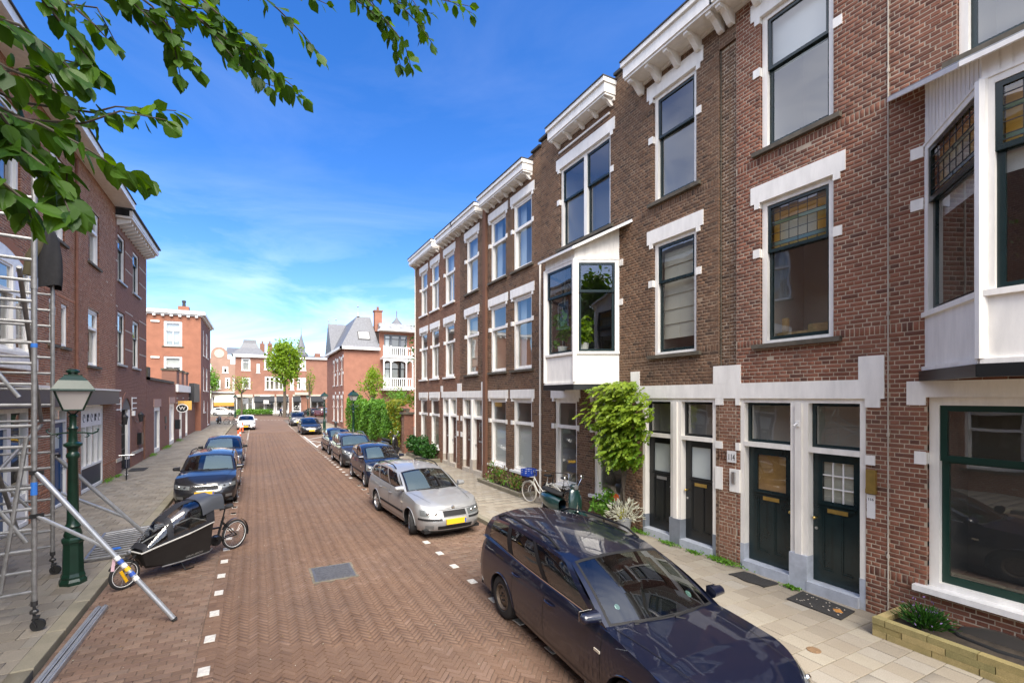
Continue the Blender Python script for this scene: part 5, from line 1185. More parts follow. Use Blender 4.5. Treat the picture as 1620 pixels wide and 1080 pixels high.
b = MB(); b.fprism(FS, [(xm + 0.75 * math.cos(t), zt + 1.8 + 0.75 * math.sin(t)) for t in np.linspace(0, 6.0, 20)], 0.0, 0.06); b.build('roundel', 'light_stone', g)
shopfront(S1, 336, 372, None, 3)
b = MB(); xa, _ = px(340, 620); xb, _ = px(371, 620); b.prism([FS(xa, 3.4, 0.4), FS(xa, 2.2, 2.6), FS(xa, 2.05, 2.6), FS(xa, 3.2, 0.4)], (xb - xa, 0, 0)); b.build('awning', 'awning_cream', S1)
b = MB(); b.box((xa, YS - 2.66, 1.5), (xb, YS - 2.6, 2.1)); b.build('awning_valance', 'awning_orange', S1)
b = MB(); b.fbox(FS, xa - 1, xb, 3.75, 3.95, 0, 0.9); b.build('balcony_edge', 'bright_white', S1)
S2, x0, x1, zt = far_house('brick shop building with bell shaped roof and white cornice behind the bare tree', 372, 417, 563, [(382, 396, 566, 586, 0), (383, 396, 597, 615, 0), (406, 411, 575, 590, 0)], 'shop_brick')
b = MB(); b.fbox(FS, x0 - 0.3, x1 + 0.2, zt - 0.15, zt + 0.35, -0.2, 0.5); b.build('cornice', 'bright_white', S2)
xm, _ = px(395, 560); prof = [(2.9, 0.35), (2.3, 0.9), (1.5, 1.7), (1.1, 2.6), (1.0, 3.2)]
b = MB(); P = [[Vector((xm - r, YS + 3.2 - r, zt + h)), Vector((xm + r, YS + 3.2 - r, zt + h)), Vector((xm + r, YS + 3.2 + r, zt + h)), Vector((xm - r, YS + 3.2 + r, zt + h)), Vector((xm - r, YS + 3.2 - r, zt + h))] for r, h in prof]
b.grid(P); b.quad(*P[-1][:4]); b.build('bell_roof', 'slate', S2, fix=False)
shopfront(S2, 374, 400, None, 3)
b = MB(); xa, _ = px(357, 555); b.quad((xa, YS + 0.5, zt + 0.3), (x1, YS + 0.5, zt + 0.3), (x1, YS + 5, zt + 1.9), (xa, YS + 5, zt + 1.9)); b.build('roof', 'slate', S2, fix=False)
for u in (415, 427): x, z = px(u, 545, 2); b = MB(); b.box((x - 0.4, YS + 2, zt - 0.5), (x + 0.4, YS + 2.8, z + 0.2)); c_ = b.build('chimney', 'clay_pipe', S2); b = MB(); b.lathe([(0.15, 0), (0.12, 0.5), (0.0001, 0.52)], (x, YS + 2.4, z + 0.2), 8); b.build('chimney_pot', 'clay_pipe', c_)
S3, x0, x1, zt = far_house('brick corner shop building with slim spire, wide white windows and black awnings', 417, 530, 565, [(418, 448, 568, 585, 2), (419, 449, 595, 617, 3), (457, 464, 570, 585, 0), (459, 465, 597, 617, 0), (471, 477, 569, 586), (478, 484, 569, 586), (470, 477, 597, 616), (478, 484, 597, 616)], 'shop_brick')
b = MB(); b.fbox(FS, x0, x1, zt - 0.1, zt + 0.25, -0.2, 0.45); b.build('cornice', 'bright_white', S3)
x, z = px(477, 565); b = MB(); b.lathe([(1.2, 0.0), (1.15, 0.5), (0.65, 0.9), (0.6, 1.5), (0.75, 1.6), (0.3, 3.0), (0.06, 4.2), (0.03, 5.4), (0.0001, 5.5)], (x, YS + 0.6, z + 0.2), 8); b.build('spire', 'slate', S3)
b = MB(); b.quad((x0, YS + 0.3, zt + 0.25), (x1, YS + 0.3, zt + 0.25), (x1, YS + 4, zt + 0.9), (x0, YS + 4, zt + 0.9)); b.build('roof', 'slate', S3, fix=False)
x, z = px(504, 560); b = MB(); b.box((x - 0.5, YS + 1.5, zt), (x + 0.5, YS + 2.5, zt + 1.2)); b.build('chimney', 'clay_pipe', S3)
shopfront(S3, 402, 434, 'black_paint', 2); shopfront(S3, 437, 456, 'black_paint', 2); shopfront(S3, 463, 475, 'black_paint', 1); shopfront(S3, 491, 513, 'black_paint', 2)
x, z = px(467, 620); b = MB(); b.fbox(FS, x - 0.1, x + 2.2, 3.4, 3.9, 0, 0.7); b.build('oriel_foot', 'light_stone', S3)
xq, _ = px(437, 623); b = MB(); b.fbox(FS, xq - 2.6, xq - 1.0, 3.05, 3.4, 0.51, 0.55); b.build('sign_board', 'bright_white', S3)
# roofs rising behind keep the skyline closed left and right of the street end
for lab, x0, x1, y, h, m in (('brown brick block standing behind the orange corner house', -30, -14.2, 62, 9.5, 'gable_brick_shaded'), ('brick block beyond the villa on the far corner', 17.2, 34, 56, 9.0, 'villa_brick')):
    H = thing('house_block', lab, 'building', ((x0 + x1) / 2, y, 0)); b = MB(); b.box((x0, y, 0), (x1, y + 10, h)); b.build('wall', m, H); b = MB(); b.box((x0 - 0.2, y - 0.2, h), (x1 + 0.2, y + 10.2, h + 0.3)); b.build('roof', 'dark_roof', H)
# ================================================================== CARS
def paint(name, c, metal=0.0, rough=0.35):
    m = mat(name, c, rough, metal=metal, coat=1.0, spec=0.25); m.node_tree.nodes['Principled BSDF'].inputs['Coat Roughness'].default_value = 0.015; m.node_tree.nodes['Principled BSDF'].inputs['Coat IOR'].default_value = 1.6; return name
paint('paint_navy', (0.003, 0.005, 0.017)); paint('paint_silver', (0.34, 0.345, 0.35), 0.45, 0.45); paint('paint_black', (0.011, 0.0115, 0.014)); paint('paint_graphite', (0.045, 0.045, 0.05), 0.5)
paint('paint_darkblue', (0.008, 0.012, 0.026)); paint('paint_white', (0.78, 0.78, 0.77), 0, 0.3); paint('paint_grey', (0.10, 0.10, 0.105), 0.5); paint('paint_maroon', (0.06, 0.012, 0.014)); paint('paint_greyblue', (0.03, 0.036, 0.055), 0.4)
mat('chrome', (0.75, 0.75, 0.75), 0.12, metal=1.0); mat('alloy', (0.50, 0.50, 0.51), 0.35, metal=0.85); mat('steel_wheel', (0.13, 0.10, 0.075), 0.6, metal=0.4, noise=0.3, nscale=20)
mat('seat_cloth', (0.045, 0.045, 0.05), 0.95); mat('dash', (0.022, 0.022, 0.024), 0.8); mat('plate_yellow', (0.75, 0.45, 0.02), 0.5); mat('plate_blue', (0.03, 0.09, 0.4), 0.5)
mat('lamp_reflector', (0.17, 0.175, 0.18), 0.35, metal=0.3); glass_mat('lamp_glass', (0.88, 0.9, 0.9), 0.05, power=5); mat('tyre', (0.016, 0.016, 0.017), 0.85, noise=0.2, nscale=20); mat('red_lamp', (0.30, 0.01, 0.01), 0.25)
mat('sticker_green', (0.30, 0.48, 0.42), 0.5); mat('indicator', (0.55, 0.50, 0.42), 0.3)

def lerp(a, b, t): return a + (b - a) * t
def interp(xs, ys, x):
    return float(np.interp(x, xs, ys))
def smooth_interp(xs, ys, x):
    """monotone-ish smooth curve through points"""
    xs = list(xs); ys = list(ys)
    if x <= xs[0]: return ys[0]
    if x >= xs[-1]: return ys[-1]
    i = max(k for k in range(len(xs) - 1) if xs[k] <= x)
    def tan(k):
        if k == 0: return (ys[1] - ys[0]) / (xs[1] - xs[0])
        if k == len(xs) - 1: return (ys[-1] - ys[-2]) / (xs[-1] - xs[-2])
        return (ys[k + 1] - ys[k - 1]) / (xs[k + 1] - xs[k - 1])
    h = xs[i + 1] - xs[i]; t = (x - xs[i]) / h
    return (2 * t**3 - 3 * t**2 + 1) * ys[i] + (t**3 - 2 * t**2 + t) * h * tan(i) + (-2 * t**3 + 3 * t**2) * ys[i + 1] + (t**3 - t**2) * h * tan(i + 1)

def make_car(sp, label, loc, rz=0.0, group='cars parked along the street', detail=True):
    C = thing('parked_car', label, 'car', loc, rz, group)
    Lw, W, H, wb, fo, ro = sp['L'], sp['W'], sp['H'], sp['wb'], sp['fo'], sp['L'] - sp['wb'] - sp['fo']
    yf, yr = -(wb / 2 + fo), wb / 2 + ro; w = W / 2; wr = sp.get('wr', 0.315); ra = wr + 0.05
    P = sp['paint']; lf, lr = sp.get('lf', 0.62), 0.42
    yc, ywt, yrt, ybt = sp['cowl'], sp['wtop'], sp['rtop'], sp['rbase']     # windscreen base / top, roof rear end, belt rear end
    topx = [yf, yf + 0.10, yf + 0.35, yc, 0.3, ybt, yr - 0.05, yr]; topz = sp['topz']
    def ztop(y): return smooth_interp(topx, topz, y)
    zs = sp.get('sill', 0.21)
    def zbot(y):
        for yw in (-wb / 2, wb / 2):
            if abs(y - yw) < ra: return max(zs, wr + math.sqrt(max(0, ra * ra - (y - yw) ** 2)) * 0.97)
        return zs
    fz = sp.get('front', [(0.18, 0.10), (0.30, 0.03), (0.46, 0.0), (0.58, 0.05), (0.70, 0.14), (0.90, 0.36)])
    rzp = [(0.2, 0.10), (0.35, 0.01), (0.55, 0.0), (0.75, 0.03), (1.05, 0.10)]
    szp = [(0.18, 0.075), (0.30, 0.03), (0.45, 0.008), (0.60, 0.0), (0.75, 0.012), (0.90, 0.045), (1.05, 0.10)]
    def prof(pr, z): return smooth_interp([p[0] for p in pr], [p[1] for p in pr], z)
    def pt(xs, y, end, z, off=0.0):
        """xs in [-1,1] fraction of half width; end: -1 nose, 0 side, 1 tail"""
        s = abs(xs); sg = 1 if xs >= 0 else -1
        if end == 0:
            x = w * (1 - 0.022 * (y / (Lw / 2)) ** 2) - prof(szp, z); return Vector((sg * (x + off), y, z))
        if end < 0: p, q, l, a, pr = 3.4, 2.3, lf, -yf, fz
        else: p, q, l, a, pr = 4.5, 2.4, lr, yr, rzp
        ph = math.asin(min(1.0, s) ** (p / 2)); cy = math.cos(ph) ** (2 / q)
        ey = a - l; y_ = ey + l * cy; side = w * (1 - 0.022 * (y_ / (Lw / 2)) ** 2) - prof(szp, z) * min(1, 0.2 + s)
        y_ -= prof(pr, z) * min(1.0, cy * 1.15)
        nx, ny = (s ** 3), cy
        n = math.hypot(nx, ny) or 1
        x = side * s
        return Vector((sg * (x + off * nx / n), (y_ + off * ny / n) * (-1 if end < 0 else 1), z))
    # outline samples of the right half, nose centre -> tail centre
    S = []
    for k in range(15): S.append((math.sin(math.pi / 2 * k / 15) ** 0.8, None, -1))
    ys = set(np.linspace(yf + lf, yr - lr, 26).round(4))
    for yw in (-wb / 2, wb / 2):
        for t in np.linspace(-1, 1, 19): ys.add(round(yw + ra * math.sin(t * math.pi / 2) * 0.9999, 4))
        ys.add(round(yw - ra - 0.004, 4)); ys.add(round(yw + ra + 0.004, 4))
    for y in sorted(ys):
        if yf + lf <= y <= yr - lr: S.append((1.0, y, 0))
    for k in range(11, -1, -1): S.append((math.sin(math.pi / 2 * k / 11) ** 0.7 if k else 0.0, None, 1))
    NZ = 13
    def col_pts(sm, sg):
        s, y, e = sm; yq = y
        if e: yq = pt(s, 0, e, 0.5).y
        zt = ztop(yq); zb = zbot(yq) if e == 0 else (max(zbot(yq), zs - (0.02 if e < 0 else 0)))
        return [pt(sg * s, y, e, lerp(zb, zt, k / (NZ - 1))) for k in range(NZ)]
    b = MB()
    right = [col_pts(sm, 1) for sm in S]; left = [col_pts(sm, -1) for sm in S]
    b.grid(right); b.grid([r[::-1] for r in left])
    # bonnet and rear deck: rows across
    def rows(sel):
        G = []
        for i in sel:
            A, B = right[i][-1], left[i][-1]; row = []
            for k in range(13):
                t = -1 + 2 * k / 12; t = math.copysign(abs(t) ** 0.75, t); x = lerp(B.x, A.x, (t + 1) / 2)
                cr = sp.get('crown', 0.055) * (1 - abs(t) ** 2.4) * min(1, abs(A.x) / (0.6 * w)); rib = sp.get('rib', 0.0) * max(0, 1 - abs(abs(t) - 0.55) / 0.12) * min(1, (A.y - yf) / 0.4)
                row.append(Vector((x, A.y - 0.0 * (1 - t * t), A.z + cr + rib)))
            G.append(row)
        return G
    fi = [i for i in range(len(S)) if right[i][-1].y <= yc + 0.001]; G = rows(fi)
    last = G[-1]; G.append([Vector((p.x * 0.98, yc + 0.12 - 0.10 * (1 - (p.x / w) ** 2), p.z + 0.012)) for p in last]); b.grid(G)
    ri = [i for i in range(len(S)) if right[i][-1].y >= ybt - 0.02]
    if len(ri) > 1: b.grid(rows(ri))
    b.build('body', P, C, smooth=34, local=True)
    hoodz = lambda x, y: ztop(y) + sp.get('crown', 0.055) * (1 - min(1, abs(x) / w) ** 2.4)
    # underside and wheel housings
    b = MB(); b.box((-w + 0.12, yf + 0.18, zs - 0.03), (w - 0.12, yr - 0.15, zs + 0.04))
    b.build('underbody', 'plastic_black', C, local=True)
    for yw in (-wb / 2, wb / 2):
        for sg in (-1, 1):
            b = MB(); P_ = [[Vector((sg * xx, yw + (ra + 0.01) * math.cos(t), wr + (ra + 0.01) * math.sin(t))) for xx in (w - 0.30, w - 0.03)] for t in np.linspace(-0.3, math.pi + 0.3, 16)]
            b.grid(P_); b.quad(*[Vector((sg * (w - 0.30), yw + a_, z_)) for a_, z_ in ((-ra, zs), (ra, zs), (ra, wr + ra), (-ra, wr + ra))]); b.build('wheel_housing', 'plastic_black', C, local=True, fix=False)
    # ---------------- cabin
    zr0 = H - sp.get('rail', 0.0); tum = sp.get('tumble', 0.80)
    def belt(u):
        y = lerp(yc, ybt, u); s0 = w * (1 - 0.022 * (y / (Lw / 2)) ** 2) - prof(szp, ztop(y)); pinch = sp.get('pinch', 0.03) * max(0, u - 0.55) / 0.45
        return Vector((s0 - 0.012 - pinch, y, ztop(y) + 0.004))
    rfx = [0, 0.12, 0.35, 0.7, 1.0]; rfz = sp.get('roof', [zr0 - 0.09, zr0 - 0.045, zr0 - 0.01, zr0 - 0.03, zr0 - 0.10])
    def rail(u):
        y = lerp(ywt, yrt, u); z = smooth_interp(rfx, rfz, u); x = w * tum - 0.03 * (1 - min(1, u / 0.12)) - sp.get('taper', 0.05) * max(0, u - 0.5) * 2
        return Vector((x, y, z))
    def side(u, v, sg, off=0.0):
        a, c = belt(u), rail(u); p = a.lerp(c, v); bul = 0.035 * math.sin(math.pi * v)
        d = (c - a); n = Vector((d.z, 0, -d.x)).normalized()
        p = p + n * (bul + off); return Vector((sg * p.x, p.y, p.z))
    wins = sp['wins']; vb, vt = 0.045, 0.90
    cuts = sorted({0.0, 1.0, *[x for q in wins for x in q]})
    sh = MB(); pil = MB()
    for sg in (-1, 1):
        for a, c in zip(cuts[:-1], cuts[1:]):
            iswin = any(q[0] - 1e-6 <= a and c <= q[1] + 1e-6 for q in wins); n = max(2, int((c - a) * 24))
            for v0, v1 in ((0, vb), (vb, vt), (vt, 1.0)):
                if iswin and v0 == vb: continue
                inner = (v0 == vb) and a > 0.02 and c < 0.95
                G = [[side(lerp(a, c, i / n), lerp(v0, v1, j / 6), sg) for j in range(7)] for i in range(n + 1)]
                (pil if inner else sh).grid(G)
    for sg in (-1, 1): sh.grid([[side(u, 0, sg), pt(sg, lerp(yc, ybt, u), 0 if lerp(yc, ybt, u) < yr - lr else 0, ztop(lerp(yc, ybt, u)))] for u in np.linspace(0, 1, 25)])
    # roof
    US = np.linspace(0, 1, 15); G = []
    for u in US:
        p = rail(u); row = []
        for k in range(15):
            t = -1 + 2 * k / 14; bow = 0.07 * (1 - t * t) * max(0, 1 - u / 0.12); rb = 0.05 * (1 - t * t) * max(0, (u - 0.85) / 0.15)
            row.append(Vector((p.x * t, p.y - bow + rb, p.z + sp.get('rcrown', 0.085) * (1 - abs(t) ** 2.2))))
        G.append(row)
    sh.grid(G); roofG = G
    # windscreen surface between the cowl and the roof edge
    def screen(s, v, off=0.0):
        A = belt(0); top = rail(0); xb = A.x * s; xt = top.x * s
        pb = Vector((xb, yc + 0.06 - 0.16 * (1 - s * s) , A.z + 0.05 * (1 - abs(s) ** 2.4) - 0.005 )); pt_ = Vector((xt, top.y - 0.07 * (1 - s * s), top.z + sp.get('rcrown', 0.085) * (1 - abs(s) ** 2.2)))
        p = pb.lerp(pt_, v); n = Vector((0, -(pt_.z - pb.z), (pt_.y - pb.y))).normalized()
        return p + n * (0.035 * math.sin(math.pi * v) * (1 - 0.3 * s * s) + off)
    for s0, s1 in ((-1, -0.93), (0.93, 1)): sh.grid([[screen(lerp(s0, s1, i / 2), j / 8) for j in range(9)] for i in range(3)])
    # tail glass
    def tail(s, v, off=0.0):
        A, top = belt(1), rail(1); pb = Vector((A.x * s, A.y + 0.10 * (1 - s * s), A.z)); pt_ = Vector((top.x * s, top.y + 0.05 * (1 - s * s), top.z + sp.get('rcrown', 0.085) * (1 - abs(s) ** 2.2)))
        p = pb.lerp(pt_, v); return p + Vector((0, 1, 0)) * (0.03 * math.sin(math.pi * v) + off)
    for s0, s1 in ((-1, -0.88), (0.88, 1)): sh.grid([[tail(lerp(s0, s1, i / 2), j / 6) for j in range(7)] for i in range(3)])
    sh.grid([[tail(lerp(-0.88, 0.88, i / 10), lerp(0, 0.12, j / 2)) for j in range(3)] for i in range(11)])
    cab = sh.build('cabin', P, C, smooth=34, local=True)
    if pil.v: pil.build('pillars', sp.get('pillar', 'plastic_black'), C, smooth='full', local=True)
    g = MB(); g.grid([[screen(lerp(-0.93, 0.93, i / 14), lerp(0.0, 1.0, j / 10)) for j in range(11)] for i in range(15)]); ws = g.build('windscreen', 'car_glass', C, smooth='full', local=True, fix=False)
    g = MB()                                                              # dark printed border, set just outside the glass
    for s0, s1, v0, v1 in ((-0.93, 0.93, 0.0, 0.05), (-0.93, 0.93, 0.955, 1.0), (-0.93, -0.895, 0.05, 0.955), (0.895, 0.93, 0.05, 0.955)): g.grid([[screen(lerp(s0, s1, i / 10), lerp(v0, v1, j / 8), 0.0025) for j in range(9)] for i in range(11)])
    g.build('screen_border', 'plastic_black', ws, smooth='full', local=True, fix=False)
    g = MB(); g.grid([[tail(lerp(-0.88, 0.88, i / 10), lerp(0.12, 0.95, j / 6)) for j in range(7)] for i in range(11)]); g.build('rear_window', 'car_glass', C, smooth='full', local=True, fix=False)
    for a, c in wins:
        for sg in (-1, 1):
            n = max(3, int((c - a) * 20)); g = MB(); g.grid([[side(lerp(a, c, i / n), lerp(vb, vt, j / 6), sg, -0.004) for j in range(7)] for i in range(n + 1)]); sw_ = g.build('side_window', 'car_glass', C, smooth='full', local=True, fix=False)
    for sg in (-1, 1):                                                    # window trim along the belt
        g = MB(); u0, u1 = wins[0][0], wins[-1][1]; g.grid([[side(lerp(u0, u1, i / 24), vv, sg, 0.004) for vv in (0.015, 0.05)] for i in range(25)]); g.build('belt_trim', sp.get('trim', 'plastic_black'), C, smooth='full', local=True, fix=False)
    if sp.get('rails'):
        for sg in (-1, 1):
            g = MB(); pts = []
            for i in range(17):
                u = lerp(0.13, 0.93, i / 16); p = rail(u); h = 0.055 * min(1, min(i, 16 - i) / 2.0); pts.append(Vector((sg * (p.x - 0.055), p.y, p.z + 0.028 + h)))
            g.tube(pts, 0.016, 8); g.build('roof_rail', sp['rails'], C, smooth=True, local=True)
    # ---------------- interior
    zf = zs + 0.12
    for x in (-0.36, 0.36):
        b = MB(); b.obox((x, ywt + 0.35, zf + 0.24), (0.48, 0.50, 0.18)); rt = Matrix.Rotation(R(-14), 3, 'X'); b.obox((x, ywt + 0.66, zf + 0.56), (0.46, 0.13, 0.62), rt); b.obox((x, ywt + 0.77, zf + 0.96), (0.25, 0.09, 0.17), rt); b.build('seat', 'seat_cloth', C, local=True)
    b = MB(); b.obox((0, ywt + 1.20, zf + 0.22), (1.2, 0.45, 0.18)); b.obox((0, ywt + 1.50, zf + 0.5), (1.2, 0.14, 0.55), Matrix.Rotation(R(-14), 3, 'X'))
    for x in (-0.38, 0.38): b.obox((x, ywt + 1.6, zf + 0.84), (0.24, 0.08, 0.14))
    b.build('rear_seat', 'seat_cloth', C, local=True)
    b = MB(); zt_ = ztop(yc); b.prism([(-w * 0.86, yc + 0.10, zt_ - 0.02), (-w * 0.86, ywt - 0.05, zt_ - 0.06), (-w * 0.86, ywt + 0.02, zt_ - 0.14), (-w * 0.86, ywt - 0.04, zs + 0.25), (-w * 0.86, yc + 0.1, zs + 0.25)], (w * 1.72, 0, 0)); b.box((-w + 0.14, yc, zs + 0.04), (w - 0.14, ybt, zs + 0.10)); b.build('dashboard', 'dash', C, local=True)
    b = MB(); c = Vector((0.36, ywt + 0.12, zt_ - 0.03)); ax = Matrix.Rotation(R(62), 3, 'X')
    b.tube([c + ax @ Vector((0.185 * math.cos(t), 0.185 * math.sin(t), 0)) for t in np.linspace(0, 2 * math.pi, 25)], 0.015, 6, cap=False); b.bar(c + ax @ Vector((-0.18, 0, 0)), c + ax @ Vector((0.18, 0, 0)), 0.03, 0.03); b.tube([c, c + ax @ Vector((0, 0, -0.3))], 0.03, 6); b.build('steering_wheel', 'dash', C, local=True)
    b = MB(); p = screen(0, 0.86, -0.05); b.obox(p, (0.22, 0.03, 0.065)); b.build('rear_view_mirror', 'dash', C, local=True)
    if sp.get('sunshade'):
        g = MB(); s0, s1 = sp['sunshade']; g.grid([[screen(lerp(s0, s1, i / 6), lerp(0.06, 0.94, j / 6), -0.02) for j in range(7)] for i in range(7)]); g.build('sunshade', mat('shade_foil' + label[:6], sp.get('shadecol', (0.5, 0.52, 0.53)), 0.5), C, local=True, fix=False)
    # ---------------- wheels
    for yw in (-wb / 2, wb / 2):
        for sg in (-1, 1):
            x1 = sg * (w - 0.025); tw = 0.20; st = sp.get('steer', 0.0) if yw < 0 else 0.0
            Wm = Matrix.Translation(Vector((sg * (w - 0.025 - tw / 2), yw, wr))) @ Matrix.Rotation(st, 4, 'Z')
            def wb_(mb, name, m_, par, **k):
                mb.v = [tuple(Wm @ Vector(p)) for p in mb.v]; return mb.build(name, m_, par, local=True, **k)
            t = MB(); h = tw / 2; r0 = wr * sp.get('rimr', 0.66)
            t.lathe([(r0, -h + 0.02), (r0 + 0.02, -h), (wr * 0.9, -h), (wr * 0.975, -h + 0.02), (wr, -h + 0.045), (wr, h - 0.045), (wr * 0.975, h - 0.02), (wr * 0.9, h), (r0 + 0.02, h), (r0, h - 0.02)], (0, 0, 0), 36, 'x', cap=False)
            ty = wb_(t, 'wheel', 'tyre', C, smooth=40)
            t = MB(); o = sg; R0 = r0 + 0.004
            if sp.get('wheel') == 'steel':
                t.lathe([(R0, o * (h - 0.012)), (R0 - 0.015, o * (h - 0.004)), (R0 - 0.03, o * (h - 0.03)), (R0 * 0.78, o * (h - 0.055)), (R0 * 0.62, o * (h - 0.03)), (R0 * 0.40, o * (h - 0.025)), (R0 * 0.30, o * (h - 0.04)), (0.0001, o * (h - 0.035))], (0, 0, 0), 30, 'x', cap=False)
                wb_(t, 'rim', 'steel_wheel', ty, smooth=40)
                t = MB()
                for k in range(12):
                    a = 2 * math.pi * k / 12; t.lathe([(0.0001, o * (h - 0.040)), (0.016, o * (h - 0.040)), (0.016, o * (h - 0.046))], (0, 0.70 * R0 * math.cos(a), 0.70 * R0 * math.sin(a)), 8, 'x', cap=False)
                for k in range(5): a = 2 * math.pi * k / 5; t.lathe([(0.011, o * (h - 0.035)), (0.010, o * (h - 0.012)), (0.0001, o * (h - 0.01))], (0, 0.055 * math.cos(a), 0.055 * math.sin(a)), 6, 'x', cap=False)
                wb_(t, 'wheel_holes', 'plastic_black', ty)
            else:
                t.lathe([(R0, o * (h - 0.01)), (R0 - 0.014, o * (h - 0.002)), (R0 - 0.03, o * (h - 0.03)), (R0 - 0.03, o * (h - 0.12))], (0, 0, 0), 30, 'x', cap=False)
                ns = sp.get('spokes', 5)
                for k in range(ns):
                    for dd in ((-0.13, 0.13) if ns <= 5 else (0.0,)):
                        a = 2 * math.pi * k / ns + dd; a2 = 2 * math.pi * k / ns + dd * 1.9
                        p0 = Vector((o * (h - 0.02), 0.05 * math.cos(a), 0.05 * math.sin(a))); p1 = Vector((o * (h - 0.022), (R0 - 0.02) * math.cos(a2), (R0 - 0.02) * math.sin(a2))); t.bar(p0, p1, 0.034, 0.03, up=(1, 0, 0))
                t.lathe([(0.065, o * (h - 0.06)), (0.062, o * (h - 0.008)), (0.03, o * (h - 0.002)), (0.0001, o * (h - 0.002))], (0, 0, 0), 14, 'x', cap=False)
                wb_(t, 'rim', 'alloy', ty, smooth=40)
                t = MB(); t.lathe([(R0 - 0.035, o * (h - 0.13)), (0.0001, o * (h - 0.13))], (0, 0, 0), 20, 'x', cap=False); wb_(t, 'brake', 'plastic_black', ty)
    # ---------------- front: lamps, grille, plate, bumper
    def fpatch(s0, s1, zlo, zhi, off, n=8, m=5):
        G = []
        for i in range(n + 1):
            s = lerp(s0, s1, i / n); a_, c_ = zlo(s) if callable(zlo) else zlo, zhi(s) if callable(zhi) else zhi
            G.append([pt(s, 0, -1, lerp(a_, c_, j / m), off) for j in range(m + 1)])
        return G
    hl = sp['lamp']                                                        # (s0, s1, zlo at inner, zlo at outer, zhi inner, zhi outer)
    for sg in (-1, 1):
        zl = lambda s: lerp(hl[2], hl[3], (abs(s) - hl[0]) / (hl[1] - hl[0])); zh = lambda s: lerp(hl[4], hl[5], (abs(s) - hl[0]) / (hl[1] - hl[0]))
        g = MB(); g.grid(fpatch(sg * hl[0], sg * hl[1], zl, zh, 0.004)); lp = g.build('headlight', 'lamp_reflector', C, smooth='full', local=True, fix=False)
        for ss in (0.3, 0.68):
            s = sg * lerp(hl[0], hl[1], ss); p = pt(s, 0, -1, (zl(s) + zh(s)) / 2, 0.006); q = pt(s, 0, -1, (zl(s) + zh(s)) / 2, 0.022); g = MB(); rr = (zh(s) - zl(s)) * 0.36
            g.ball(p, rr, 10, 6, (1, 0.5, 1)); g.build('lamp_bulb', 'dash' if ss < 0.5 and sp.get('darklamp') else 'chrome', lp, smooth='full', local=True)
        g = MB(); g.grid(fpatch(sg * (hl[0] - 0.01), sg * (hl[1] + 0.008), lambda s: zl(s) - 0.008, lambda s: zh(s) + 0.006, 0.020)); g.build('lens', 'lamp_glass', lp, smooth='full', local=True, fix=False)
    zq = sp['topz'][0] - 0.012; g = MB(); g.grid(fpatch(-0.90, 0.90, zq - 0.004, zq + 0.004, 0.003, 20, 1)); g.build('bonnet_gap', 'plastic_black', C, smooth='full', local=True, fix=False)
    gr = sp['grille']                                                     # (half width s, z0, z1)
    if gr:
        g = MB(); g.grid(fpatch(-gr[0], gr[0], lambda s: gr[1] + 0.02 * abs(s), gr[2], 0.006, 12)); G_ = g.build('grille', 'plastic_black', C, smooth='full', local=True, fix=False)
        nb = sp.get('gbars', 0)
        for k in range(nb):
            s = lerp(-gr[0] * 0.92, gr[0] * 0.92, k / (nb - 1)); g = MB(); g.tube([pt(s, 0, -1, lerp(gr[1], gr[2], t), 0.012) for t in (0.05, 0.5, 0.95)], 0.005, 5); g.build('grille_bar', 'dark_metal', G_, local=True)
        if sp.get('gchrome'):
            loop = [pt(lerp(-gr[0], gr[0], i / 12), 0, -1, gr[2], 0.010) for i in range(13)] + [pt(lerp(gr[0], -gr[0], i / 12), 0, -1, gr[1] + 0.02 * gr[0], 0.010) for i in range(13)]; g = MB(); g.tube(loop + [loop[0]], 0.007, 6, cap=False); g.build('grille_surround', sp['gchrome'], G_, smooth=True, local=True)
    lo = sp.get('intake', (0.62, 0.24, 0.36)); g = MB(); g.grid(fpatch(-lo[0], lo[0], lo[1], lo[2], 0.005, 12)); g.build('lower_intake', 'plastic_black', C, smooth='full', local=True, fix=False)
    g = MB(); g.grid(fpatch(-0.84, 0.84, zs - 0.015, zs + 0.03, 0.006, 16, 2)); g.build('front_lip', 'plastic_black', C, smooth='full', local=True, fix=False)
    if sp.get('bstrip'):
        for s0, s1 in ((-0.97, -0.42), (0.42, 0.97)): g = MB(); g.grid(fpatch(s0, s1, sp['bstrip'], sp['bstrip'] + 0.045, 0.012, 10, 2)); g.build('bumper_strip', 'plastic_black', C, smooth='full', local=True, fix=False)
    if sp.get('fog'):
        for sg in (-1, 1):
            g = MB(); g.grid(fpatch(sg * 0.66, sg * 0.86, sp['fog'] - 0.045, sp['fog'] + 0.045, 0.010, 5, 3)); g.build('fog_lamp', 'lamp_reflector', C, smooth='full', local=True, fix=False)
    zp = sp.get('platez', 0.43); yp = pt(0, 0, -1, zp, 0.0).y
    px_ = sp.get('platex', 0.0)
    b = MB(); b.box((px_ - 0.27, yp - 0.03, zp - 0.06), (px_ + 0.27, yp + 0.05, zp + 0.06)); pl = b.build('number_plate', 'plate_yellow', C, local=True)
    b = MB(); b.box((px_ + 0.225, yp - 0.032, zp - 0.055), (px_ + 0.265, yp - 0.029, zp + 0.055)); b.build('plate_band', 'plate_blue', pl, local=True)
    if sp.get('badge'):
        zb_ = sp['badge']; p = pt(0, 0, -1, zb_, 0.012); b = MB(); b.lathe([(0.0001, -0.012), (0.045, -0.010), (0.05, 0.0), (0.05, 0.012)], p, 18, 'y', cap=False); bd = b.build('badge', 'chrome', C, smooth=True, local=True)
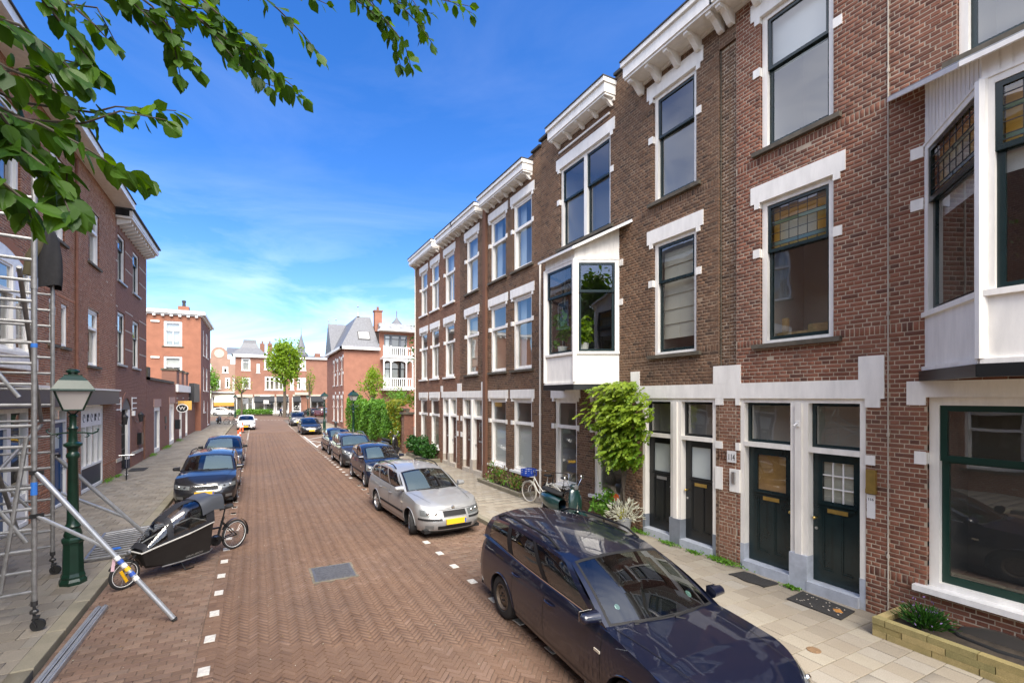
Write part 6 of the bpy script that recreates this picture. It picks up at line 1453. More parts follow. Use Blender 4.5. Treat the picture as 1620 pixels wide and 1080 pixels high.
    # ---------------- mirrors, handles, shut lines, arches, sill
    for sg in (-1, 1):
        q = side(sp.get('mirror_u', 0.05), 0.02, sg); b = MB(); c = q + Vector((sg * 0.13, -0.02, 0.075)); PP = []
        for i in range(9):
            t = i / 8; xx = lerp(-0.10, 0.11, t); hh = 0.075 * (1 - 0.25 * t) * (0.5 if i == 8 else 1); dd = 0.085 * (1 - 0.35 * t) * (0.5 if i == 8 else 1)
            PP.append([c + Vector((sg * xx, -dd * math.sin(a) * (1.1 if math.sin(a) > 0 else 0.55), hh * math.cos(a) * (1 if math.cos(a) > 0 else 0.9))) for a in np.linspace(0, 2 * math.pi, 15)])
        b.grid(PP); b.add(PP[-1][:-1], [tuple(range(14))]); b.add(PP[0][:-1], [tuple(range(14))]); mr = b.build('door_mirror', sp.get('mirror', P), C, smooth=50, local=True)
        b = MB(); b.obox(c + Vector((0, 0.055, 0)), (0.17, 0.006, 0.11)); b.build('mirror_glass', 'chrome', mr, local=True)
        b = MB(); b.bar(q + Vector((-sg * 0.02, 0, 0.0)), c + Vector((-sg * 0.06, 0.01, -0.04)), 0.05, 0.035); b.build('mirror_foot', 'plastic_black', mr, local=True)
    if detail:
        lines = MB(); hd = sp['doors']                                     # y of the shut lines
        def sp_(y, z, off, sg): return pt(sg, y, 0, z, off)
        for sg in (-1, 1):
            for y in hd:
                z0, z1 = max(zs + 0.07, zbot(y) + 0.02), ztop(y); n = 10
                lines.grid([[sp_(y - 0.004, lerp(z0, z1, i / n), 0.0012, sg), sp_(y + 0.004, lerp(z0, z1, i / n), 0.0012, sg)] for i in range(n + 1)])
            ya, yb = -wb / 2 + ra + 0.02, wb / 2 - ra - 0.02
            lines.grid([[sp_(lerp(ya, yb, i / 20), zs + 0.075, 0.0012, sg), sp_(lerp(ya, yb, i / 20), zs + 0.083, 0.0012, sg)] for i in range(21)])
        # bonnet edges
        for sg in (-1, 1):
            G = []
            for i in range(13):
                y = lerp(yf + 0.30, yc - 0.02, i / 12); x = sg * (w * (0.62 + 0.20 * i / 12)); zz = lambda xq: ztop(y) + sp.get('crown', 0.055) * (1 - min(1, abs(xq) / (w * 0.95)) ** 2.4) + 0.004
                G.append([Vector((x - 0.004, y, zz(x) + 0.0)), Vector((x + 0.004, y, zz(x) + 0.0))])
            lines.grid(G)
        lines.build('shut_lines', 'plastic_black', C, local=True, fix=False)
        for sg in (-1, 1):
            for y in sp['handles']:
                z = ztop(y) - 0.16; b = MB(); pts = [sp_(y + t * 0.10, z, 0.012 + 0.026 * (1 - abs(t) ** 3), sg) for t in (-1, -0.7, 0, 0.7, 1)]; b.tube(pts, [0.008, 0.013, 0.014, 0.013, 0.008], 8); b.build('door_handle', sp.get('handle', P), C, smooth=True, local=True)
            if sp.get('moulding'):
                ya, yb = -wb / 2 + ra + 0.04, wb / 2 - ra - 0.04; g = MB(); zz = sp['moulding']; g.grid([[sp_(lerp(ya, yb, i / 20), zz - 0.03, 0.004, sg), sp_(lerp(ya, yb, i / 20), zz - 0.02, 0.014, sg), sp_(lerp(ya, yb, i / 20), zz + 0.02, 0.014, sg), sp_(lerp(ya, yb, i / 20), zz + 0.03, 0.004, sg)] for i in range(21)]); g.build('side_moulding', sp.get('mould_m', 'plastic_black'), C, smooth=True, local=True)
            for yw in (-wb / 2, wb / 2): b = MB(); b.tube([sp_(yw + ra * math.cos(t), max(zs, wr + ra * math.sin(t) * 0.97), 0.003, sg) for t in np.linspace(0.0, math.pi, 19)], 0.011, 6); b.build('arch_lip', P, C, smooth=True, local=True)
            q = sp_(-wb / 2 + ra + 0.12, 0.72, 0.006, sg); b = MB(); b.obox(q, (0.01, 0.09, 0.028)); b.build('side_repeater', 'indicator', C, local=True)
        for k, (s0, s1) in enumerate(((-0.75, 0.02), (-0.05, 0.7))):
            b = MB(); p0, p1 = screen(s0 * 0.9 + 0.05, 0.0, 0.02), screen(s1, 0.035, 0.022); b.tube([p0, p1], 0.008, 6); b.tube([p0, p0 + Vector((0.1, -0.04, -0.02))], 0.012, 6); b.build('wiper', 'plastic_black', C, local=True)
        b = MB(); b.tube([roofG[3][7] + Vector((0, 0.0, 0.0)), roofG[3][7] + Vector((0, 0.30, 0.33)) if sp.get('aerial') == 'front' else roofG[3][7] + Vector((0, 0.02, 0.012))], 0.004, 5); b.build('aerial', 'plastic_black', C, local=True)
    return C, screen

WAGON = [(0.06, 0.345), (0.385, 0.655), (0.705, 0.93)]
HATCH5 = [(0.07, 0.44), (0.49, 0.83)]
sp_mondeo = dict(L=4.75, W=1.81, H=1.47, wb=2.754, fo=0.91, paint='paint_navy', cowl=-0.98, wtop=-0.15, rtop=2.10, rbase=2.26, topz=[0.70, 0.76, 0.83, 0.955, 0.985, 1.03, 1.0, 0.97], wins=WAGON, rails='plastic_black', wheel='steel', wr=0.32, rimr=0.60,
    lamp=(0.55, 0.97, 0.60, 0.66, 0.70, 0.80), grille=(0.36, 0.56, 0.68), gchrome='chrome', badge=0.72, doors=[-0.93, 0.18, 1.02], handles=[0.04, 0.92], trim='chrome', fog=0.33, rib=0.012, aerial='front', lf=0.70, crown=0.065)
sp_octavia = dict(L=4.57, W=1.77, H=1.44, wb=2.58, fo=0.90, paint='paint_silver', cowl=-0.90, wtop=-0.12, rtop=1.95, rbase=2.14, topz=[0.72, 0.78, 0.84, 0.955, 0.975, 1.01, 1.0, 0.97], wins=WAGON, rails='plastic_black', spokes=7, pillar='paint_silver',
    lamp=(0.42, 0.93, 0.56, 0.59, 0.685, 0.72), grille=(0.36, 0.555, 0.69), gchrome='paint_silver', badge=0.735, doors=[-0.85, 0.15, 0.98], handles=[0.03, 0.88], moulding=0.47, bstrip=0.49, fog=0.33, intake=(0.55, 0.27, 0.36), platez=0.45, steer=R(-20), sunshade=(-0.85, -0.12), shadecol=(0.34, 0.37, 0.38), rib=0.014, crown=0.06, lf=0.60)
sp_small = dict(L=3.43, W=1.63, H=1.46, wb=2.34, fo=0.66, paint='paint_darkblue', cowl=-0.92, wtop=-0.22, rtop=1.34, rbase=1.50, topz=[0.70, 0.79, 0.87, 1.0, 1.02, 1.10, 1.05, 1.0], wins=HATCH5, spokes=7, wr=0.28,
    lamp=(0.52, 0.97, 0.60, 0.66, 0.76, 0.88), grille=None, badge=0.66, doors=[-0.78, 0.28], handles=[0.18], moulding=0.52, intake=(0.5, 0.25, 0.42), platez=0.5, lf=0.55, sunshade=(-0.8, 0.1), shadecol=(0.36, 0.42, 0.45))
sp_207 = dict(L=4.15, W=1.75, H=1.50, wb=2.54, fo=0.83, paint='paint_graphite', cowl=-1.0, wtop=-0.22, rtop=1.82, rbase=1.98, topz=[0.70, 0.79, 0.87, 1.0, 1.02, 1.06, 1.03, 1.0], wins=WAGON, rails='alloy', spokes=5,
    lamp=(0.50, 0.985, 0.62, 0.72, 0.74, 0.92), grille=None, badge=0.68, doors=[-0.86, 0.15, 0.98], handles=[0.03, 0.88], moulding=0.52, intake=(0.62, 0.24, 0.46), fog=0.34, platez=0.5, lf=0.66, sunshade=(-0.86, 0.86), shadecol=(0.34, 0.40, 0.42))
sp_superb = dict(L=4.70, W=1.82, H=1.45, wb=2.70, fo=0.90, paint='paint_black', cowl=-0.92, wtop=-0.10, rtop=2.05, rbase=2.22, topz=[0.70, 0.78, 0.85, 0.965, 0.985, 1.02, 1.0, 0.97], wins=WAGON, rails='plastic_black', spokes=5,
    lamp=(0.46, 0.95, 0.60, 0.63, 0.70, 0.745), darklamp=True, grille=(0.42, 0.57, 0.69), gbars=19, gchrome='chrome', badge=0.73, doors=[-0.85, 0.15, 0.98], handles=[0.03, 0.88], intake=(0.66, 0.24, 0.36), fog=0.36, platez=0.47, sunshade=(-0.2, 0.92), shadecol=(0.55, 0.60, 0.60), rib=0.015, lf=0.6)
sp_sedan = dict(L=4.53, W=1.82, H=1.42, wb=2.76, fo=0.78, paint='paint_greyblue', cowl=-0.80, wtop=0.0, rtop=1.35, rbase=1.72, topz=[0.68, 0.75, 0.82, 0.93, 0.955, 0.99, 0.98, 0.95], wins=HATCH5, spokes=7,
    lamp=(0.48, 0.94, 0.58, 0.60, 0.68, 0.72), grille=(0.22, 0.56, 0.68), gchrome='chrome', badge=0.72, doors=[-0.75, 0.30], handles=[0.18, 1.0], platez=0.44, sunshade=(-0.88, 0.5), shadecol=(0.50, 0.56, 0.58), mirror='plastic_black')
sp_electric = dict(L=4.69, W=1.85, H=1.43, wb=2.87, fo=0.84, paint='paint_black', cowl=-1.05, wtop=-0.15, rtop=1.35, rbase=2.05, topz=[0.66, 0.72, 0.79, 0.92, 0.95, 1.0, 1.0, 0.97], wins=HATCH5, spokes=5, roof=[1.33, 1.38, 1.42, 1.38, 1.28],
    lamp=(0.56, 0.97, 0.60, 0.70, 0.66, 0.79), grille=None, badge=0.68, doors=[-0.85, 0.28], handles=[0.2, 1.1], intake=(0.55, 0.25, 0.31), platez=0.42, sunshade=None, lf=0.72)
sp_suv = dict(L=4.38, W=1.80, H=1.60, wb=2.65, fo=0.88, paint='paint_grey', cowl=-0.98, wtop=-0.15, rtop=1.75, rbase=1.95, topz=[0.80, 0.90, 0.98, 1.06, 1.09, 1.14, 1.1, 1.05], wins=WAGON, rails='alloy', spokes=5, wr=0.34,
    lamp=(0.50, 0.95, 0.70, 0.74, 0.80, 0.86), grille=(0.46, 0.62, 0.76), gchrome='chrome', badge=0.78, doors=[-0.85, 0.2, 1.0], handles=[0.05, 0.9], platez=0.5, intake=(0.6, 0.28, 0.42), lf=0.6)
sp_white = dict(L=4.36, W=1.82, H=1.46, wb=2.65, fo=0.90, paint='paint_white', cowl=-1.0, wtop=-0.18, rtop=1.55, rbase=1.80, topz=[0.70, 0.78, 0.85, 0.97, 0.99, 1.04, 1.02, 0.98], wins=HATCH5, spokes=5,
    lamp=(0.54, 0.96, 0.62, 0.70, 0.70, 0.82), grille=(0.46, 0.40, 0.60), badge=0.70, doors=[-0.85, 0.25], handles=[0.15, 0.9], platez=0.40, intake=(0.5, 0.24, 0.33), fog=0.33, lf=0.66)

def cx(xl, sp): return xl + (sp['W'] / 2 - 0.03) / SX                 # survey x of the centre line from the street side wheels
mond, mscreen = make_car(sp_mondeo, 'dark navy estate car with black roof rails and bare steel wheels', (cx(2.895, sp_mondeo), 4.465, 0.0), R(-3.6))
octa, oscreen = make_car(sp_octavia, 'silver estate car with turned front wheel and yellow number plate', (cx(2.91, sp_octavia), 11.78, 0.0), R(4.0))
make_car(sp_small, 'small dark blue hatchback parked bumper to bumper behind the silver estate', (cx(3.205, sp_small), 17.80, 0.0), R(0.6))
make_car(sp_207, 'dark grey compact estate with pale roof rails and big slanted headlights', (cx(3.23, sp_207), 23.05, 0.0), R(0.4))
sp5 = dict(sp_small); sp5.update(paint='paint_navy', L=3.62, fo=0.72, wb=2.40, H=1.44)
make_car(sp5, 'dark hatchback before the white hatched marking, behind the grey compact estate', (cx(3.35, sp5), 28.05, 0.0), R(1.0))
make_car(sp_electric, 'black saloon with smooth grille free nose beyond the white hatched marking', (cx(3.22, sp_electric), 43.4, 0.0), 0)
make_car(sp_suv, 'grey crossover parked behind the black saloon near the street end', (cx(3.24, sp_suv), 56.6, 0.0), 0)
make_car(sp_superb, 'black estate car with slatted chrome grille behind the cargo bike', (-1.2, 17.6, 0.0), R(-0.4))
make_car(sp_sedan, 'blue grey saloon with black mirrors parked behind the black estate', (-1.2, 24.65, 0.0), R(-0.5))
make_car(sp_white, 'white hatchback with wide black grille beside the orange posts', (-0.74, 52.1, 0.0), 0, detail=False)
s_ = dict(sp_suv); s_['paint'] = 'paint_maroon'; p = on_ground(512, 659); make_car(s_, 'maroon off roader standing by the black awnings', (p.x, p.y + 1, 0), R(150), detail=False, group='cars on the far crossing street')
s_ = dict(sp_sedan); s_['paint'] = 'paint_navy'; p = on_ground(494, 658); make_car(s_, 'low dark blue saloon on the far street beside the maroon car', (p.x, p.y + 2, 0), R(200), detail=False, group='cars on the far crossing street')
s_ = dict(sp_white); p = on_ground(353, 657.5); make_car(s_, 'white car on the far street below the cream awning', (p.x, p.y + 2, 0), R(80), detail=False, group='cars on the far crossing street')
# sticker and parking disc behind the navy estate's windscreen
g = MB(); c = mscreen(-0.70, 0.24, -0.006); c2 = mscreen(-0.70, 0.26, -0.006); ax = (mscreen(-0.70, 0.40, 0) - mscreen(-0.70, 0.1, 0)).normalized()
g.add([Vector((c.x + 0.03 * math.cos(t), c.y, c.z)) + ax * 0.035 * math.sin(t) for t in np.linspace(0, 6.0, 18)], [tuple(range(18))]); g.build('windscreen_sticker', 'sticker_green', mond, local=True, fix=False)
g = MB(); c = mscreen(0.60, 0.22, -0.006); g.add([Vector((c.x + 0.03 * math.cos(t), c.y, c.z)) + ax * 0.045 * math.sin(t) for t in np.linspace(0, 6.0, 18)], [tuple(range(18))]); g.build('windscreen_sticker', 'sticker_green', mond, local=True, fix=False)
# ================================================================== STREET FURNITURE, SCAFFOLD, CYCLES
mat('lamp_green', (0.006, 0.030, 0.018), 0.3, noise=0.2, nscale=6); mat('alu', (0.27, 0.27, 0.27), 0.42, metal=0.65, noise=0.25, nscale=9, rvar=0.1); mat('alu_bright', (0.42, 0.435, 0.455), 0.35, metal=0.6, noise=0.12, nscale=7)
mat('opal', (0.50, 0.47, 0.45), 0.25)
def lamp_post(loc, label):
    T = thing('street_lamp', label, 'street lamp', loc, 0, 'old style street lamps')
    z = 0.0; b = MB()
    b.lathe([(0.175, 0), (0.175, 0.05), (0.15, 0.09), (0.155, 0.12), (0.135, 0.17), (0.125, 0.60), (0.13, 0.64), (0.145, 0.66), (0.145, 0.70), (0.105, 0.73)], (0, 0, 0), 8); b.build('base', 'lamp_green', T, local=True)
    b = MB(); b.lathe([(0.10, 0.72), (0.115, 0.76), (0.10, 0.82), (0.085, 0.86), (0.105, 0.90), (0.08, 0.94), (0.075, 1.0), (0.062, 1.95), (0.085, 1.98), (0.085, 2.02), (0.06, 2.06), (0.07, 2.12), (0.115, 2.16), (0.115, 2.19), (0.06, 2.22), (0.05, 2.40), (0.07, 2.43), (0.045, 2.46), (0.045, 2.60), (0.06, 2.62), (0.03, 2.66)], (0, 0, 0), 16); b.build('column', 'lamp_green', T, smooth=40, local=True)
    for sg in (-1, 1):
        b = MB(); b.tube([(0, 0, 2.36), (sg * 0.12, 0, 2.36), (sg * 0.24, 0, 2.34), (sg * 0.30, 0, 2.37), (sg * 0.315, 0, 2.41), (sg * 0.28, 0, 2.42)], 0.013, 8); b.tube([(sg * 0.17, 0, 2.35), (sg * 0.20, 0, 2.31), (sg * 0.17, 0, 2.285), (sg * 0.14, 0, 2.30)], 0.010, 6); b.build('ladder_bar', 'lamp_green', T, smooth=True, local=True)
    # lantern: tapered square glass box, hipped roof with vent
    rz = Matrix.Rotation(R(18), 3, 'Z'); r0, r1, z0, z1 = 0.115, 0.215, 2.72, 3.02
    cor = [Vector(p) for p in ((-1, -1, 0), (1, -1, 0), (1, 1, 0), (-1, 1, 0))]
    lo = [rz @ (c * r0) + Vector((0, 0, z0)) for c in cor]; hi = [rz @ (c * r1) + Vector((0, 0, z1)) for c in cor]
    for c in range(4):
        b = MB(); b.quad(lo[c], lo[(c + 1) % 4], hi[(c + 1) % 4], hi[c]); b.build('lantern_pane', 'opal', T, local=True, fix=False)
    b = MB()
    for c in range(4): b.bar(lo[c], hi[c], 0.018, 0.018); b.bar(lo[c], lo[(c + 1) % 4], 0.02, 0.02); b.bar(hi[c], hi[(c + 1) % 4], 0.022, 0.022)
    for c in range(4): b.tube([Vector((0, 0, 2.62)), lo[c] * 0.55 + Vector((0, 0, 2.68 * 0.45)), lo[c]], 0.010, 6)
    b.build('lantern_frame', 'lamp_green', T, local=True)
    b = MB(); b.lathe([(0.05, 2.72), (0.07, 2.80), (0.06, 2.90), (0.02, 2.94)], (0, 0, 0), 10); b.build('lamp_bulb', 'opal', T, smooth=True, local=True)
    b = MB(); P = []
    for r, zz in ((0.255, 3.02), (0.25, 3.045), (0.17, 3.18), (0.105, 3.25), (0.105, 3.27)): P.append([rz @ (c * r) + Vector((0, 0, zz)) for c in cor + [cor[0]]])
    b.grid(P); b.add(P[-1][:4], [(0, 1, 2, 3)]); b.add(P[0][:4], [(3, 2, 1, 0)]); b.build('lantern_roof', 'lamp_green', T, local=True)
    b = MB(); b.lathe([(0.06, 3.27), (0.06, 3.30), (0.085, 3.31), (0.085, 3.335), (0.05, 3.36), (0.0001, 3.365)], (0, 0, 0), 12); b.build('vent', 'lamp_green', T, local=True)
    return T
lp1 = lamp_post((-2.54, 9.98, PZ), 'dark green old style street lamp beside the scaffold tower'); lp1.scale = (SX, SX, SZ)
def lamp_copy(loc, lab):
    c = copy_tree(lp1); c.location = met(loc); c['label'] = lab; return c
lamp_copy((5.35, 31.0, PZ), 'dark old style street lamp in front of the ivy wall')
lamp_copy((5.42, 45.8, PZ), 'dark old style street lamp beside the black saloon')
p = on_ground(487, 658); lamp_copy((p.x, p.y, 0), 'old style street lamp on the far crossing before the black awnings')
p = on_ground(372, 660); lamp_copy((p.x, p.y, 0), 'old style street lamp on the far crossing near the cream awning')
p = on_ground(452, 657); lamp_copy((p.x, p.y, 0), 'old style street lamp beside the lime green street tree')

# ---------------------------------------------------------------- scaffold tower
SC = thing('scaffold_tower', 'aluminium rolling scaffold tower with ladder frames and outriggers on the left pavement', 'scaffold', (-2.9, 9.3, PZ))
A0, A1 = Vector((-2.44, 8.13, 0)), Vector((-2.95, 10.58, 0)); DX = Vector((-1.30, -0.27, 0))
rt = 0.029
for nm, base, ztop_, rz0 in (('near', A0, 5.75, 0.58), ('far', A1, 4.98, 0.55)):
    b = MB()
    for q in (base, base + DX):
        b.tube([q + Vector((0, 0, 0.42)), q + Vector((0, 0, ztop_))], rt, 10)
        for z in (2.42, 4.42): b.tube([q + Vector((0, 0, z - 0.07)), q + Vector((0, 0, z + 0.07))], rt + 0.006, 10)
    fr = b.build('end_frame', 'alu', SC, smooth=True)
    z = rz0; k = 0
    while z < ztop_ - 0.05:
        b = MB(); b.tube([base + Vector((0, 0, z)), base + DX + Vector((0, 0, z))], 0.021, 8); b.build('rung', 'alu', fr, smooth=True); z += 0.258; k += 1
    for q in (base, base + DX):
        b = MB(); b.tube([q + Vector((0, 0, 0.24)), q + Vector((0, 0, 0.46))], 0.016, 8); b.lathe([(0.03, 0.30), (0.045, 0.31), (0.045, 0.335), (0.03, 0.35)], q, 8); b.lathe([(0.036, 0.40), (0.036, 0.46)], q, 8); b.obox(q + Vector((0.02, 0, 0.255)), (0.06, 0.05, 0.03)); b.bar(q + Vector((-0.01, -0.035, 0.25)), q + Vector((0.035, -0.035, 0.15)), 0.05, 0.006); b.bar(q + Vector((-0.01, 0.035, 0.25)), q + Vector((0.035, 0.035, 0.15)), 0.05, 0.006); cs = b.build('castor', 'dark_metal', SC)
        b = MB(); b.lathe([(0.045, -0.022), (0.072, -0.024), (0.075, -0.01), (0.075, 0.01), (0.072, 0.024), (0.045, 0.022)], q + Vector((0.035, 0, 0.155)), 18, 'y'); b.build('castor_wheel', 'rubber', cs, smooth=40)
def dpt(a, t, z): return a + DX * t + Vector((0, 0, z))
for p, q in ((dpt(A0, 0.95, 0.75), dpt(A1, 0.95, 2.4)), (dpt(A0, 0.3, 2.45), dpt(A1, 0.3, 0.85)), (dpt(A0, 0.55, 2.55), dpt(A1, 0.55, 4.4)), (dpt(A0, 0.1, 4.6), dpt(A1, 0.1, 2.6)), (dpt(A0, 0.22, 0.62), dpt(A0 + Vector((0, 0.0, 0)), 0.05, 2.5)), (dpt(A0, 0.8, 1.0), dpt(A1, 0.1, 2.55)), (dpt(A0, 0.05, 1.2), dpt(A0, 0.75, 2.9)), (dpt(A0, 0.1, 3.0), dpt(A0, 0.8, 4.5)), (dpt(A1, 0.1, 1.0), dpt(A1, 0.9, 2.6))):
    b = MB(); b.tube([p, q], 0.026, 8); b.build('brace', 'alu', SC, smooth=True)
for z in (1.15, 2.2, 3.05, 4.05):
    b = MB(); b.tube([A0 + DX + Vector((0, 0, z)), A1 + DX + Vector((0, 0, z))], 0.021, 8); b.build('guard_rail', 'alu', SC, smooth=True)
b = MB(); q = [dpt(A0, 0.05, 2.0), dpt(A0, 0.55, 2.0), dpt(A1, 0.55, 2.0), dpt(A1, 0.05, 2.0)]
b.prism([dpt(A0, 0.48, 1.93), dpt(A0, 0.96, 1.93), dpt(A1, 0.96, 1.93), dpt(A1, 0.48, 1.93)], (0, 0, 0.05)); b.build('platform', mat('ply', (0.10, 0.085, 0.07), 0.8, noise=0.3, nscale=8), SC)
# outriggers
def outrigger(p0, p1, s0, t1, lab):
    b = MB(); b.tube([p0, p1], 0.032, 10); o = b.build('outrigger', 'alu_bright', SC, smooth=True)
    b = MB(); b.tube([p1, p1 + (p1 - p0).normalized() * 0.03], 0.036, 10); b.build('rubber_foot', 'rubber', o)
    m_ = p0.lerp(p1, t1); b = MB(); b.tube([s0, m_], 0.024, 8); b.build('outrigger_stay', 'alu_bright', o, smooth=True)
    for c in (p0, s0): b = MB(); b.obox(c, (0.13, 0.05, 0.05), Matrix.Rotation(R(8), 3, 'Z')); b.build('clamp', 'plastic_black', o)
    return o
o1 = outrigger(A0 + Vector((0.03, -0.02, 2.06)), Vector((-0.97, 7.86, 0.035)), A0 + Vector((0.03, -0.02, 1.52)), 0.50, '')
o2 = outrigger(A1 + Vector((0.03, 0.02, 2.03)), Vector((-1.55, 11.35, 0.06)), A1 + Vector((0.03, 0.02, 1.45)), 0.62, '')
d = (Vector((-0.97, 7.86, 0.035)) - (A0 + Vector((0.03, -0.02, 2.06)))); p0 = A0 + Vector((0.03, -0.02, 2.06))
for t, m_ in ((0.56, 'bright_white'), (0.585, 'plate_blue'), (0.61, 'bright_white'), (0.635, 'plate_yellow'), (0.67, 'plate_blue'), (0.70, 'bright_white')):
    b = MB(); b.tube([p0 + d * t, p0 + d * (t + 0.02)], 0.0335, 10, cap=False); b.build('tape_band', m_, o1, smooth=True)
mat('pink_ribbon', (0.62, 0.42, 0.48), 0.7)
b = MB(); q = p0 + d * 0.53; b.grid([[q + Vector((0.01 * math.sin(k), 0.0, -0.05 * k)), q + Vector((0.035 + 0.01 * math.sin(k), 0.01, -0.05 * k))] for k in range(6)]); b.build('ribbon', 'pink_ribbon', o1, fix=False)
b = MB(); q = A0 + Vector((0, 0, 1.78)); b.tube([q, q + Vector((0, 0, 0.16))], rt + 0.004, 10); b.build('blue_tape', mat('tape_blue', (0.03, 0.16, 0.55), 0.5), SC, smooth=True)
b = MB(); q = A0 + Vector((0, 0, 3.62)); b.tube([q, q + Vector((0, 0, 0.05))], rt + 0.004, 10); b.build('blue_tape', 'tape_blue', SC, smooth=True)
b = MB(); b.box((-3.45, 8.0, 1.98), (-3.05, 8.12, 2.22)); b.build('toe_board', 'alu', SC)
# jacket hung over the far upright
JK = thing('work_jacket', 'black work jacket hanging over the top of the scaffold upright', 'jacket', (A1.x, A1.y, 4.75))
mat('jacket_cloth', (0.010, 0.010, 0.012), 0.85, noise=0.3, nscale=12, bump=0.5, bscale=18)
b = MB(); P = []
for i in range(15):
    t = i / 14; z = lerp(5.78, 4.80, t); wx = interp([0, 0.06, 0.2, 0.5, 0.9, 1], [0.03, 0.08, 0.12, 0.155, 0.175, 0.165], t); wy = interp([0, 0.06, 0.25, 0.6, 1], [0.03, 0.08, 0.12, 0.14, 0.13], t)
    P.append([Vector((A1.x - 0.05 + 0.02 * t + wx * math.cos(a) * (1 + 0.10 * math.sin(3 * a + 4 * t)), A1.y - 0.02 + wy * math.sin(a) * (1 + 0.14 * math.sin(5 * a + 6 * t)), z - 0.03 * math.sin(2 * a) * t)) for a in np.linspace(0, 2 * math.pi, 25)])
b.grid(P); b.build('jacket_body', 'jacket_cloth', JK, smooth='full', fix=False)
b = MB(); b.tube([(A1.x - 0.10, A1.y - 0.08, 5.55), (A1.x - 0.22, A1.y - 0.12, 5.25), (A1.x - 0.27, A1.y - 0.12, 4.95)], [0.07, 0.075, 0.06], 10); b.build('sleeve', mat('olive_cloth', (0.07, 0.06, 0.03), 0.9), JK, smooth=True)
# aluminium frame and planks lying behind the cargo bike; two profiles along the kerb
FRM = thing('ladder', 'ladder-like aluminium scaffold frame lying flat on the pavement behind the cargo bike', 'ladder', (-1.9, 11.9, PZ))  # a loose scaffold frame with rungs, not a ladder
c4 = [Vector((-2.66, 11.05, PZ + 0.05)), Vector((-2.80, 13.0, PZ + 0.05)), Vector((-0.95, 13.6, PZ + 0.07)), Vector((-1.05, 11.3, PZ + 0.06))]
for i in range(4): b = MB(); b.tube([c4[i], c4[(i + 1) % 4]], 0.027, 8); b.build('rail', 'alu', FRM, smooth=True)
for k in range(1, 11): b = MB(); t = k / 11; b.tube([c4[1].lerp(c4[0], t), c4[2].lerp(c4[3], t)], 0.02, 8); b.build('rung', 'alu', FRM, smooth=True)
b = MB(); c = c4[0].lerp(c4[2], 0.18); b.obox(c + Vector((0, 0, 0.028)), (0.22, 0.16, 0.004), Matrix.Rotation(R(20), 3, 'Z')); b.build('sticker', 'tape_blue', FRM)
for k in range(2):
    b = MB(); a = Vector((-1.95 + 0.075 * k, 8.75, 0.03)); c = Vector((-2.02 + 0.075 * k, 5.2, 0.03)); b.bar(a, c, 0.06, 0.05); b.bar(a + Vector((0, 0, 0.022)), c + Vector((0, 0, 0.022)), 0.022, 0.03)
    tag(b.build('aluminium_profile', 'alu_bright'), ('long aluminium profile lying against the kerb face', 'long aluminium profile lying on the street side of its twin')[k], 'metal profile', 'aluminium profiles beside the kerb')

# ---------------------------------------------------------------- cycles
mat('bike_white', (0.66, 0.66, 0.60), 0.35, coat=0.5); mat('bike_black', (0.012, 0.012, 0.013), 0.4); mat('cream_tyre', (0.52, 0.49, 0.42), 0.8); mat('spoke', (0.35, 0.35, 0.36), 0.35, metal=0.8)
def wheel(T, c, r, ax, tyre='tyre', rim='spoke', tr=0.022, spokes=28, rimtape=None):
    """bicycle wheel at c with axle direction ax (local coords)"""
    ax = Vector(ax).normalized(); u = Vector((0, 0, 1)) - ax * ax.z; u.normalize(); v = ax.cross(u); c = Vector(c)
    ring = lambda rr, n=40: [c + (u * math.cos(t) + v * math.sin(t)) * rr for t in np.linspace(0, 2 * math.pi, n + 1)]
    b = MB(); b.tube(ring(r - tr), tr, 8, cap=False); W_ = b.build('wheel', tyre, T, smooth=True, local=True)
    b = MB(); b.tube(ring(r - 2 * tr - 0.006), 0.010, 6, cap=False); b.build('rim', rim, W_, smooth=True, local=True)
    if rimtape:
        b = MB(); b.tube(ring(r - 2 * tr + 0.004), 0.006, 6, cap=False); b.v = [tuple(Vector(p) + ax * 0.016) for p in b.v]; b.build('reflex_band', rimtape, W_, local=True)
    b = MB()
    for k in range(spokes):
        t = 2 * math.pi * k / spokes; t2 = t + (0.35 if k % 2 else -0.35); hb = c + ax * (0.025 if k % 4 < 2 else -0.025) + (u * math.cos(t2) + v * math.sin(t2)) * 0.02
        b.tube([hb, c + (u * math.cos(t) + v * math.sin(t)) * (r - 2 * tr)], 0.0016, 3, cap=False)
    b.tube([c - ax * 0.05, c + ax * 0.05], 0.02, 8); b.build('spokes', 'spoke', W_, local=True)
    return W_
def fender(T, c, r, a0, a1, m, w_=0.045):
    c = Vector(c); P = [[c + Vector((x, (r) * math.cos(t) * -1, r * math.sin(t))) for x in (-w_ / 2, -w_ / 4, 0, w_ / 4, w_ / 2)] for t in np.linspace(a0, a1, 16)]
    for row in P: row[0] = row[0] * 1.0 - Vector((0, 0, 0.0)); 
    b = MB(); b.grid(P); return b.build('mudguard', m, T, smooth='full', local=True, fix=False)
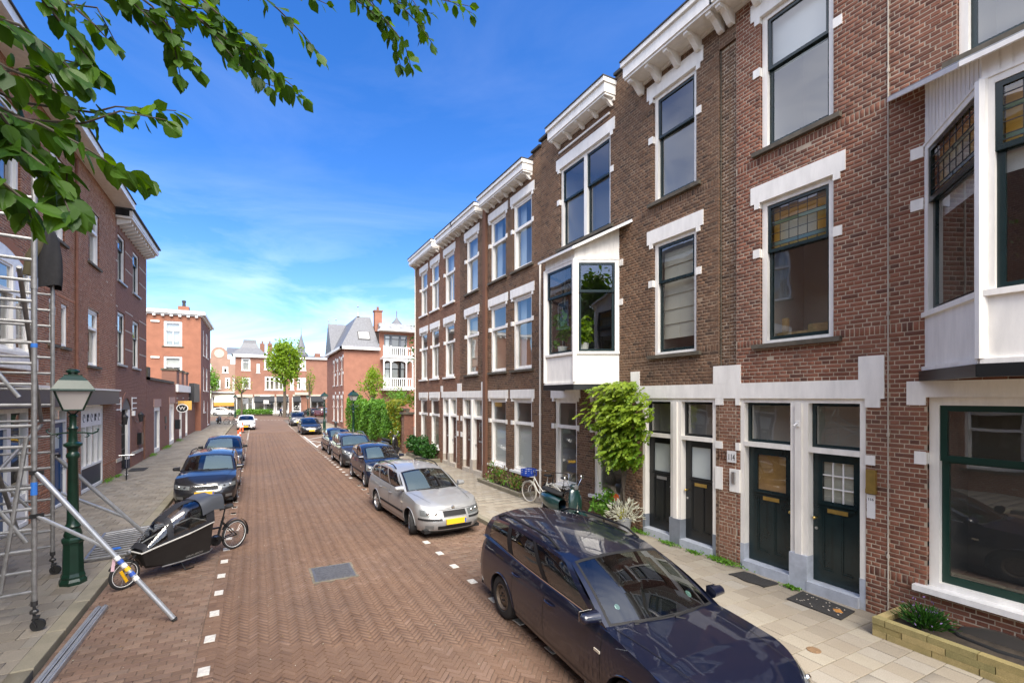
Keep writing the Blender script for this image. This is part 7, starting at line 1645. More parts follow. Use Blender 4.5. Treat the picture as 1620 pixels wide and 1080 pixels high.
def city_bike(label, loc, rz, m='bike_white', tyre='cream_tyre', crate=None, basket=False, group='bicycles and scooter by the brown house'):
    """front wheel towards local -Y"""
    T = thing('bicycle', label, 'bicycle', loc, rz, group); r = 0.345; F0 = Vector((0, -0.56, r)); Rr = Vector((0, 0.52, r))
    wheel(T, F0, r, (1, 0, 0), tyre); wheel(T, Rr, r, (1, 0, 0), tyre)
    hd0, hd1 = Vector((0, -0.36, 0.64)), Vector((0, -0.31, 0.86)); bb = Vector((0, 0.07, 0.29)); st = Vector((0, 0.24, 0.78))
    b = MB(); b.tube([hd0, hd1], 0.019, 8); b.tube([hd0 + Vector((0, 0.01, 0.02)), Vector((0, -0.18, 0.42)), bb], 0.018, 8); b.tube([hd1 + Vector((0, 0, -0.05)), Vector((0, -0.14, 0.60)), Vector((0, 0.12, 0.42))], 0.016, 8); b.tube([bb, st], 0.017, 8)
    for sg in (-1, 1): b.tube([bb + Vector((sg * 0.02, 0, 0)), Rr + Vector((sg * 0.06, 0, 0))], 0.010, 6); b.tube([st + Vector((0, 0, -0.05)), Rr + Vector((sg * 0.06, 0, 0))], 0.009, 6)
    b.build('frame', m, T, smooth=True, local=True)
    b = MB(); b.tube([hd1 + Vector((0, 0, 0.02)), hd0, Vector((0, -0.42, 0.60))], 0.014, 8)
    for sg in (-1, 1): b.tube([hd0 + Vector((sg * 0.03, -0.01, -0.02)), Vector((sg * 0.05, -0.50, 0.52)), F0 + Vector((sg * 0.05, 0, 0))], 0.010, 6)
    b.build('fork', m, T, smooth=True, local=True)
    b = MB(); b.tube([hd1, hd1 + Vector((0, 0.02, 0.16))], 0.013, 8); b.tube([(-0.30, 0.02, 1.03), (-0.24, -0.10, 1.05), (-0.06, -0.30, 1.05), (0.06, -0.30, 1.05), (0.24, -0.10, 1.05), (0.30, 0.02, 1.03)], 0.011, 8); b.build('handlebar', 'steel' if m == 'bike_white' else 'bike_black', T, smooth=True, local=True)
    for sg in (-1, 1): b = MB(); b.tube([(sg * 0.26, -0.06, 1.045), (sg * 0.305, 0.04, 1.03)], 0.016, 8); b.build('grip', 'rubber', T, local=True)
    b = MB(); b.tube([st, st + Vector((0, 0.03, 0.16))], 0.013, 8); b.build('seat_post', 'steel', T, local=True)
    b = MB(); P = [[Vector((wx * math.cos(a), y, 0.97 + 0.045 * math.sin(a) * (0.6 + wx * 3) + dz)) for a in np.linspace(0, 2 * math.pi, 13)] for y, wx, dz in ((0.10, 0.012, -0.01), (0.14, 0.03, 0), (0.22, 0.05, 0.0), (0.31, 0.095, 0.01), (0.37, 0.10, 0.015), (0.40, 0.05, 0.01))]; b.grid(P); b.build('saddle', 'rubber', T, smooth='full', local=True, fix=False)
    b = MB(); b.lathe([(0.09, -0.004), (0.09, 0.004)], bb + Vector((-0.06, 0, 0)), 18, 'x'); b.tube([bb + Vector((-0.09, 0, 0)), bb + Vector((-0.09, -0.10, -0.13))], 0.011, 6); b.tube([bb + Vector((0.09, 0, 0)), bb + Vector((0.09, 0.10, 0.13))], 0.011, 6); b.tube([bb + Vector((-0.09, 0, 0)), bb + Vector((0.09, 0, 0))], 0.014, 6)
    for sg, dy, dz in ((-1, -0.10, -0.13), (1, 0.10, 0.13)): b.obox(bb + Vector((sg * 0.14, dy, dz)), (0.09, 0.08, 0.02))
    b.build('crankset', 'steel', T, local=True)
    fender(T, Rr, r + 0.015, R(-10), R(160), m); fender(T, F0, r + 0.015, R(20), R(150), m)
    b = MB(); b.tube([(-0.07, 0.28, 0.74), (-0.07, 0.80, 0.74), (0.07, 0.80, 0.74), (0.07, 0.28, 0.74)], 0.008, 6)
    for y in (0.38, 0.52, 0.66): b.tube([(-0.07, y, 0.74), (0.07, y, 0.74)], 0.006, 5)
    for sg in (-1, 1): b.tube([Rr + Vector((sg * 0.07, 0.02, 0)), (sg * 0.07, 0.66, 0.74)], 0.006, 5)
    b.build('rear_rack', m, T, local=True)
    b = MB(); b.tube([(0.04, 0.12, 0.28), (0.16, 0.17, 0.02)], 0.010, 6); b.build('kickstand', 'steel', T, local=True)
    if crate or basket:
        b = MB(); b.tube([(-0.13, -0.74, 0.82), (0.13, -0.74, 0.82), (0.13, -0.42, 0.82), (-0.13, -0.42, 0.82), (-0.13, -0.74, 0.82)], 0.008, 6)
        for sg in (-1, 1): b.tube([(sg * 0.10, -0.6, 0.82), F0 + Vector((sg * 0.06, 0, 0))], 0.007, 5)
        b.build('front_rack', m, T, local=True)
    if basket:
        b = MB()
        for z, w2 in ((0.84, 0.13), (0.92, 0.15), (1.0, 0.16), (1.06, 0.17)): b.tube([(-w2, -0.58 - w2 * 0.8, z), (w2, -0.58 - w2 * 0.8, z), (w2, -0.58 + w2 * 0.8, z), (-w2, -0.58 + w2 * 0.8, z), (-w2, -0.58 - w2 * 0.8, z)], 0.006, 4)
        for k in range(16):
            a = 2 * math.pi * k / 16; q = Vector((max(-1, min(1, 1.4 * math.cos(a))), max(-1, min(1, 1.4 * math.sin(a))) * 0.8, 0)); b.tube([q * 0.13 + Vector((0, -0.58, 0.84)), q * 0.17 + Vector((0, -0.58, 1.06))], 0.004, 4)
        b.build('basket', mat('wicker', (0.12, 0.07, 0.03), 0.9), T, local=True)
    return T
p = on_ground(843, 793, PZ); bk = city_bike('pale city bicycle with cream tyres carrying a blue crate', (p.x - 0.05, p.y - 0.55, PZ), R(188))
city_bike('black city bicycle with wicker basket standing behind the pale bicycle', (6.98, 10.55, PZ), R(176), 'bike_black', 'tyre', basket=True)
# the blue crate on the front rack
fw = XF[bk] @ Vector((0, -0.58, 0.84)); CR = thing('plastic_crate', 'blue slatted plastic crate strapped on the pale bicycle', 'crate', fw, R(188), raw=True)
mat('crate_blue', (0.012, 0.055, 0.34), 0.45)
b = MB(); b.box((-0.19, -0.15, 0.0), (0.19, 0.15, 0.015)); b.build('base', 'crate_blue', CR, local=True)
for z in (0.02, 0.075, 0.13, 0.19):
    b = MB(); h_ = 0.035
    for x0, x1, y0_, y1_ in ((-0.20, 0.20, -0.16, -0.148), (-0.20, 0.20, 0.148, 0.16), (-0.20, -0.188, -0.148, 0.148), (0.188, 0.20, -0.148, 0.148)): b.box((x0, y0_, z), (x1, y1_, z + h_))
    b.build('slat', 'crate_blue', CR, local=True)
b = MB()
for x in (-0.19, -0.06, 0.06, 0.19):
    for y in (-0.145, 0.145): b.box((x - 0.012, y - 0.006, 0.0), (x + 0.012, y + 0.006, 0.225))
b.build('ribs', 'crate_blue', CR, local=True)

# scooter
def scooter(label, loc, rz, m, group, sit='rubber'):
    T = thing('motor_scooter', label, 'scooter', loc, rz, group); r = 0.21
    for y, nm in ((-0.62, 'f'), (0.62, 'r')):
        b = MB(); b.lathe([(0.11, -0.05), (0.17, -0.055), (0.205, -0.03), (0.21, 0), (0.205, 0.03), (0.17, 0.055), (0.11, 0.05)], (0, y, r), 24, 'x'); W_ = b.build('wheel', 'tyre', T, smooth=40, local=True)
        b = MB(); b.lathe([(0.115, -0.045), (0.06, -0.03), (0.0001, -0.035)], (0, y, r), 16, 'x', cap=False); b.lathe([(0.115, 0.045), (0.06, 0.03), (0.0001, 0.035)], (0, y, r), 16, 'x', cap=False); b.build('rim', 'alloy', W_, local=True)
    b = MB(); P = []                                                       # rear body
    for y, wx, zb, zt in ((0.02, 0.13, 0.30, 0.60), (0.12, 0.19, 0.27, 0.66), (0.30, 0.235, 0.26, 0.70), (0.50, 0.235, 0.30, 0.71), (0.70, 0.19, 0.38, 0.70), (0.84, 0.11, 0.48, 0.66), (0.90, 0.03, 0.54, 0.62)):
        zc, hh = (zb + zt) / 2, (zt - zb) / 2; P.append([Vector((wx * math.copysign(abs(math.cos(a)) ** 0.7, math.cos(a)), y, zc + hh * math.copysign(abs(math.sin(a)) ** 0.8, math.sin(a)))) for a in np.linspace(0, 2 * math.pi, 21)])
    b.grid(P); b.build('rear_body', m, T, smooth='full', local=True)
    b = MB(); P = [[Vector((wx * math.cos(a), y, z + 0.06 * math.sin(a))) for a in np.linspace(0, 2 * math.pi, 15)] for y, wx, z in ((-0.02, 0.03, 0.72), (0.05, 0.12, 0.735), (0.25, 0.15, 0.745), (0.45, 0.14, 0.76), (0.65, 0.13, 0.785), (0.78, 0.09, 0.775), (0.82, 0.02, 0.765))]; b.grid(P); b.build('seat', sit, T, smooth='full', local=True)
    b = MB(); b.box((-0.19, -0.42, 0.24), (0.19, 0.08, 0.30)); b.build('footboard', m, T, local=True)
    b = MB(); P = []                                                       # leg shield
    for z, wx, y in ((0.26, 0.19, -0.40), (0.40, 0.215, -0.455), (0.60, 0.215, -0.47), (0.78, 0.19, -0.45), (0.92, 0.13, -0.42), (0.99, 0.07, -0.40)): P.append([Vector((wx * t, y - 0.07 * (1 - t * t), z)) for t in np.linspace(-1, 1, 11)])
    b.grid(P); sh = b.build('leg_shield', m, T, smooth='full', local=True, fix=False); md = sh.modifiers.new('thickness', 'SOLIDIFY'); md.thickness = 0.03
    b = MB(); b.tube([(0, -0.55, 0.40), (0, -0.535, 0.62), (0, -0.50, 0.82), (0, -0.46, 0.93)], [0.02, 0.035, 0.03, 0.015], 8); b.build('horn_cast', 'chrome', T, smooth=True, local=True)
    P = [[Vector((x, -0.62 - 0.26 * math.cos(t), 0.22 + 0.24 * math.sin(t) * (1 - abs(x) * 1.2))) for x in (-0.09, -0.05, 0, 0.05, 0.09)] for t in np.linspace(0.15, 2.8, 12)]; b = MB(); b.grid(P); b.build('front_mudguard', m, T, smooth='full', local=True, fix=False)
    b = MB(); b.tube([(0, -0.60, 0.25), (0, -0.45, 0.80), (0, -0.40, 1.0)], 0.03, 8); b.build('steering_column', 'dark_metal', T, smooth=True, local=True)
    b = MB(); b.ball((0, -0.42, 1.03), 0.10, 14, 8, (1.15, 0.9, 0.75)); b.build('handlebar_cover', m, T, smooth='full', local=True)
    b = MB(); b.lathe([(0.07, 0.0), (0.07, -0.03), (0.0001, -0.045)], (0, -0.50, 1.03), 16, 'y'); b.build('headlight', 'lamp_reflector', T, smooth=True, local=True)
    for sg in (-1, 1):
        b = MB(); b.tube([(sg * 0.1, -0.42, 1.04), (sg * 0.33, -0.36, 1.05)], 0.017, 8); b.build('grip', 'rubber', T, smooth=True, local=True)
        b = MB(); b.tube([(sg * 0.16, -0.42, 1.05), (sg * 0.26, -0.44, 1.24)], 0.006, 6); b.ball((sg * 0.28, -0.44, 1.27), 0.055, 12, 6, (1.1, 0.3, 0.9)); b.build('mirror', 'chrome', T, smooth=True, local=True)
    b = MB(); b.tube([(0.10, 0.35, 0.22), (0.16, 0.62, 0.22), (0.16, 0.90, 0.25)], [0.03, 0.05, 0.05], 10); b.build('exhaust', 'dark_metal', T, smooth=True, local=True)
    return T
mat('scooter_green', (0.006, 0.03, 0.03), 0.3, coat=1.0); mat('scooter_black', (0.012, 0.012, 0.014), 0.3, coat=1.0); mat('screen_tint', (0.2, 0.25, 0.25), 0.2)
sc = scooter('dark green motor scooter parked in front of the brown house bicycles', (6.36, 9.45, PZ), R(2), 'scooter_green', 'bicycles and scooter by the brown house')
g = MB(); g.grid([[Vector((0.20 * t * (1 - 0.3 * z), -0.46 + 0.10 * z - 0.05 * (1 - t * t), 1.05 + 0.33 * z)) for t in np.linspace(-1, 1, 9)] for z in np.linspace(0, 1, 7)]); g.build('wind_screen', 'clear_sheet', sc, smooth='full', local=True, fix=False)
p = on_ground(346, 671); scooter('black motor scooter on the pavement by the orange corner house', (p.x, p.y, 0.0), R(15), 'scooter_black', 'scooters on the far pavement')
p = on_ground(632, 708, PZ); scooter('dark scooter with grey cover by the yellow leaved ivy', (6.3, 25.6, PZ), R(20), 'scooter_black', 'scooters by the ivy wall')
# folding bike by the arched door; bicycle by the white car
def mini_bike(label, loc, rz, r=0.21, m='bike_black', cat='bicycle'):
    T = thing('folding_bicycle', label, cat, loc, rz); wheel(T, (0, -0.42, r), r, (1, 0, 0), 'tyre', spokes=16); wheel(T, (0, 0.42, r), r, (1, 0, 0), 'tyre', spokes=16)
    b = MB(); b.tube([(0, -0.34, 0.46), (0, 0.05, 0.40), (0, 0.14, 0.32)], 0.022, 8); b.tube([(0, 0.10, 0.30), (0, 0.20, 0.55)], 0.018, 8); b.tube([(0, 0.12, 0.30), (0, 0.42, r)], 0.012, 6); b.tube([(0, -0.34, 0.48), (0, -0.42, r)], 0.015, 6); b.build('frame', m, T, smooth=True, local=True)
    b = MB(); b.tube([(0, -0.33, 0.46), (0, -0.28, 0.98)], 0.016, 8); b.tube([(-0.26, -0.26, 0.99), (0.26, -0.26, 0.99)], 0.012, 6); b.build('handlebar', 'steel', T, smooth=True, local=True)
    b = MB(); b.tube([(0, 0.18, 0.5), (0, 0.24, 0.88)], 0.014, 8); b.build('seat_post', 'steel', T, local=True); b = MB(); b.ball((0, 0.26, 0.91), 0.1, 10, 6, (0.7, 1.3, 0.35)); b.build('saddle', 'rubber', T, smooth='full', local=True)
    return T
mini_bike('small folding bicycle leaning by the arched glazed entrance', (-4.1, 21.9, PZ), R(12))
p = on_ground(365, 672); city_bike('black bicycle standing at the kerb before the white hatchback', (p.x, p.y, 0.05), R(70), 'bike_black', 'tyre', group='bicycles at the street end')
for k, u in enumerate((455, 463, 470)):
    p = on_ground(u, 659.5); city_bike(('dark bicycle parked left of two others by the corner shop', 'dark bicycle parked between two others by the corner shop', 'dark bicycle parked next to the brick pier of the corner shop')[k], (p.x, p.y, 0.0), R(40 + 15 * k), 'bike_black', 'tyre', group='bicycles at the street end')

# ---------------------------------------------------------------- cargo bike with rain tent
fw, rw = on_ground(197, 931), on_ground(371, 867); fw, rw = met(fw), met(rw); dirv = (fw - rw); rzc = math.atan2(dirv.x, -dirv.y); cen = (fw + rw) / 2
CB = thing('cargo_bicycle', 'black cargo bicycle with clear rain tent over its long front box', 'cargo bicycle', (cen.x, cen.y, 0), rzc, raw=True)
wbk = dirv.length; yF, yR = -wbk / 2, wbk / 2; rF, rR = 0.26, 0.33
wheel(CB, (0, yF, rF), rF, (1, 0, 0), 'tyre', 'bike_black', 0.028, 24, 'bright_white'); wheel(CB, (0, yR, rR), rR, (1, 0, 0), 'tyre', 'bike_black', 0.028, 28, 'bright_white')
b = MB(); b.tube([(0, yR - 0.45, 0.33), (0, yR - 0.8, 0.22), (0, yF + 0.75, 0.20), (0, yF + 0.38, 0.26), (0, yF + 0.24, 0.50)], 0.028, 10); b.tube([(0, yR - 0.45, 0.33), (0, yR - 0.28, 0.80)], 0.026, 8); b.tube([(0, yR - 0.75, 0.30), (0, yR - 0.72, 0.75), (0, yR - 0.62, 1.0)], 0.028, 8); b.tube([(0, yR - 0.72, 0.62), (0, yR - 0.36, 0.58)], 0.022, 8)
for sg in (-1, 1): b.tube([(sg * 0.03, yR - 0.45, 0.33), (sg * 0.07, yR, rR)], 0.014, 6); b.tube([(sg * 0.03, yR - 0.33, 0.70), (sg * 0.07, yR, rR)], 0.012, 6)
b.build('frame', 'bike_black', CB, smooth=True, local=True)
b = MB(); b.tube([(0, yF + 0.22, 0.60), (0, yF + 0.16, 0.50)], 0.022, 8)
for sg in (-1, 1): b.tube([(0, yF + 0.20, 0.56), (sg * 0.06, yF + 0.10, 0.48), (sg * 0.06, yF, rF)], 0.014, 6)
b.build('fork', 'bike_black', CB, smooth=True, local=True)
FP = [[Vector((x, yR + (rR + 0.03) * math.cos(t), rR + (rR + 0.03) * math.sin(t))) for x in (-0.03, 0, 0.03)] for t in np.linspace(R(-15), R(150), 18)]; b = MB(); b.grid(FP); b.build('mudguard', 'bike_black', CB, smooth='full', local=True, fix=False)
FP = [[Vector((x, yF + (rF + 0.03) * math.cos(t), rF + (rF + 0.03) * math.sin(t))) for x in (-0.03, 0, 0.03)] for t in np.linspace(R(5), R(150), 16)]; b = MB(); b.grid(FP); b.build('mudguard', 'bike_black', CB, smooth='full', local=True, fix=False)
# box: tapering tub, rim line rising to the rear
mat('box_black', (0.014, 0.0125, 0.012), 0.6, noise=0.2, nscale=8)
def boxsec(t):
    """t 0 front .. 1 rear -> y, half width bottom, half width top, z bottom, z top"""
    return lerp(yF + 0.30, yR - 0.80, t), lerp(0.12, 0.24, min(1, t * 1.8)), lerp(0.20, 0.36, min(1, t * 1.7)), lerp(0.32, 0.24, min(1, t * 3)), lerp(0.60, 0.86, t ** 0.9)
b = MB(); P = []
for i in range(13):
    y, wb0, wt0, z0, z1 = boxsec(i / 12); y2 = y - 0.12 * (1 - i / 12)
    P.append([Vector((-wt0, y2, z1)), Vector((-lerp(wb0, wt0, 0.5), lerp(y, y2, 0.5), (z0 + z1) / 2)), Vector((-wb0, y, z0)), Vector((0, y, z0 - 0.01)), Vector((wb0, y, z0)), Vector((lerp(wb0, wt0, 0.5), lerp(y, y2, 0.5), (z0 + z1) / 2)), Vector((wt0, y2, z1))])
b.grid(P); b.add(P[0], [tuple(range(7))]); b.add(P[-1], [tuple(range(7))]); b.build('cargo_box', 'box_black', CB, smooth=30, local=True, fix=False)
b = MB(); rimL = [r_[0] for r_ in P]; rimR = [r_[-1] for r_ in P]; b.tube(rimL + rimR[::-1] + [rimL[0]], 0.015, 6, cap=False); b.build('box_rim', mat('rim_grey', (0.50, 0.49, 0.46), 0.5), CB, smooth=True, local=True)
# tent: clear film over hoops with black cloth edges
def tent(t, a, off=0.0):
    y, _, wt0, _, z1 = boxsec(t); y2 = y - 0.12 * (1 - t); h = interp([0, 0.15, 0.35, 0.6, 0.85, 1.0], [0.05, 0.20, 0.40, 0.52, 0.50, 0.44], t) + off
    ww = wt0 + off; return Vector((-ww * math.copysign(abs(math.cos(a)) ** 0.55, math.cos(a)), y2 + 0.02, z1 + 0.01 + h * math.sin(a) ** 0.8))
def tgrid(t0, t1, a0, a1, off=0.0, n=10, m=14, wr_=0.0): return [[tent(lerp(t0, t1, i / n), lerp(a0, a1, j / m), off + wr_ * math.sin(3.1 * i + 2.3 * j)) for j in range(m + 1)] for i in range(n + 1)]
g = MB(); g.grid(tgrid(0.02, 0.98, 0.0, math.pi, 0.0, 22, 22, 0.006)); g.build('rain_tent', 'clear_sheet', CB, smooth='full', local=True, fix=False)
g = MB()
for t0, t1, a0, a1 in ((0.0, 1.0, 0.0, 0.10), (0.0, 1.0, math.pi - 0.10, math.pi), (0.86, 1.0, 0.1, math.pi - 0.1), (0.30, 0.38, 0.1, math.pi - 0.1), (0.0, 0.06, 0.1, math.pi - 0.1)): g.grid(tgrid(t0, t1, a0, a1, 0.006, 8, 10))
g.grid([[tent(lerp(0.32, 0.98, i / 12), math.pi / 2 + lerp(-0.10, 0.10, j / 3) , 0.008) for j in range(4)] for i in range(13)])
g.build('tent_cloth', mat('tent_black', (0.014, 0.015, 0.02), 0.7), CB, smooth='full', local=True, fix=False)
g = MB(); e = [tent(1.0, a, 0.004) for a in np.linspace(0, math.pi, 17)]; g.add(e, [tuple(range(17))]); g.build('tent_rear', 'tent_black', CB, local=True, fix=False)
g = MB(); A_ = [tent(0.80, a, 0.02) for a in np.linspace(0.35, math.pi - 0.35, 12)]; B_ = [p_ + Vector((0, 0.50, 0.06 + 0.06 * math.sin(k * 0.9))) for k, p_ in enumerate(A_)]; g.grid([A_, [a.lerp(c, 0.5) + Vector((0, 0, 0.05)) for a, c in zip(A_, B_)], B_]); g.build('tent_flap', mat('tent_grey', (0.05, 0.055, 0.065), 0.4), CB, smooth='full', local=True, fix=False)
b = MB(); b.box((-0.20, yF + 0.72, 0.42), (0.20, yF + 0.98, 0.50)); b.obox((0, yF + 1.02, 0.66), (0.42, 0.06, 0.36)); b.build('child_bench', 'seat_cloth', CB, local=True)
b = MB(); b.tube([(0, yR - 0.64, 0.95), (0, yR - 0.60, 1.08)], 0.016, 8); b.tube([(-0.32, yR - 0.42, 1.08), (-0.26, yR - 0.56, 1.11), (0, yR - 0.64, 1.10), (0.26, yR - 0.56, 1.11), (0.32, yR - 0.42, 1.08)], 0.012, 8); b.build('handlebar', 'bike_black', CB, smooth=True, local=True)
b = MB(); b.tube([(0, yR - 0.30, 0.76), (0, yR - 0.25, 0.96)], 0.015, 8); b.build('seat_post', 'bike_black', CB, local=True)
b = MB(); P = [[Vector((wx * math.cos(a), yR + y, 0.99 + 0.04 * math.sin(a) + dz)) for a in np.linspace(0, 2 * math.pi, 13)] for y, wx, dz in ((-0.38, 0.012, 0.0), (-0.34, 0.03, 0.005), (-0.24, 0.055, 0.005), (-0.15, 0.095, 0.015), (-0.10, 0.10, 0.02), (-0.07, 0.05, 0.015))]; b.grid(P); b.build('saddle', 'rubber', CB, smooth='full', local=True, fix=False)
b = MB(); b.lathe([(0.11, -0.05), (0.12, -0.03), (0.12, 0.03), (0.11, 0.05)], (0, yR - 0.47, 0.33), 18, 'x'); b.obox((0, yR - 0.60, 0.36), (0.09, 0.24, 0.13)); b.build('motor', 'plastic_black', CB, smooth=30, local=True)
b = MB(); c = Vector((0, yR - 0.47, 0.33)); b.tube([c + Vector((-0.08, 0, 0)), c + Vector((-0.09, 0.10, -0.12))], 0.012, 6); b.obox(c + Vector((-0.15, 0.10, -0.12)), (0.10, 0.09, 0.025)); b.tube([c + Vector((0.08, 0, 0)), c + Vector((0.09, -0.10, 0.12))], 0.012, 6); b.obox(c + Vector((0.15, -0.10, 0.12)), (0.10, 0.09, 0.025)); b.build('crank', 'bike_black', CB, local=True)
b = MB()
for sg in (-1, 1): b.tube([(sg * 0.10, yF + 0.95, 0.22), (sg * 0.20, yF + 1.0, 0.02), (sg * 0.20, yF + 1.18, 0.015)], 0.012, 6)
b.tube([(-0.1, yF + 0.95, 0.22), (0.1, yF + 0.95, 0.22)], 0.014, 6); b.build('stand', 'bike_black', CB, local=True)
b = MB(); b.tube([(0.19, yF + 0.55, 0.235), (0.24, yF + 0.9, 0.225), (0.24, yR - 0.82, 0.225), (0.12, yR - 0.66, 0.23)], 0.014, 6); b.build('side_tube', 'alu', CB, smooth=True, local=True)
b = MB(); b.lathe([(0.0001, 0), (0.035, 0.0), (0.04, 0.03), (0.03, 0.05)], (0, yF + 0.05, 0.63), 12, 'y'); b.build('front_lamp', 'lamp_reflector', CB, local=True)
b = MB(); b.obox((0.035, yF - 0.03, rF - 0.02), (0.012, 0.05, 0.24), Matrix.Rotation(R(25), 3, 'X')); b.build('wheel_lock', mat('lock_yellow', (0.75, 0.42, 0.01), 0.45), CB, local=True)
b = MB(); b.lathe([(0.08, -0.002), (0.08, 0.002)], (0.06, yR, rR), 20, 'x'); b.build('brake_disc', 'steel', CB, local=True)
ltr = textmesh(CB, 'URBAN ARROW', Facade((0, 0, 0), (0, 1, 0), (1, 0, 0)), 0, 0, 0, 0.05, 'rim_grey', depth=0.002)
mid_ = Vector((lerp(*boxsec(0.72)[1:3], 0.12) + 0.012, boxsec(0.72)[0] - 0.02, lerp(*boxsec(0.72)[3:5], 0.06)))
for v in ltr.data.vertices:
    w_ = XF[CB] @ v.co; v.co = Vector((mid_.x + w_.z * 0.2, mid_.y + w_.y, mid_.z + w_.z))

# ---------------------------------------------------------------- small things by the doors
DM = thing('door_mat', 'dark rubber door mat with pale flecks before the glazed green door', 'door mat', (7.0, 4.0, PZ)); mat('mat_dark', (0.03, 0.028, 0.026), 0.9, noise=0.5, nscale=60, bump=0.8, bscale=90)
b = MB(); b.prism([(6.78, 4.31, PZ + 0.004), (7.25, 4.36, PZ + 0.004), (7.20, 3.62, PZ + 0.004), (6.77, 3.57, PZ + 0.004)], (0, 0, 0.014)); b.build('pad', 'mat_dark', DM)
b = MB(); b.prism([(6.93, 3.72, PZ + 0.019), (7.0, 3.80, PZ + 0.019), (7.07, 3.74, PZ + 0.019), (6.99, 3.66, PZ + 0.019)], (0, 0, 0.003)); b.build('orange_leaf', mat('leaf_orange', (0.50, 0.22, 0.05), 0.7), DM)
b = MB()
for k in range(26): x, y = random.uniform(6.82, 7.18), random.uniform(3.65, 4.28); b.obox((x, y, PZ + 0.020), (0.012, 0.02, 0.004), Matrix.Rotation(random.uniform(0, 3), 3, 'Z'))
tag(b.build('flecks', 'light_stone', DM), kind='stuff')
b = MB(); P = [(6.88 + 0.02 * math.sin(9 * t), 5.36 - 0.62 * t) for t in np.linspace(0, 1, 9)] + [(7.22 + 0.015 * math.sin(11 * t), 4.72 + 0.60 * t) for t in np.linspace(0, 1, 9)]
b.prism([(x, y, PZ + 0.004) for x, y in P], (0, 0, 0.014)); tag(b.build('door_mat', 'mat_dark'), 'worn black door mat before the amber curtained green door', 'door mat')
b = MB(); b.box((-4.45, 23.75, PZ + 0.004), (-3.9, 24.75, PZ + 0.02)); tag(b.build('door_mat', 'mat_dark'), 'dark door mat before the arched glazed entrance', 'door mat')
# orange posts by the white car
for k, (u, v) in enumerate(((380, 697), (384, 684), (377, 701))):
    p = on_ground(u, v); T = thing('traffic_post', ('orange traffic post between the saloon and the white hatchback', 'orange traffic post nearest the white hatchback nose', 'orange traffic post nearest the blue grey saloon')[k], 'traffic post', (p.x, p.y, 0), 0, 'orange traffic posts')
    b = MB(); b.lathe([(0.20, 0), (0.20, 0.05), (0.10, 0.07), (0.07, 0.10)], (0, 0, 0), 12); b.build('foot', 'rubber', T, local=True)
    b = MB(); b.lathe([(0.075, 0.08), (0.07, 0.9), (0.075, 0.95), (0.05, 1.0), (0.0001, 1.0)], (0, 0, 0), 12); pp = b.build('post', mat('post_orange', (0.72, 0.13, 0.05), 0.5), T, smooth=True, local=True)
    b = MB(); b.lathe([(0.078, 0.55), (0.077, 0.70)], (0, 0, 0), 12, cap=False); b.build('reflective_band', 'bright_white', pp, local=True)
# bollard at the villa corner, road signs at the far junction
p = on_ground(531, 684, 0.0); b = MB(); b.lathe([(0.10, 0), (0.10, 0.75), (0.12, 0.78), (0.12, 0.84), (0.08, 0.95), (0.0001, 1.0)], (p.x, p.y, 0), 12); tag(b.build('bollard', 'dark_metal', smooth=40), 'dark round topped bollard at the villa corner', 'bollard')
for k, (u, v0, v1, m_) in enumerate(((421, 657, 630, 'bright_white'), (389, 657, 628, 'zinc'))):
    p = on_ground(u, v0); T = thing('road_sign', ('white plate on a slim pole before the shop windows', 'back of a grey square road sign by the bare tree')[k], 'road sign', (p.x, p.y, 0), 0); b = MB(); b.tube([(0, 0, 0), (0, 0, 2.9)], 0.035, 8); b.build('pole', 'zinc', T, local=True); b = MB(); b.box((-0.45, -0.06, 2.2), (0.45, -0.04, 2.9 if k == 0 else 3.2)); b.build('plate', m_, T, local=True)
# ================================================================== PLANTS
LEAF2 = np.array([(0, 0, 0), (0.30, 0.28, 0.05), (0.33, 0.60, 0.06), (0, 1, -0.04), (-0.33, 0.60, 0.06), (-0.30, 0.28, 0.05)], float); LEAF2F = [(0, 1, 2, 3), (0, 3, 4, 5)]
def frames(d, n):
    """orthonormal frames: y along d, z close to n"""
    d = d / np.linalg.norm(d, axis=1, keepdims=True); x = np.cross(d, n); l = np.linalg.norm(x, axis=1, keepdims=True); x = np.where(l > 1e-6, x / np.maximum(l, 1e-6), [1, 0, 0]); z = np.cross(x, d); return x, d, z
def leaf_mass(name, pos, d, n, size, m, parent, bc=None, narrow=1.0, tpl=LEAF2, tf=LEAF2F, kind='stuff'):
    N = len(pos); x, y, z = frames(np.asarray(d, float), np.asarray(n, float)); s = np.asarray(size).reshape(-1, 1, 1) * np.ones((N, 1, 1))
    T = tpl[None]; V = pos[:, None, :] + s * (T[..., 0:1] * narrow * x[:, None, :] + T[..., 1:2] * y[:, None, :] + T[..., 2:3] * z[:, None, :])
    F = np.array(tf)[None] + (np.arange(N) * len(tpl))[:, None, None]
    bc = rng.random(N) if bc is None else bc
    o = np_mesh(name, V.reshape(-1, 3), F.reshape(-1, F.shape[-1]), m, parent, attr=np.repeat(bc, len(tf)))
    if kind: o['kind'] = kind
    return o
def rdir(N, down=0.0):
    v = rng.normal(0, 1, (N, 3)); v[:, 2] -= down; return v / np.linalg.norm(v, axis=1, keepdims=True)
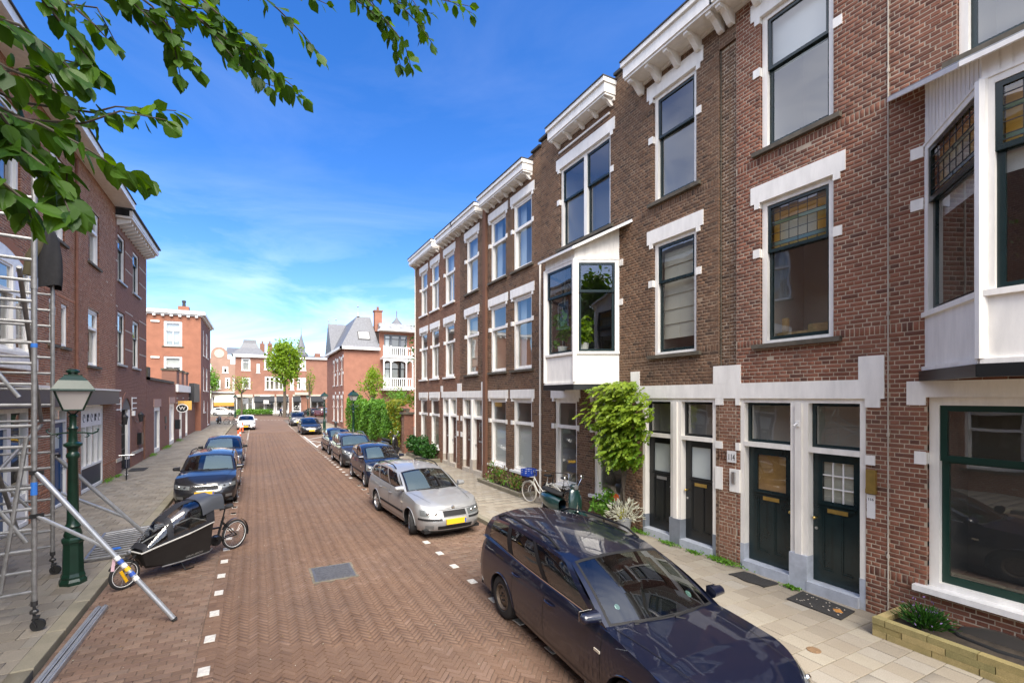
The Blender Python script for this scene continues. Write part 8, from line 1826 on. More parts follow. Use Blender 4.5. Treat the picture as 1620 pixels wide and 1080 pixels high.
def clump_points(c, r, N, shell=0.55, clumps=14, cr=0.42):
    """leaf positions in many overlapping clumps inside an ellipsoid"""
    c = np.array(c, float); r = np.array(r, float) * np.ones(3)
    k = rng.normal(0, 1, (clumps, 3)); k /= np.linalg.norm(k, axis=1, keepdims=True); k *= (rng.random((clumps, 1)) ** 0.4) * (1 - cr * 0.6)
    ci = rng.integers(0, clumps, N); q = rng.normal(0, 1, (N, 3)); q /= np.linalg.norm(q, axis=1, keepdims=True); q *= (shell + (1 - shell) * rng.random((N, 1))) * cr * (0.6 + 0.7 * rng.random(clumps))[ci][:, None]
    return c + (k[ci] + q) * r, ci
def tree(label, loc, h, cr, m, n, ls, trunk_r=0.12, group=None, crown_c=None, seed_lean=(0, 0), cat='tree', clumps=26, bare=False):
    T = thing('street_tree', label, cat, loc, 0, group); loc = Vector(loc); cc = Vector(crown_c) if crown_c else loc + Vector((seed_lean[0], seed_lean[1], h - cr[2]))
    b = MB(); fork = loc + Vector((seed_lean[0] * 0.4, seed_lean[1] * 0.4, (h - 2 * cr[2]) * 1.05 + 0.3)); b.tube([loc, loc.lerp(fork, 0.5) + Vector((0.05, 0.03, 0)), fork], [trunk_r * 1.25, trunk_r, trunk_r * 0.85], 10)
    tr = b.build('trunk', 'bark', T, smooth=True)
    for k in range(9):
        a = 2 * math.pi * k / 9 + random.random(); e = cc + Vector((math.cos(a) * cr[0] * 0.75, math.sin(a) * cr[1] * 0.75, random.uniform(-0.4, 0.7) * cr[2])); m_ = fork.lerp(e, 0.5) + Vector((random.uniform(-.2, .2), random.uniform(-.2, .2), 0.25)); b = MB(); b.tube([fork + Vector((0, 0, -0.1)), m_, e], [trunk_r * 0.6, trunk_r * 0.35, trunk_r * 0.1], 7); b.build('limb', 'bark', tr, smooth=True)
    p, ci = clump_points(cc, cr, n, 0.3, clumps); o = leaf_mass('crown', p, rdir(n, 0.6), rdir(n, -1.0), rng.uniform(0.7, 1.2, n) * ls, m, T, bc=np.clip(rng.normal(0.5, 0.22, n) + (p[:, 2] - cc.z) / cr[2] * 0.12, 0, 1), kind=None)
    return T
# ---- foreground tree: trunk on the left pavement beside the camera, twigs hanging into the view
TOOTH = []; NT = 9
for k in range(NT + 1): t = k / NT; w_ = 0.40 * math.sin(math.pi * t ** 0.80) ** 0.85 * (1.0 if k % 2 else 0.93); TOOTH.append((w_, t, 0.10 * w_))
tplF = np.array([(0, 0, 0), (0, 0.5, -0.02), (0, 1.0, -0.06)] + [(w_, t - (0.02 if k % 2 else 0), z) for k, (w_, t, z) in enumerate(TOOTH[1:-1])] + [(-w_, t - (0.02 if k % 2 else 0), z) for k, (w_, t, z) in enumerate(TOOTH[1:-1])], float); nn = NT - 1
tplFf = [tuple([0] + [3 + k for k in range(nn)] + [2, 1]), tuple([0, 1, 2] + [3 + nn + k for k in range(nn)][::-1])]
ST = thing('street_tree', 'foreground tree with toothed leaves whose twigs hang down from above', 'tree', (-2.9, 1.3, PZ))
b = MB(); b.tube([(-2.9, 1.3, PZ), (-2.88, 1.32, 1.6), (-2.75, 1.35, 3.3)], [0.17, 0.14, 0.12], 12); TRK = b.build('trunk', 'bark', ST, smooth=True)
limbs = [[(-2.75, 1.35, 3.2), (-1.7, 1.5, 4.5), (-0.6, 1.75, 4.75), (0.6, 2.1, 5.0)], [(-2.75, 1.35, 3.2), (-2.2, 1.9, 4.3), (-1.5, 2.2, 4.6), (-0.3, 3.0, 5.2)], [(-2.75, 1.35, 3.2), (-2.6, 0.6, 4.8), (-1.2, -0.8, 6.2), (0.2, -1.5, 6.8)], [(-2.75, 1.35, 3.2), (-3.2, 1.6, 5.2), (-3.3, 1.9, 7.0)], [(-2.75, 1.35, 3.2), (-2.0, 0.9, 5.4), (-1.0, 0.8, 7.0)]]
for lb in limbs: b = MB(); b.tube(lb, [0.075, 0.05, 0.035, 0.022, 0.014][:len(lb)], 8); b.build('limb', 'bark', TRK, smooth=True)
twigs = [  # (pixel polyline, depth start, depth end, leaf length, spacing)
    ([(-60, 60), (10, 108), (60, 128), (105, 150)], 1.00, 1.12, 0.085, 0.022), ([(-40, 150), (40, 190), (130, 196), (190, 176), (262, 190)], 1.05, 1.25, 0.075, 0.024), ([(-40, 170), (60, 195), (125, 228), (190, 268), (232, 282)], 1.02, 1.2, 0.08, 0.021),
    ([(-40, 215), (30, 232), (70, 262), (95, 300), (110, 335)], 0.98, 1.05, 0.085, 0.020), ([(-60, 250), (0, 285), (40, 318), (50, 345)], 0.92, 1.0, 0.085, 0.017), ([(-60, 130), (0, 180), (40, 235), (70, 262)], 0.95, 1.05, 0.085, 0.017), ([(-60, 10), (30, 40), (90, 88), (130, 128)], 1.0, 1.1, 0.085, 0.022),
    ([(30, -50), (75, 10), (120, 65), (150, 110)], 1.1, 1.2, 0.08, 0.028), ([(60, -40), (110, 5), (150, 40), (170, 62)], 1.2, 1.3, 0.07, 0.034),
    ([(140, -60), (200, -5), (262, 55), (300, 90), (318, 112)], 1.45, 1.6, 0.085, 0.024), ([(190, -60), (270, -10), (340, 50), (400, 88), (440, 118), (470, 142)], 1.5, 1.75, 0.08, 0.024), ([(250, -60), (320, 0), (370, 45), (400, 70), (425, 108)], 1.55, 1.7, 0.08, 0.024), ([(330, -70), (400, -20), (440, 15), (480, 55), (510, 92)], 1.65, 1.85, 0.08, 0.028),
    ([(210, -40), (290, 8), (330, 45), (380, 105)], 1.5, 1.6, 0.08, 0.026), ([(160, -50), (240, 10), (270, 45), (285, 118)], 1.45, 1.55, 0.08, 0.030),
    ([(500, -70), (560, -20), (605, 25), (640, 70), (650, 105)], 1.95, 2.1, 0.075, 0.026), ([(540, -60), (600, -20), (640, 15), (665, 42), (686, 72)], 2.0, 2.15, 0.07, 0.030), ([(480, -60), (530, -25), (570, 5), (615, 40)], 1.95, 2.0, 0.075, 0.034), ([(600, -50), (650, -22), (700, 0), (742, 10)], 2.1, 2.2, 0.07, 0.036), ([(420, -50), (470, -15), (520, 8)], 1.9, 1.95, 0.07, 0.04), ([(560, -60), (610, -30), (650, -4), (668, 25)], 2.05, 2.1, 0.07, 0.032)]
LP, LD, LN, LS = [], [], [], []
twigs += [([(u + random.uniform(-32, 22), v + random.uniform(-34, 12)) for u, v in pl], d0 + 0.12, d1 + 0.10, ll, sp_l) for pl, d0, d1, ll, sp_l in twigs if random.random() < 0.85]
for pl, d0, d1, ll, sp_l in twigs:
    sp_l *= 0.54; ll *= 0.73
    n_ = len(pl); P3 = [at_depth(u, v, lerp(d0, d1, i / (n_ - 1)) + random.uniform(-0.02, 0.02)) for i, (u, v) in enumerate(pl)]
    b = MB(); b.tube(P3, [lerp(0.0045, 0.0013, i / (n_ - 1)) for i in range(n_)], 5); b.build('twig', 'twig', TRK)
    side = 1
    for a, c in zip(P3[:-1], P3[1:]):
        dv = c - a; ln = dv.length; k = max(1, int(ln / sp_l)); dn = dv.normalized()
        for i in range(k):
            p = a.lerp(c, (i + random.random() * 0.6) / k); lat = dn.cross(Vector((0, 0, 1)))
            lat = lat.normalized() if lat.length > 0.1 else Vector((1, 0, 0)); side = -side
            d_ = dn * random.uniform(0.3, 0.9) + lat * side * random.uniform(0.4, 1.0) + Vector((0, 0, random.uniform(-1.1, -0.1))) + Vector((random.gauss(0, .25), random.gauss(0, .25), random.gauss(0, .2)))
            n2 = Vector((random.gauss(0, 0.55), random.gauss(-0.35, 0.55), 0.75)); LP.append(p + d_.normalized() * 0.010); LD.append(d_); LN.append(n2); LS.append(ll * random.uniform(0.65, 1.12))
    LP.append(P3[-1]); LD.append((P3[-1] - P3[-2]).normalized() + Vector((0, 0, -0.5))); LN.append(Vector((0.2, -0.4, 0.8))); LS.append(ll * 0.8)
LP, LD, LN, LS = np.array([tuple(p) for p in LP]), np.array([tuple(p) for p in LD]), np.array([tuple(p) for p in LN]), np.array(LS)
sz = screen_size(LP) * LS; keep = np.argsort(-sz)[:300]; keep = keep[sz[keep] > 0]; rest = np.setdiff1d(np.arange(len(LP)), keep)
x_, y_, z_ = frames(LD, LN); var = []
for k in range(8):
    me = bpy.data.meshes.new('leaf'); T_ = tplF.copy(); T_[:, 0] *= rng.uniform(0.85, 1.15); T_[:, 2] += -0.16 * T_[:, 1] ** 2 * rng.uniform(0.2, 1.3) + 0.25 * np.abs(T_[:, 0]) * rng.uniform(-0.2, 0.8); me.from_pydata(T_.tolist(), [], tplFf); me.materials.append(M['leaf_tree']); me.attributes.new('bc', 'FLOAT', 'FACE').data.foreach_set('value', [(k + 0.5) / 8] * 2); var.append(me)
CRN = leaf_mass('crown', LP[rest], LD[rest], LN[rest], LS[rest], 'leaf_tree', ST, tpl=np.array([(0, 0, 0), (0.30, 0.28, 0.05), (0.33, 0.60, 0.06), (0, 1, -0.04), (-0.33, 0.60, 0.06), (-0.30, 0.28, 0.05)]), kind=None) if len(rest) else None
n = 5200; P, ci = clump_points((-2.0, 0.9, 6.6), (3.1, 3.2, 2.2), n, 0.3, 60, 0.34)
dd = P[:, 0] * _S + P[:, 1] * _C; uu = 810 + FPX * (P[:, 0] * _C - P[:, 1] * _S) / np.maximum(dd, 0.01); vv = 628 - FPX * (P[:, 2] - 3) / np.maximum(dd, 0.01)
P = P[~((dd > 0.02) & (uu > -80) & (uu < 1700) & (vv > -70))]; P = P[P[:, 2] > 4.3]
leaf_mass('crown' if CRN is None else 'upper_crown', P, rdir(len(P), 0.6), rdir(len(P), -1.0), rng.uniform(0.06, 0.095, len(P)), 'leaf_tree', ST)
inv = XF[ST].inverted()
for i in keep:
    o = bpy.data.objects.new('leaf', var[random.randrange(8)]); s = LS[i]
    q = LP[i] * SV; mt = Matrix(((x_[i][0], y_[i][0], z_[i][0], q[0]), (x_[i][1], y_[i][1], z_[i][1], q[1]), (x_[i][2], y_[i][2], z_[i][2], q[2]), (0, 0, 0, 1))) @ Matrix.Scale(s * 1.12, 4)
    o.matrix_local = inv @ mt; link(o, CRN if CRN is not None else ST)

# ---- ivy wall beside the end house
IW = thing('ivy_wall', 'garden wall overgrown with green ivy between the end house and the villa', 'wall', (6.9, 32, 0))
WP0, WP1 = Vector((7.05, 25.6, 0)), Vector((6.75, 40.5, 0)); dvw = (WP1 - WP0).normalized(); nw = Vector((-dvw.y, dvw.x, 0)); FI = Facade(WP0, dvw, nw); lnw = (WP1 - WP0).length
brick_wall(IW, FI, 0, lnw, PZ - 0.05, 2.3, [], 'orange_brown_brick', 'mortar_light', (), 0)
b = MB(); b.fbox(FI, 0, lnw, 2.3, 2.38, -0.3, 0.05); b.fbox(FI, 0, lnw, PZ - 0.05, 2.3, -0.28, -0.10); b.build('core', 'sill_stone', IW)
n = 20000; s = rng.uniform(0.2, lnw, n); top = 2.62 + 0.14 * np.sin(s * 1.3) + 0.10 * np.sin(s * 3.7 + 1) + 0.35 * (s > lnw - 3.2); low = 0.25 + 0.35 * np.abs(np.sin(s * 0.9 + 0.5)) + 0.45 * np.exp(-((s - 3.6) / 0.7) ** 2) - 0.15; z = low + (top - low) * rng.random(n) ** 0.8
d = 0.05 + (0.22 + 0.13 * np.sin(s * 2.1 + z * 1.7) + 0.09 * np.sin(s * 5.3 - z * 3.1)) * rng.random(n) ** 0.5 * (0.4 + 0.6 * np.minimum(1, (z - low + 0.1) / 0.7))
tp = rng.random(n) < 0.22; d = np.where(tp, rng.uniform(-0.35, 0.2, n), d); z = np.where(tp, top + rng.normal(0.0, 0.07, n), z)
P = np.outer(s, dvw) + np.outer(d, nw) + np.outer(z, (0, 0, 1)) + np.array(WP0); dirs = rdir(n, 1.3) * 0.9 + np.array(nw) * 0.5; nrm = rdir(n) * 0.6 + np.array(nw) + np.array([0, 0, 0.5])
yl = (s < 2.0 + 0.5 * np.sin(z * 3)) & (rng.random(n) < 0.75)
leaf_mass('ivy', P[~yl], dirs[~yl], nrm[~yl], rng.uniform(0.09, 0.15, (~yl).sum()), 'leaf_hedge', IW, bc=np.clip(rng.normal(0.5, 0.25, (~yl).sum()), 0, 1))
leaf_mass('yellow_ivy', P[yl], dirs[yl], nrm[yl], rng.uniform(0.08, 0.14, yl.sum()), 'leaf_yellow', IW)
GP = thing('gate_pier', 'brick gate pier with stone cap beside the end house', 'gate pier', (7.1, 25.2, 0)); FGp = Facade((6.85, 24.9, 0), (0, 1, 0), (-1, 0, 0))
brick_wall(GP, FGp, 0, 0.5, PZ - 0.03, 2.1, [], 'orange_brown_brick', 'mortar_light', (), 40); b = MB(); b.box((6.86, 24.9, 0.05), (7.35, 25.4, 2.1)); b.build('core', 'clay_pipe', GP); b = MB(); b.box((6.75, 24.8, 2.1), (7.45, 25.5, 2.2)); b.build('cap', 'sill_stone', GP)
tree('small conifer like garden tree in front of the balconies', (9.0, 43.0, 0), 6.0, (1.3, 1.3, 1.9), 'leaf_lime', 1500, 0.16, 0.07, None, clumps=18)
tree('leafy garden shrub between the ivy wall and the lower balcony', (11.0, 42.0, 0), 4.0, (1.3, 1.2, 1.1), 'leaf_hedge', 900, 0.14, 0.06, None)
tree('garden tree peeping out behind the end house gable', (11.6, 34.0, 0), 11.2, (2.1, 2.1, 3.8), 'leaf_shrub', 3200, 0.19, 0.14, None, clumps=40)
tree('spreading yellow green shrub beside the end house wall', (8.8, 28.5, 0), 3.9, (1.2, 1.2, 0.9), 'leaf_lime', 900, 0.13, 0.05, None)
# ---- trees at the far junction
p = on_ground(450, 660); tree('lime green street tree before the corner shop', (p.x, p.y, 0), 12.4, (2.9, 2.7, 4.0), 'leaf_lime', 4200, 0.36, 0.22, 'trees at the far junction', clumps=44)
p = on_ground(382, 658); tree('thin street tree with sparse olive leaves before the pale shop', (p.x, p.y, 0), 7.2, (2.1, 2.0, 2.0), 'leaf_lime', 420, 0.22, 0.13, 'trees at the far junction', clumps=16)
p = on_ground(490, 658); tree('slender young street tree before the bare brick shop wall', (p.x, p.y, 0), 8.0, (0.9, 0.9, 2.6), 'leaf_lime', 420, 0.2, 0.07, 'trees at the far junction', clumps=16)
p = on_ground(345, 656); tree('green street tree beside the curved gable', (p.x - 1.5, p.y, 0), 8.6, (1.9, 1.9, 2.7), 'leaf_hedge', 1300, 0.3, 0.15, 'trees at the far junction', clumps=26)
tree('tall street tree on the right pavement whose image shows in the bay window', (5.1, -13, PZ), 11.5, (2.2, 2.8, 4.2), 'leaf_tree', 3600, 0.34, 0.2, None, clumps=44)
VG = thing('planting_bed', 'low green planting bed before the far shops', 'planting bed', (0, 80, 0)); a, c = on_ground(374, 658), on_ground(432, 658)
b = MB(); b.box((a.x, a.y, -0.01), (c.x, a.y + 1.6, 0.25)); b.build('edge', 'soil', VG); n = 1500; P = np.column_stack([rng.uniform(a.x, c.x, n), rng.uniform(a.y, a.y + 1.6, n), rng.uniform(0.2, 0.95, n)]); leaf_mass('plants', P, rdir(n, -0.8), rdir(n), rng.uniform(0.15, 0.3, n), 'leaf_hedge', VG)
# ---- wisteria over the black doors' left edge
WS = thing('wisteria', 'bright green wisteria trained against the wall between window and black doors', 'climbing plant', (7.2, 8.35, PZ))
b = MB(); b.tube([(7.22, 8.33, PZ), (7.18, 8.36, 0.7), (7.22, 8.28, 1.3), (7.15, 8.33, 1.9), (7.1, 8.4, 2.5)], [0.055, 0.04, 0.045, 0.035, 0.025], 8); b.tube([(7.24, 8.27, PZ), (7.16, 8.25, 0.9), (7.2, 8.36, 1.6), (7.1, 8.1, 2.4)], [0.035, 0.03, 0.03, 0.015], 7); b.build('stem', 'bark', WS, smooth=True)
Pp, Dd, Nn, Ss, Bb = [], [], [], [], []
for k in range(900):
    cy, cz = rng.normal(8.32, 0.44), rng.uniform(1.55, 3.34); wd = interp([1.5, 1.9, 2.6, 3.0, 3.4], [0.30, 0.50, 0.66, 0.58, 0.30], cz); cy = 8.24 + 0.10 * math.sin(cz * 2) + np.clip((cy - 8.32), -1, 1) * wd * 1.5; x = 7.30 - abs(rng.normal(0.1, 0.16)) - 0.20 * (1 - ((cz - 2.5) / 1.0) ** 2)
    d0 = np.array([rng.normal(-0.7, 0.35), rng.normal(0, 0.75), rng.normal(-0.15, 0.40)]); d0 /= np.linalg.norm(d0); L_ = rng.uniform(0.13, 0.22); up = np.array([-0.55, 0, 0.8]); lat = np.cross(d0, up); lat /= np.linalg.norm(lat); bcv = np.clip(rng.normal(0.35 + 0.25 * (cz - 2.2) + 0.8 * max(0, 7.2 - x) - 0.1, 0.2), 0, 1)
    for j in range(11):
        t = (j // 2 + 1) / 6; sg = 1 if j % 2 else -1
        if j == 10: sg = 0
        Pp.append(np.array([x, cy, cz]) + d0 * L_ * t + np.array([0, 0, -0.05 * t * t])); Dd.append(d0 * 0.5 + lat * sg * 0.8 + np.array([0, 0, -0.25])); Nn.append(up + rng.normal(0, 0.25, 3)); Ss.append(rng.uniform(0.06, 0.09)); Bb.append(bcv)
leaf_mass('foliage', np.array(Pp), np.array(Dd), np.array(Nn), np.array(Ss), 'leaf_wisteria', WS, bc=np.array(Bb), narrow=0.95, kind=None)
# ---- pots and beds
PT = thing('potted_plant', 'grey pot with pale dried white plant beside the wisteria stem', 'potted plant', (6.98, 8.02, PZ)); mat('pot_grey', (0.30, 0.31, 0.32), 0.7, noise=0.15, nscale=9)
b = MB(); b.lathe([(0.10, 0), (0.15, 0.28), (0.16, 0.30), (0.145, 0.30), (0.13, 0.26), (0.0001, 0.25)], (6.98, 8.02, PZ), 18); b.build('pot', 'pot_grey', PT, smooth=40)
n = 300; a_ = rng.uniform(0, 2 * math.pi, n); el = rng.uniform(0.1, 1.4, n); L_ = rng.uniform(0.12, 0.42, n); D_ = np.column_stack([np.cos(a_) * np.cos(el), np.sin(a_) * np.cos(el), np.sin(el)]); P = np.array([6.98, 8.02, PZ + 0.28]) + D_ * L_[:, None]
leaf_mass('foliage', P, D_ + rdir(n) * 0.6, rdir(n), rng.uniform(0.07, 0.16, n), 'leaf_pale', PT, narrow=0.30); n = 40; P = np.array([6.93, 8.03, PZ + 0.45]) + rng.normal(0, 0.05, (n, 3)); leaf_mass('flowers', P, rdir(n), rdir(n), rng.uniform(0.05, 0.08, n), 'leaf_yellow', PT)
GB = thing('green_shrub', 'small green shrub under the white sill beside the scooter', 'shrub', (7.1, 8.85, PZ)); b = MB(); b.tube([(7.1, 8.85, PZ), (7.08, 8.86, 0.4)], 0.02, 6); b.build('stem', 'bark', GB); P, ci = clump_points((7.02, 8.85, 0.62), (0.26, 0.34, 0.5), 420, 0.3, 14); leaf_mass('foliage', P, rdir(420, 0.8), rdir(420, -1), rng.uniform(0.05, 0.10, 420), 'leaf_hedge', GB)
b = MB(); b.lathe([(0.05, 0), (0.12, 0.03), (0.14, 0.09), (0.12, 0.15), (0.06, 0.17), (0.0001, 0.15)], (7.33, 8.78, 0.605), 18); b.v = [(7.33 + (x - 7.33) * 0.75, y, z) for x, y, z in b.v]; tag(b.build('orange_bowl', mat('orange_glaze', (0.72, 0.13, 0.015), 0.35), smooth=40), 'round orange bowl standing on the window sill by the wisteria', 'bowl')
def bed(label, x0, x1, y0, y1, hb, nm='flower_bed', m='kerb_stone', bl=0.5):
    B = thing(nm, label, 'flower bed', ((x0 + x1) / 2, (y0 + y1) / 2, PZ)); b = MB(); b.box((x0 + 0.05, y0 + 0.05, PZ), (x1, y1 - 0.05, PZ + hb * 0.7)); b.build('soil', 'soil', B)
    rows_ = max(1, int(round(hb / 0.075)))
    for r_ in range(rows_):
        y = y0 - (bl * 0.4 if r_ % 2 else 0)
        while y < y1:
            a_, c_ = max(y, y0), min(y + bl * random.uniform(0.95, 1.05), y1)
            if c_ - a_ > 0.08: q = MB(); j = random.uniform(-0.006, 0.006); q.box((x0 + j, a_ + 0.004, PZ + r_ * hb / rows_ + 0.002), (x0 + 0.10 + j, c_ - 0.004, PZ + (r_ + 1) * hb / rows_)); o = q.build('edging_block', m, B, attr=[random.random()] * 6)
            y = c_ if c_ > y + 0.01 else y + bl
        for yy in (y0, y1 - 0.10):
            q = MB(); q.box((x0 + 0.104, yy + 0.003, PZ + r_ * hb / rows_ + 0.003), (x1, yy + 0.097, PZ + (r_ + 1) * hb / rows_ - 0.003)); q.build('edging_block', m, B, attr=[random.random()] * 6)
    return B
piece_mat('yellow_block', [(0.30, 0.24, 0.10), (0.40, 0.31, 0.14), (0.24, 0.21, 0.09)], dirt=0.5, dscale=5, dirt_col=(0.12, 0.12, 0.05))
bed('raised bed edged with three courses of mossy yellow blocks below the big window', 6.70, 7.36, -1.2, 3.18, 0.225, m='yellow_block', bl=0.42)
LV = thing('lavender', 'lavender bush growing in the mossy yellow edged bed', 'shrub', (7.05, 2.78, 0.25)); n = 900; a_ = rng.uniform(0, 6.283, n); el = rng.uniform(0.5, 1.5, n); D_ = np.column_stack([np.cos(a_) * np.cos(el), np.sin(a_) * np.cos(el) * 1.3, np.sin(el)]); P = np.array([7.05, 2.78, 0.22]) + D_ * (rng.uniform(0.05, 0.26, n))[:, None]
leaf_mass('foliage', P, D_ + rdir(n) * 0.25, rdir(n), rng.uniform(0.05, 0.09, n), 'leaf_shrub', LV, narrow=0.28); n = 70; leaf_mass('flowers', np.array([7.05, 2.78, 0.40]) + rng.normal(0, 0.09, (n, 3)), rdir(n, -1), rdir(n), 0.035 * np.ones(n), mat('lavender_bloom', (0.20, 0.13, 0.30), 0.8), LV, narrow=0.5)
BL = thing('cellar_light', 'black framed half buried cellar light at the foot of the red brick wall', 'cellar window', (7.3, 2.3, 0.2)); b = MB(); P = [(2.55 - 0.75 * t, 0.30 + 0.08 * math.sin(math.pi * t)) for t in np.linspace(0, 1, 9)]; b.fprism(FRt, [(2.6, 0.22), (1.75, 0.22)] + P[::-1], -0.02, 0.03); b.build('pane', 'steel', BL); b = MB(); b.tube([(7.34, 2.68, 0.26), (7.18, 2.5, 0.235), (7.12, 2.15, 0.235), (7.18, 1.8, 0.235), (7.34, 1.66, 0.26)], 0.03, 8); b.build('rim', 'rubber', BL, smooth=True)
bed('low flower bed with roses below the screened ground floor windows', 6.78, 7.36, 12.35, 15.35, 0.12, bl=1.0)
RS = thing('rose_bush', 'straggly rose and herb growth in the low flower bed', 'shrub', (7.05, 13.9, 0.2)); P = np.concatenate([clump_points((7.02, 13.0 + k * 0.85, 0.42), (0.28, 0.5, 0.32 + 0.16 * (k == 2)), 330, 0.2, 12)[0] for k in range(3)]); n = len(P); dry = rng.random(n) < 0.4
leaf_mass('foliage', P[~dry], rdir((~dry).sum(), 0.2), rdir((~dry).sum(), -1), rng.uniform(0.05, 0.1, (~dry).sum()), 'leaf_hedge', RS, narrow=0.7); leaf_mass('dry_stems', P[dry], rdir(dry.sum(), -1), rdir(dry.sum()), rng.uniform(0.08, 0.16, dry.sum()), 'leaf_dry', RS, narrow=0.3)
n = 14; leaf_mass('blooms', np.array([6.95, 14.6, 0.55]) + rng.normal(0, 0.12, (n, 3)), rdir(n), rdir(n), 0.05 * np.ones(n), 'leaf_pale', RS)
bed('low planted strip before the orange brown end house', 6.70, 7.36, 20.75, 24.0, 0.16, bl=1.0)
for k, (y, r_, h_) in enumerate(((21.25, 0.50, 0.72), (22.35, 0.62, 0.95), (23.5, 0.55, 0.85))):
    SB = thing('green_shrub', ('low dark green shrub next to the brown doors of the end house', 'tallest dark green shrub between two others before the end house', 'dark green shrub nearest the gate pier before the end house')[k], 'shrub', (6.98, y, PZ), 0, 'shrubs before the end house'); b = MB(); b.tube([(6.98, y, 0.1), (6.96, y, h_ * 0.6)], 0.03, 6); b.build('stem', 'bark', SB)
    P, ci = clump_points((6.92, y, 0.2 + h_ * 0.55), (0.42, r_, h_ * 0.55), 900, 0.4, 20); leaf_mass('foliage', P, rdir(900, 0.7), rdir(900, -1.2), rng.uniform(0.08, 0.15, 900), 'leaf_shrub', SB)
for k, (x, y, s_) in enumerate(((7.28, 5.72, 0.16), (7.28, 5.86, 0.12), (7.22, 7.0, 0.10), (7.25, 6.4, 0.06), (7.22, 4.52, 0.06), (7.30, 7.9, 0.12), (-4.5, 21.4, 0.22), (-4.45, 22.5, 0.12), (-4.5, 33.4, 0.3), (-4.5, 34.4, 0.25), (-4.5, 38.6, 0.35), (-4.5, 29.6, 0.25))):
    n = int(160 + 500 * s_); P = np.array([x, y, PZ + 0.01]) + rng.normal(0, 1, (n, 3)) * np.array([s_ * 0.35, s_ * 1.2, 0.0]) + np.column_stack([np.zeros(n), np.zeros(n), rng.random(n) * s_ * 0.4]); o = leaf_mass('weeds', P, rdir(n, -0.8), rdir(n), rng.uniform(0.02, 0.045, n), 'leaf_hedge', None); tag(o, kind='stuff')
# litter of fallen leaves and petals on road and pavements
n = 520; xs = rng.uniform(-2.05, 4.7, n); ysl = 3 + 26 * rng.random(n) ** 1.6; o = leaf_mass('fallen_leaves', np.column_stack([xs, ysl, np.full(n, 0.012)]), np.column_stack([rng.normal(0, 1, n), rng.normal(0, 1, n), np.zeros(n)]), np.tile([0, 0, 1.0], (n, 1)) + rng.normal(0, 0.1, (n, 3)), rng.uniform(0.012, 0.035, n), 'leaf_dry', None)
n = 260; o = leaf_mass('fallen_petals', np.column_stack([rng.uniform(-1.9, 4.7, n), 3 + 20 * rng.random(n) ** 1.5, np.full(n, 0.012)]), np.column_stack([rng.normal(0, 1, n), rng.normal(0, 1, n), np.zeros(n)]), np.tile([0, 0, 1.0], (n, 1)), rng.uniform(0.01, 0.022, n), 'leaf_pale', None)

# ---- house plants in the bay window
BP = thing('house_plant', 'yellow green house plant standing inside the white bay window', 'house plant', (6.85, 9.55, 3.5)); b = MB(); b.lathe([(0.10, 4.05), (0.14, 4.3), (0.12, 4.3), (0.0001, 4.28)], (6.95, 9.45, 0), 14); b.build('pot', 'white_paint', BP)
n = 260; P, ci = clump_points((6.92, 9.45, 4.65), (0.3, 0.34, 0.45), n, 0.2, 10); leaf_mass('foliage', P, rdir(n, 0.5), rdir(n, -1), rng.uniform(0.09, 0.17, n), 'leaf_lime', BP, narrow=0.8)
BP = thing('house_plant', 'broad leaved house plant by the street side pane of the bay', 'house plant', (6.8, 10.1, 3.5)); b = MB(); b.lathe([(0.09, 4.05), (0.12, 4.25), (0.0001, 4.24)], (6.72, 10.0, 0), 14); b.build('pot', 'white_paint', BP)
n = 200; P, ci = clump_points((6.75, 10.05, 4.65), (0.2, 0.4, 0.5), n, 0.2, 10); leaf_mass('foliage', P, rdir(n, 0.5), rdir(n, -1), rng.uniform(0.08, 0.15, n), 'leaf_hedge', BP)

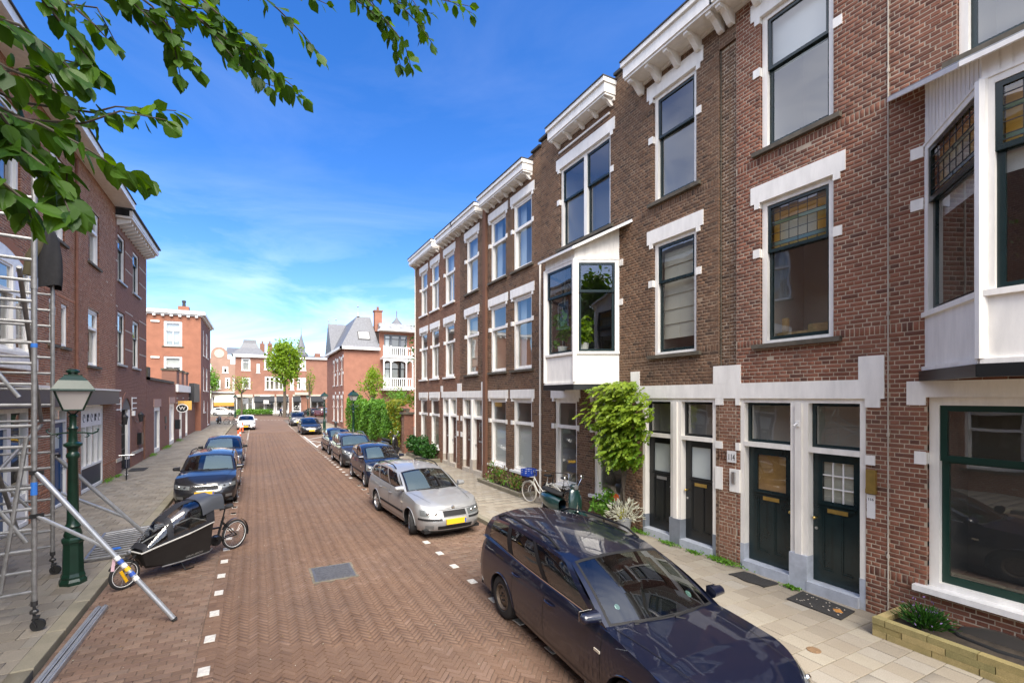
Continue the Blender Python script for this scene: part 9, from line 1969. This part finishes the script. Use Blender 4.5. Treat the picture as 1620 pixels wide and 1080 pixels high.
# ---- person pushing a bicycle at the far corner
mat('skin_tone', (0.48, 0.28, 0.20), 0.6); mat('coat_blue', (0.03, 0.045, 0.10), 0.8); mat('trouser_dark', (0.02, 0.02, 0.025), 0.85); mat('hair_dark', (0.03, 0.02, 0.015), 0.7)
def tubes_body(parent, chains, name, m):
    bm = bmesh.new(); me = bpy.data.meshes.new(name); mb = MB()
    for pts, rs in chains: mb.tube(pts, rs, 10)
    return mb.build(name, m, parent, smooth='full', local=True, fix=True)
p = on_ground(444, 659); PE = thing('person', 'person in dark blue coat walking beside a bicycle at the far corner', 'person', (p.x, p.y, 0), R(60))
try:
    V_ = [(0, 0, 0.95), (0, 0, 1.15), (0, -0.02, 1.40), (0, -0.03, 1.50), (0, -0.05, 1.60), (0, -0.06, 1.72), (0.10, 0, 0.90), (0.11, -0.12, 0.50), (0.11, -0.10, 0.08), (0.11, -0.24, 0.04), (-0.10, 0, 0.90), (-0.11, 0.10, 0.50), (-0.11, 0.28, 0.12), (-0.11, 0.18, 0.04), (0.18, 0, 1.42), (0.24, -0.02, 1.15), (0.24, -0.22, 1.0), (0.24, -0.30, 0.98), (-0.18, 0, 1.42), (-0.24, -0.02, 1.15), (-0.24, -0.22, 1.0), (-0.24, -0.30, 0.98)]
    E_ = [(0, 1), (1, 2), (2, 3), (3, 4), (4, 5), (0, 6), (6, 7), (7, 8), (8, 9), (0, 10), (10, 11), (11, 12), (12, 13), (2, 14), (14, 15), (15, 16), (16, 17), (2, 18), (18, 19), (19, 20), (20, 21)]
    r_ = [0.15, 0.14, 0.15, 0.06, 0.09, 0.085, 0.095, 0.07, 0.045, 0.035, 0.095, 0.07, 0.045, 0.035, 0.07, 0.05, 0.04, 0.035, 0.07, 0.05, 0.04, 0.035]
    me = bpy.data.meshes.new('body'); me.from_pydata(V_, E_, []); bo = bpy.data.objects.new('body', me); me.materials.append(M['skin_tone']); link(bo, PE); bo.modifiers.new('skin', 'SKIN')
    if not len(me.skin_vertices):
        bm = bmesh.new(); bm.from_mesh(me); bm.verts.layers.skin.verify(); bm.to_mesh(me); bm.free()
    for sv, q in zip(me.skin_vertices[0].data, r_): sv.radius = (q, q)
    me.skin_vertices[0].data[0].use_root = True; su = bo.modifiers.new('sub', 'SUBSURF'); su.levels = su.render_levels = 1
except Exception as ex: print('person', ex)
tubes_body(PE, [([(0, 0, 0.88), (0, 0, 1.1), (0, -0.02, 1.38), (0, -0.03, 1.48)], [0.20, 0.18, 0.19, 0.08])], 'coat', 'coat_blue')
for sg, f in ((1, -1), (-1, 1)):
    tubes_body(PE, [([(sg * 0.17, 0, 1.42), (sg * 0.24, -0.02, 1.15), (sg * 0.24, -0.22, 1.0)], [0.085, 0.07, 0.055])], 'sleeve', 'coat_blue')
    tubes_body(PE, [([(sg * 0.10, 0, 0.92), (sg * 0.11, -0.12 if f < 0 else 0.10, 0.50), (sg * 0.11, -0.10 if f < 0 else 0.28, 0.10)], [0.11, 0.085, 0.06])], 'trouser_leg', 'trouser_dark')
b = MB(); b.ball((0, -0.035, 1.69), 0.105, 12, 8, (0.95, 1.0, 0.9)); b.build('hair', 'hair_dark', PE, smooth='full', local=True)
city_bike('bicycle pushed by the person in the dark blue coat', (p.x + 0.5, p.y - 0.2, 0), R(60), 'bike_black', 'tyre', group='bicycles at the street end')
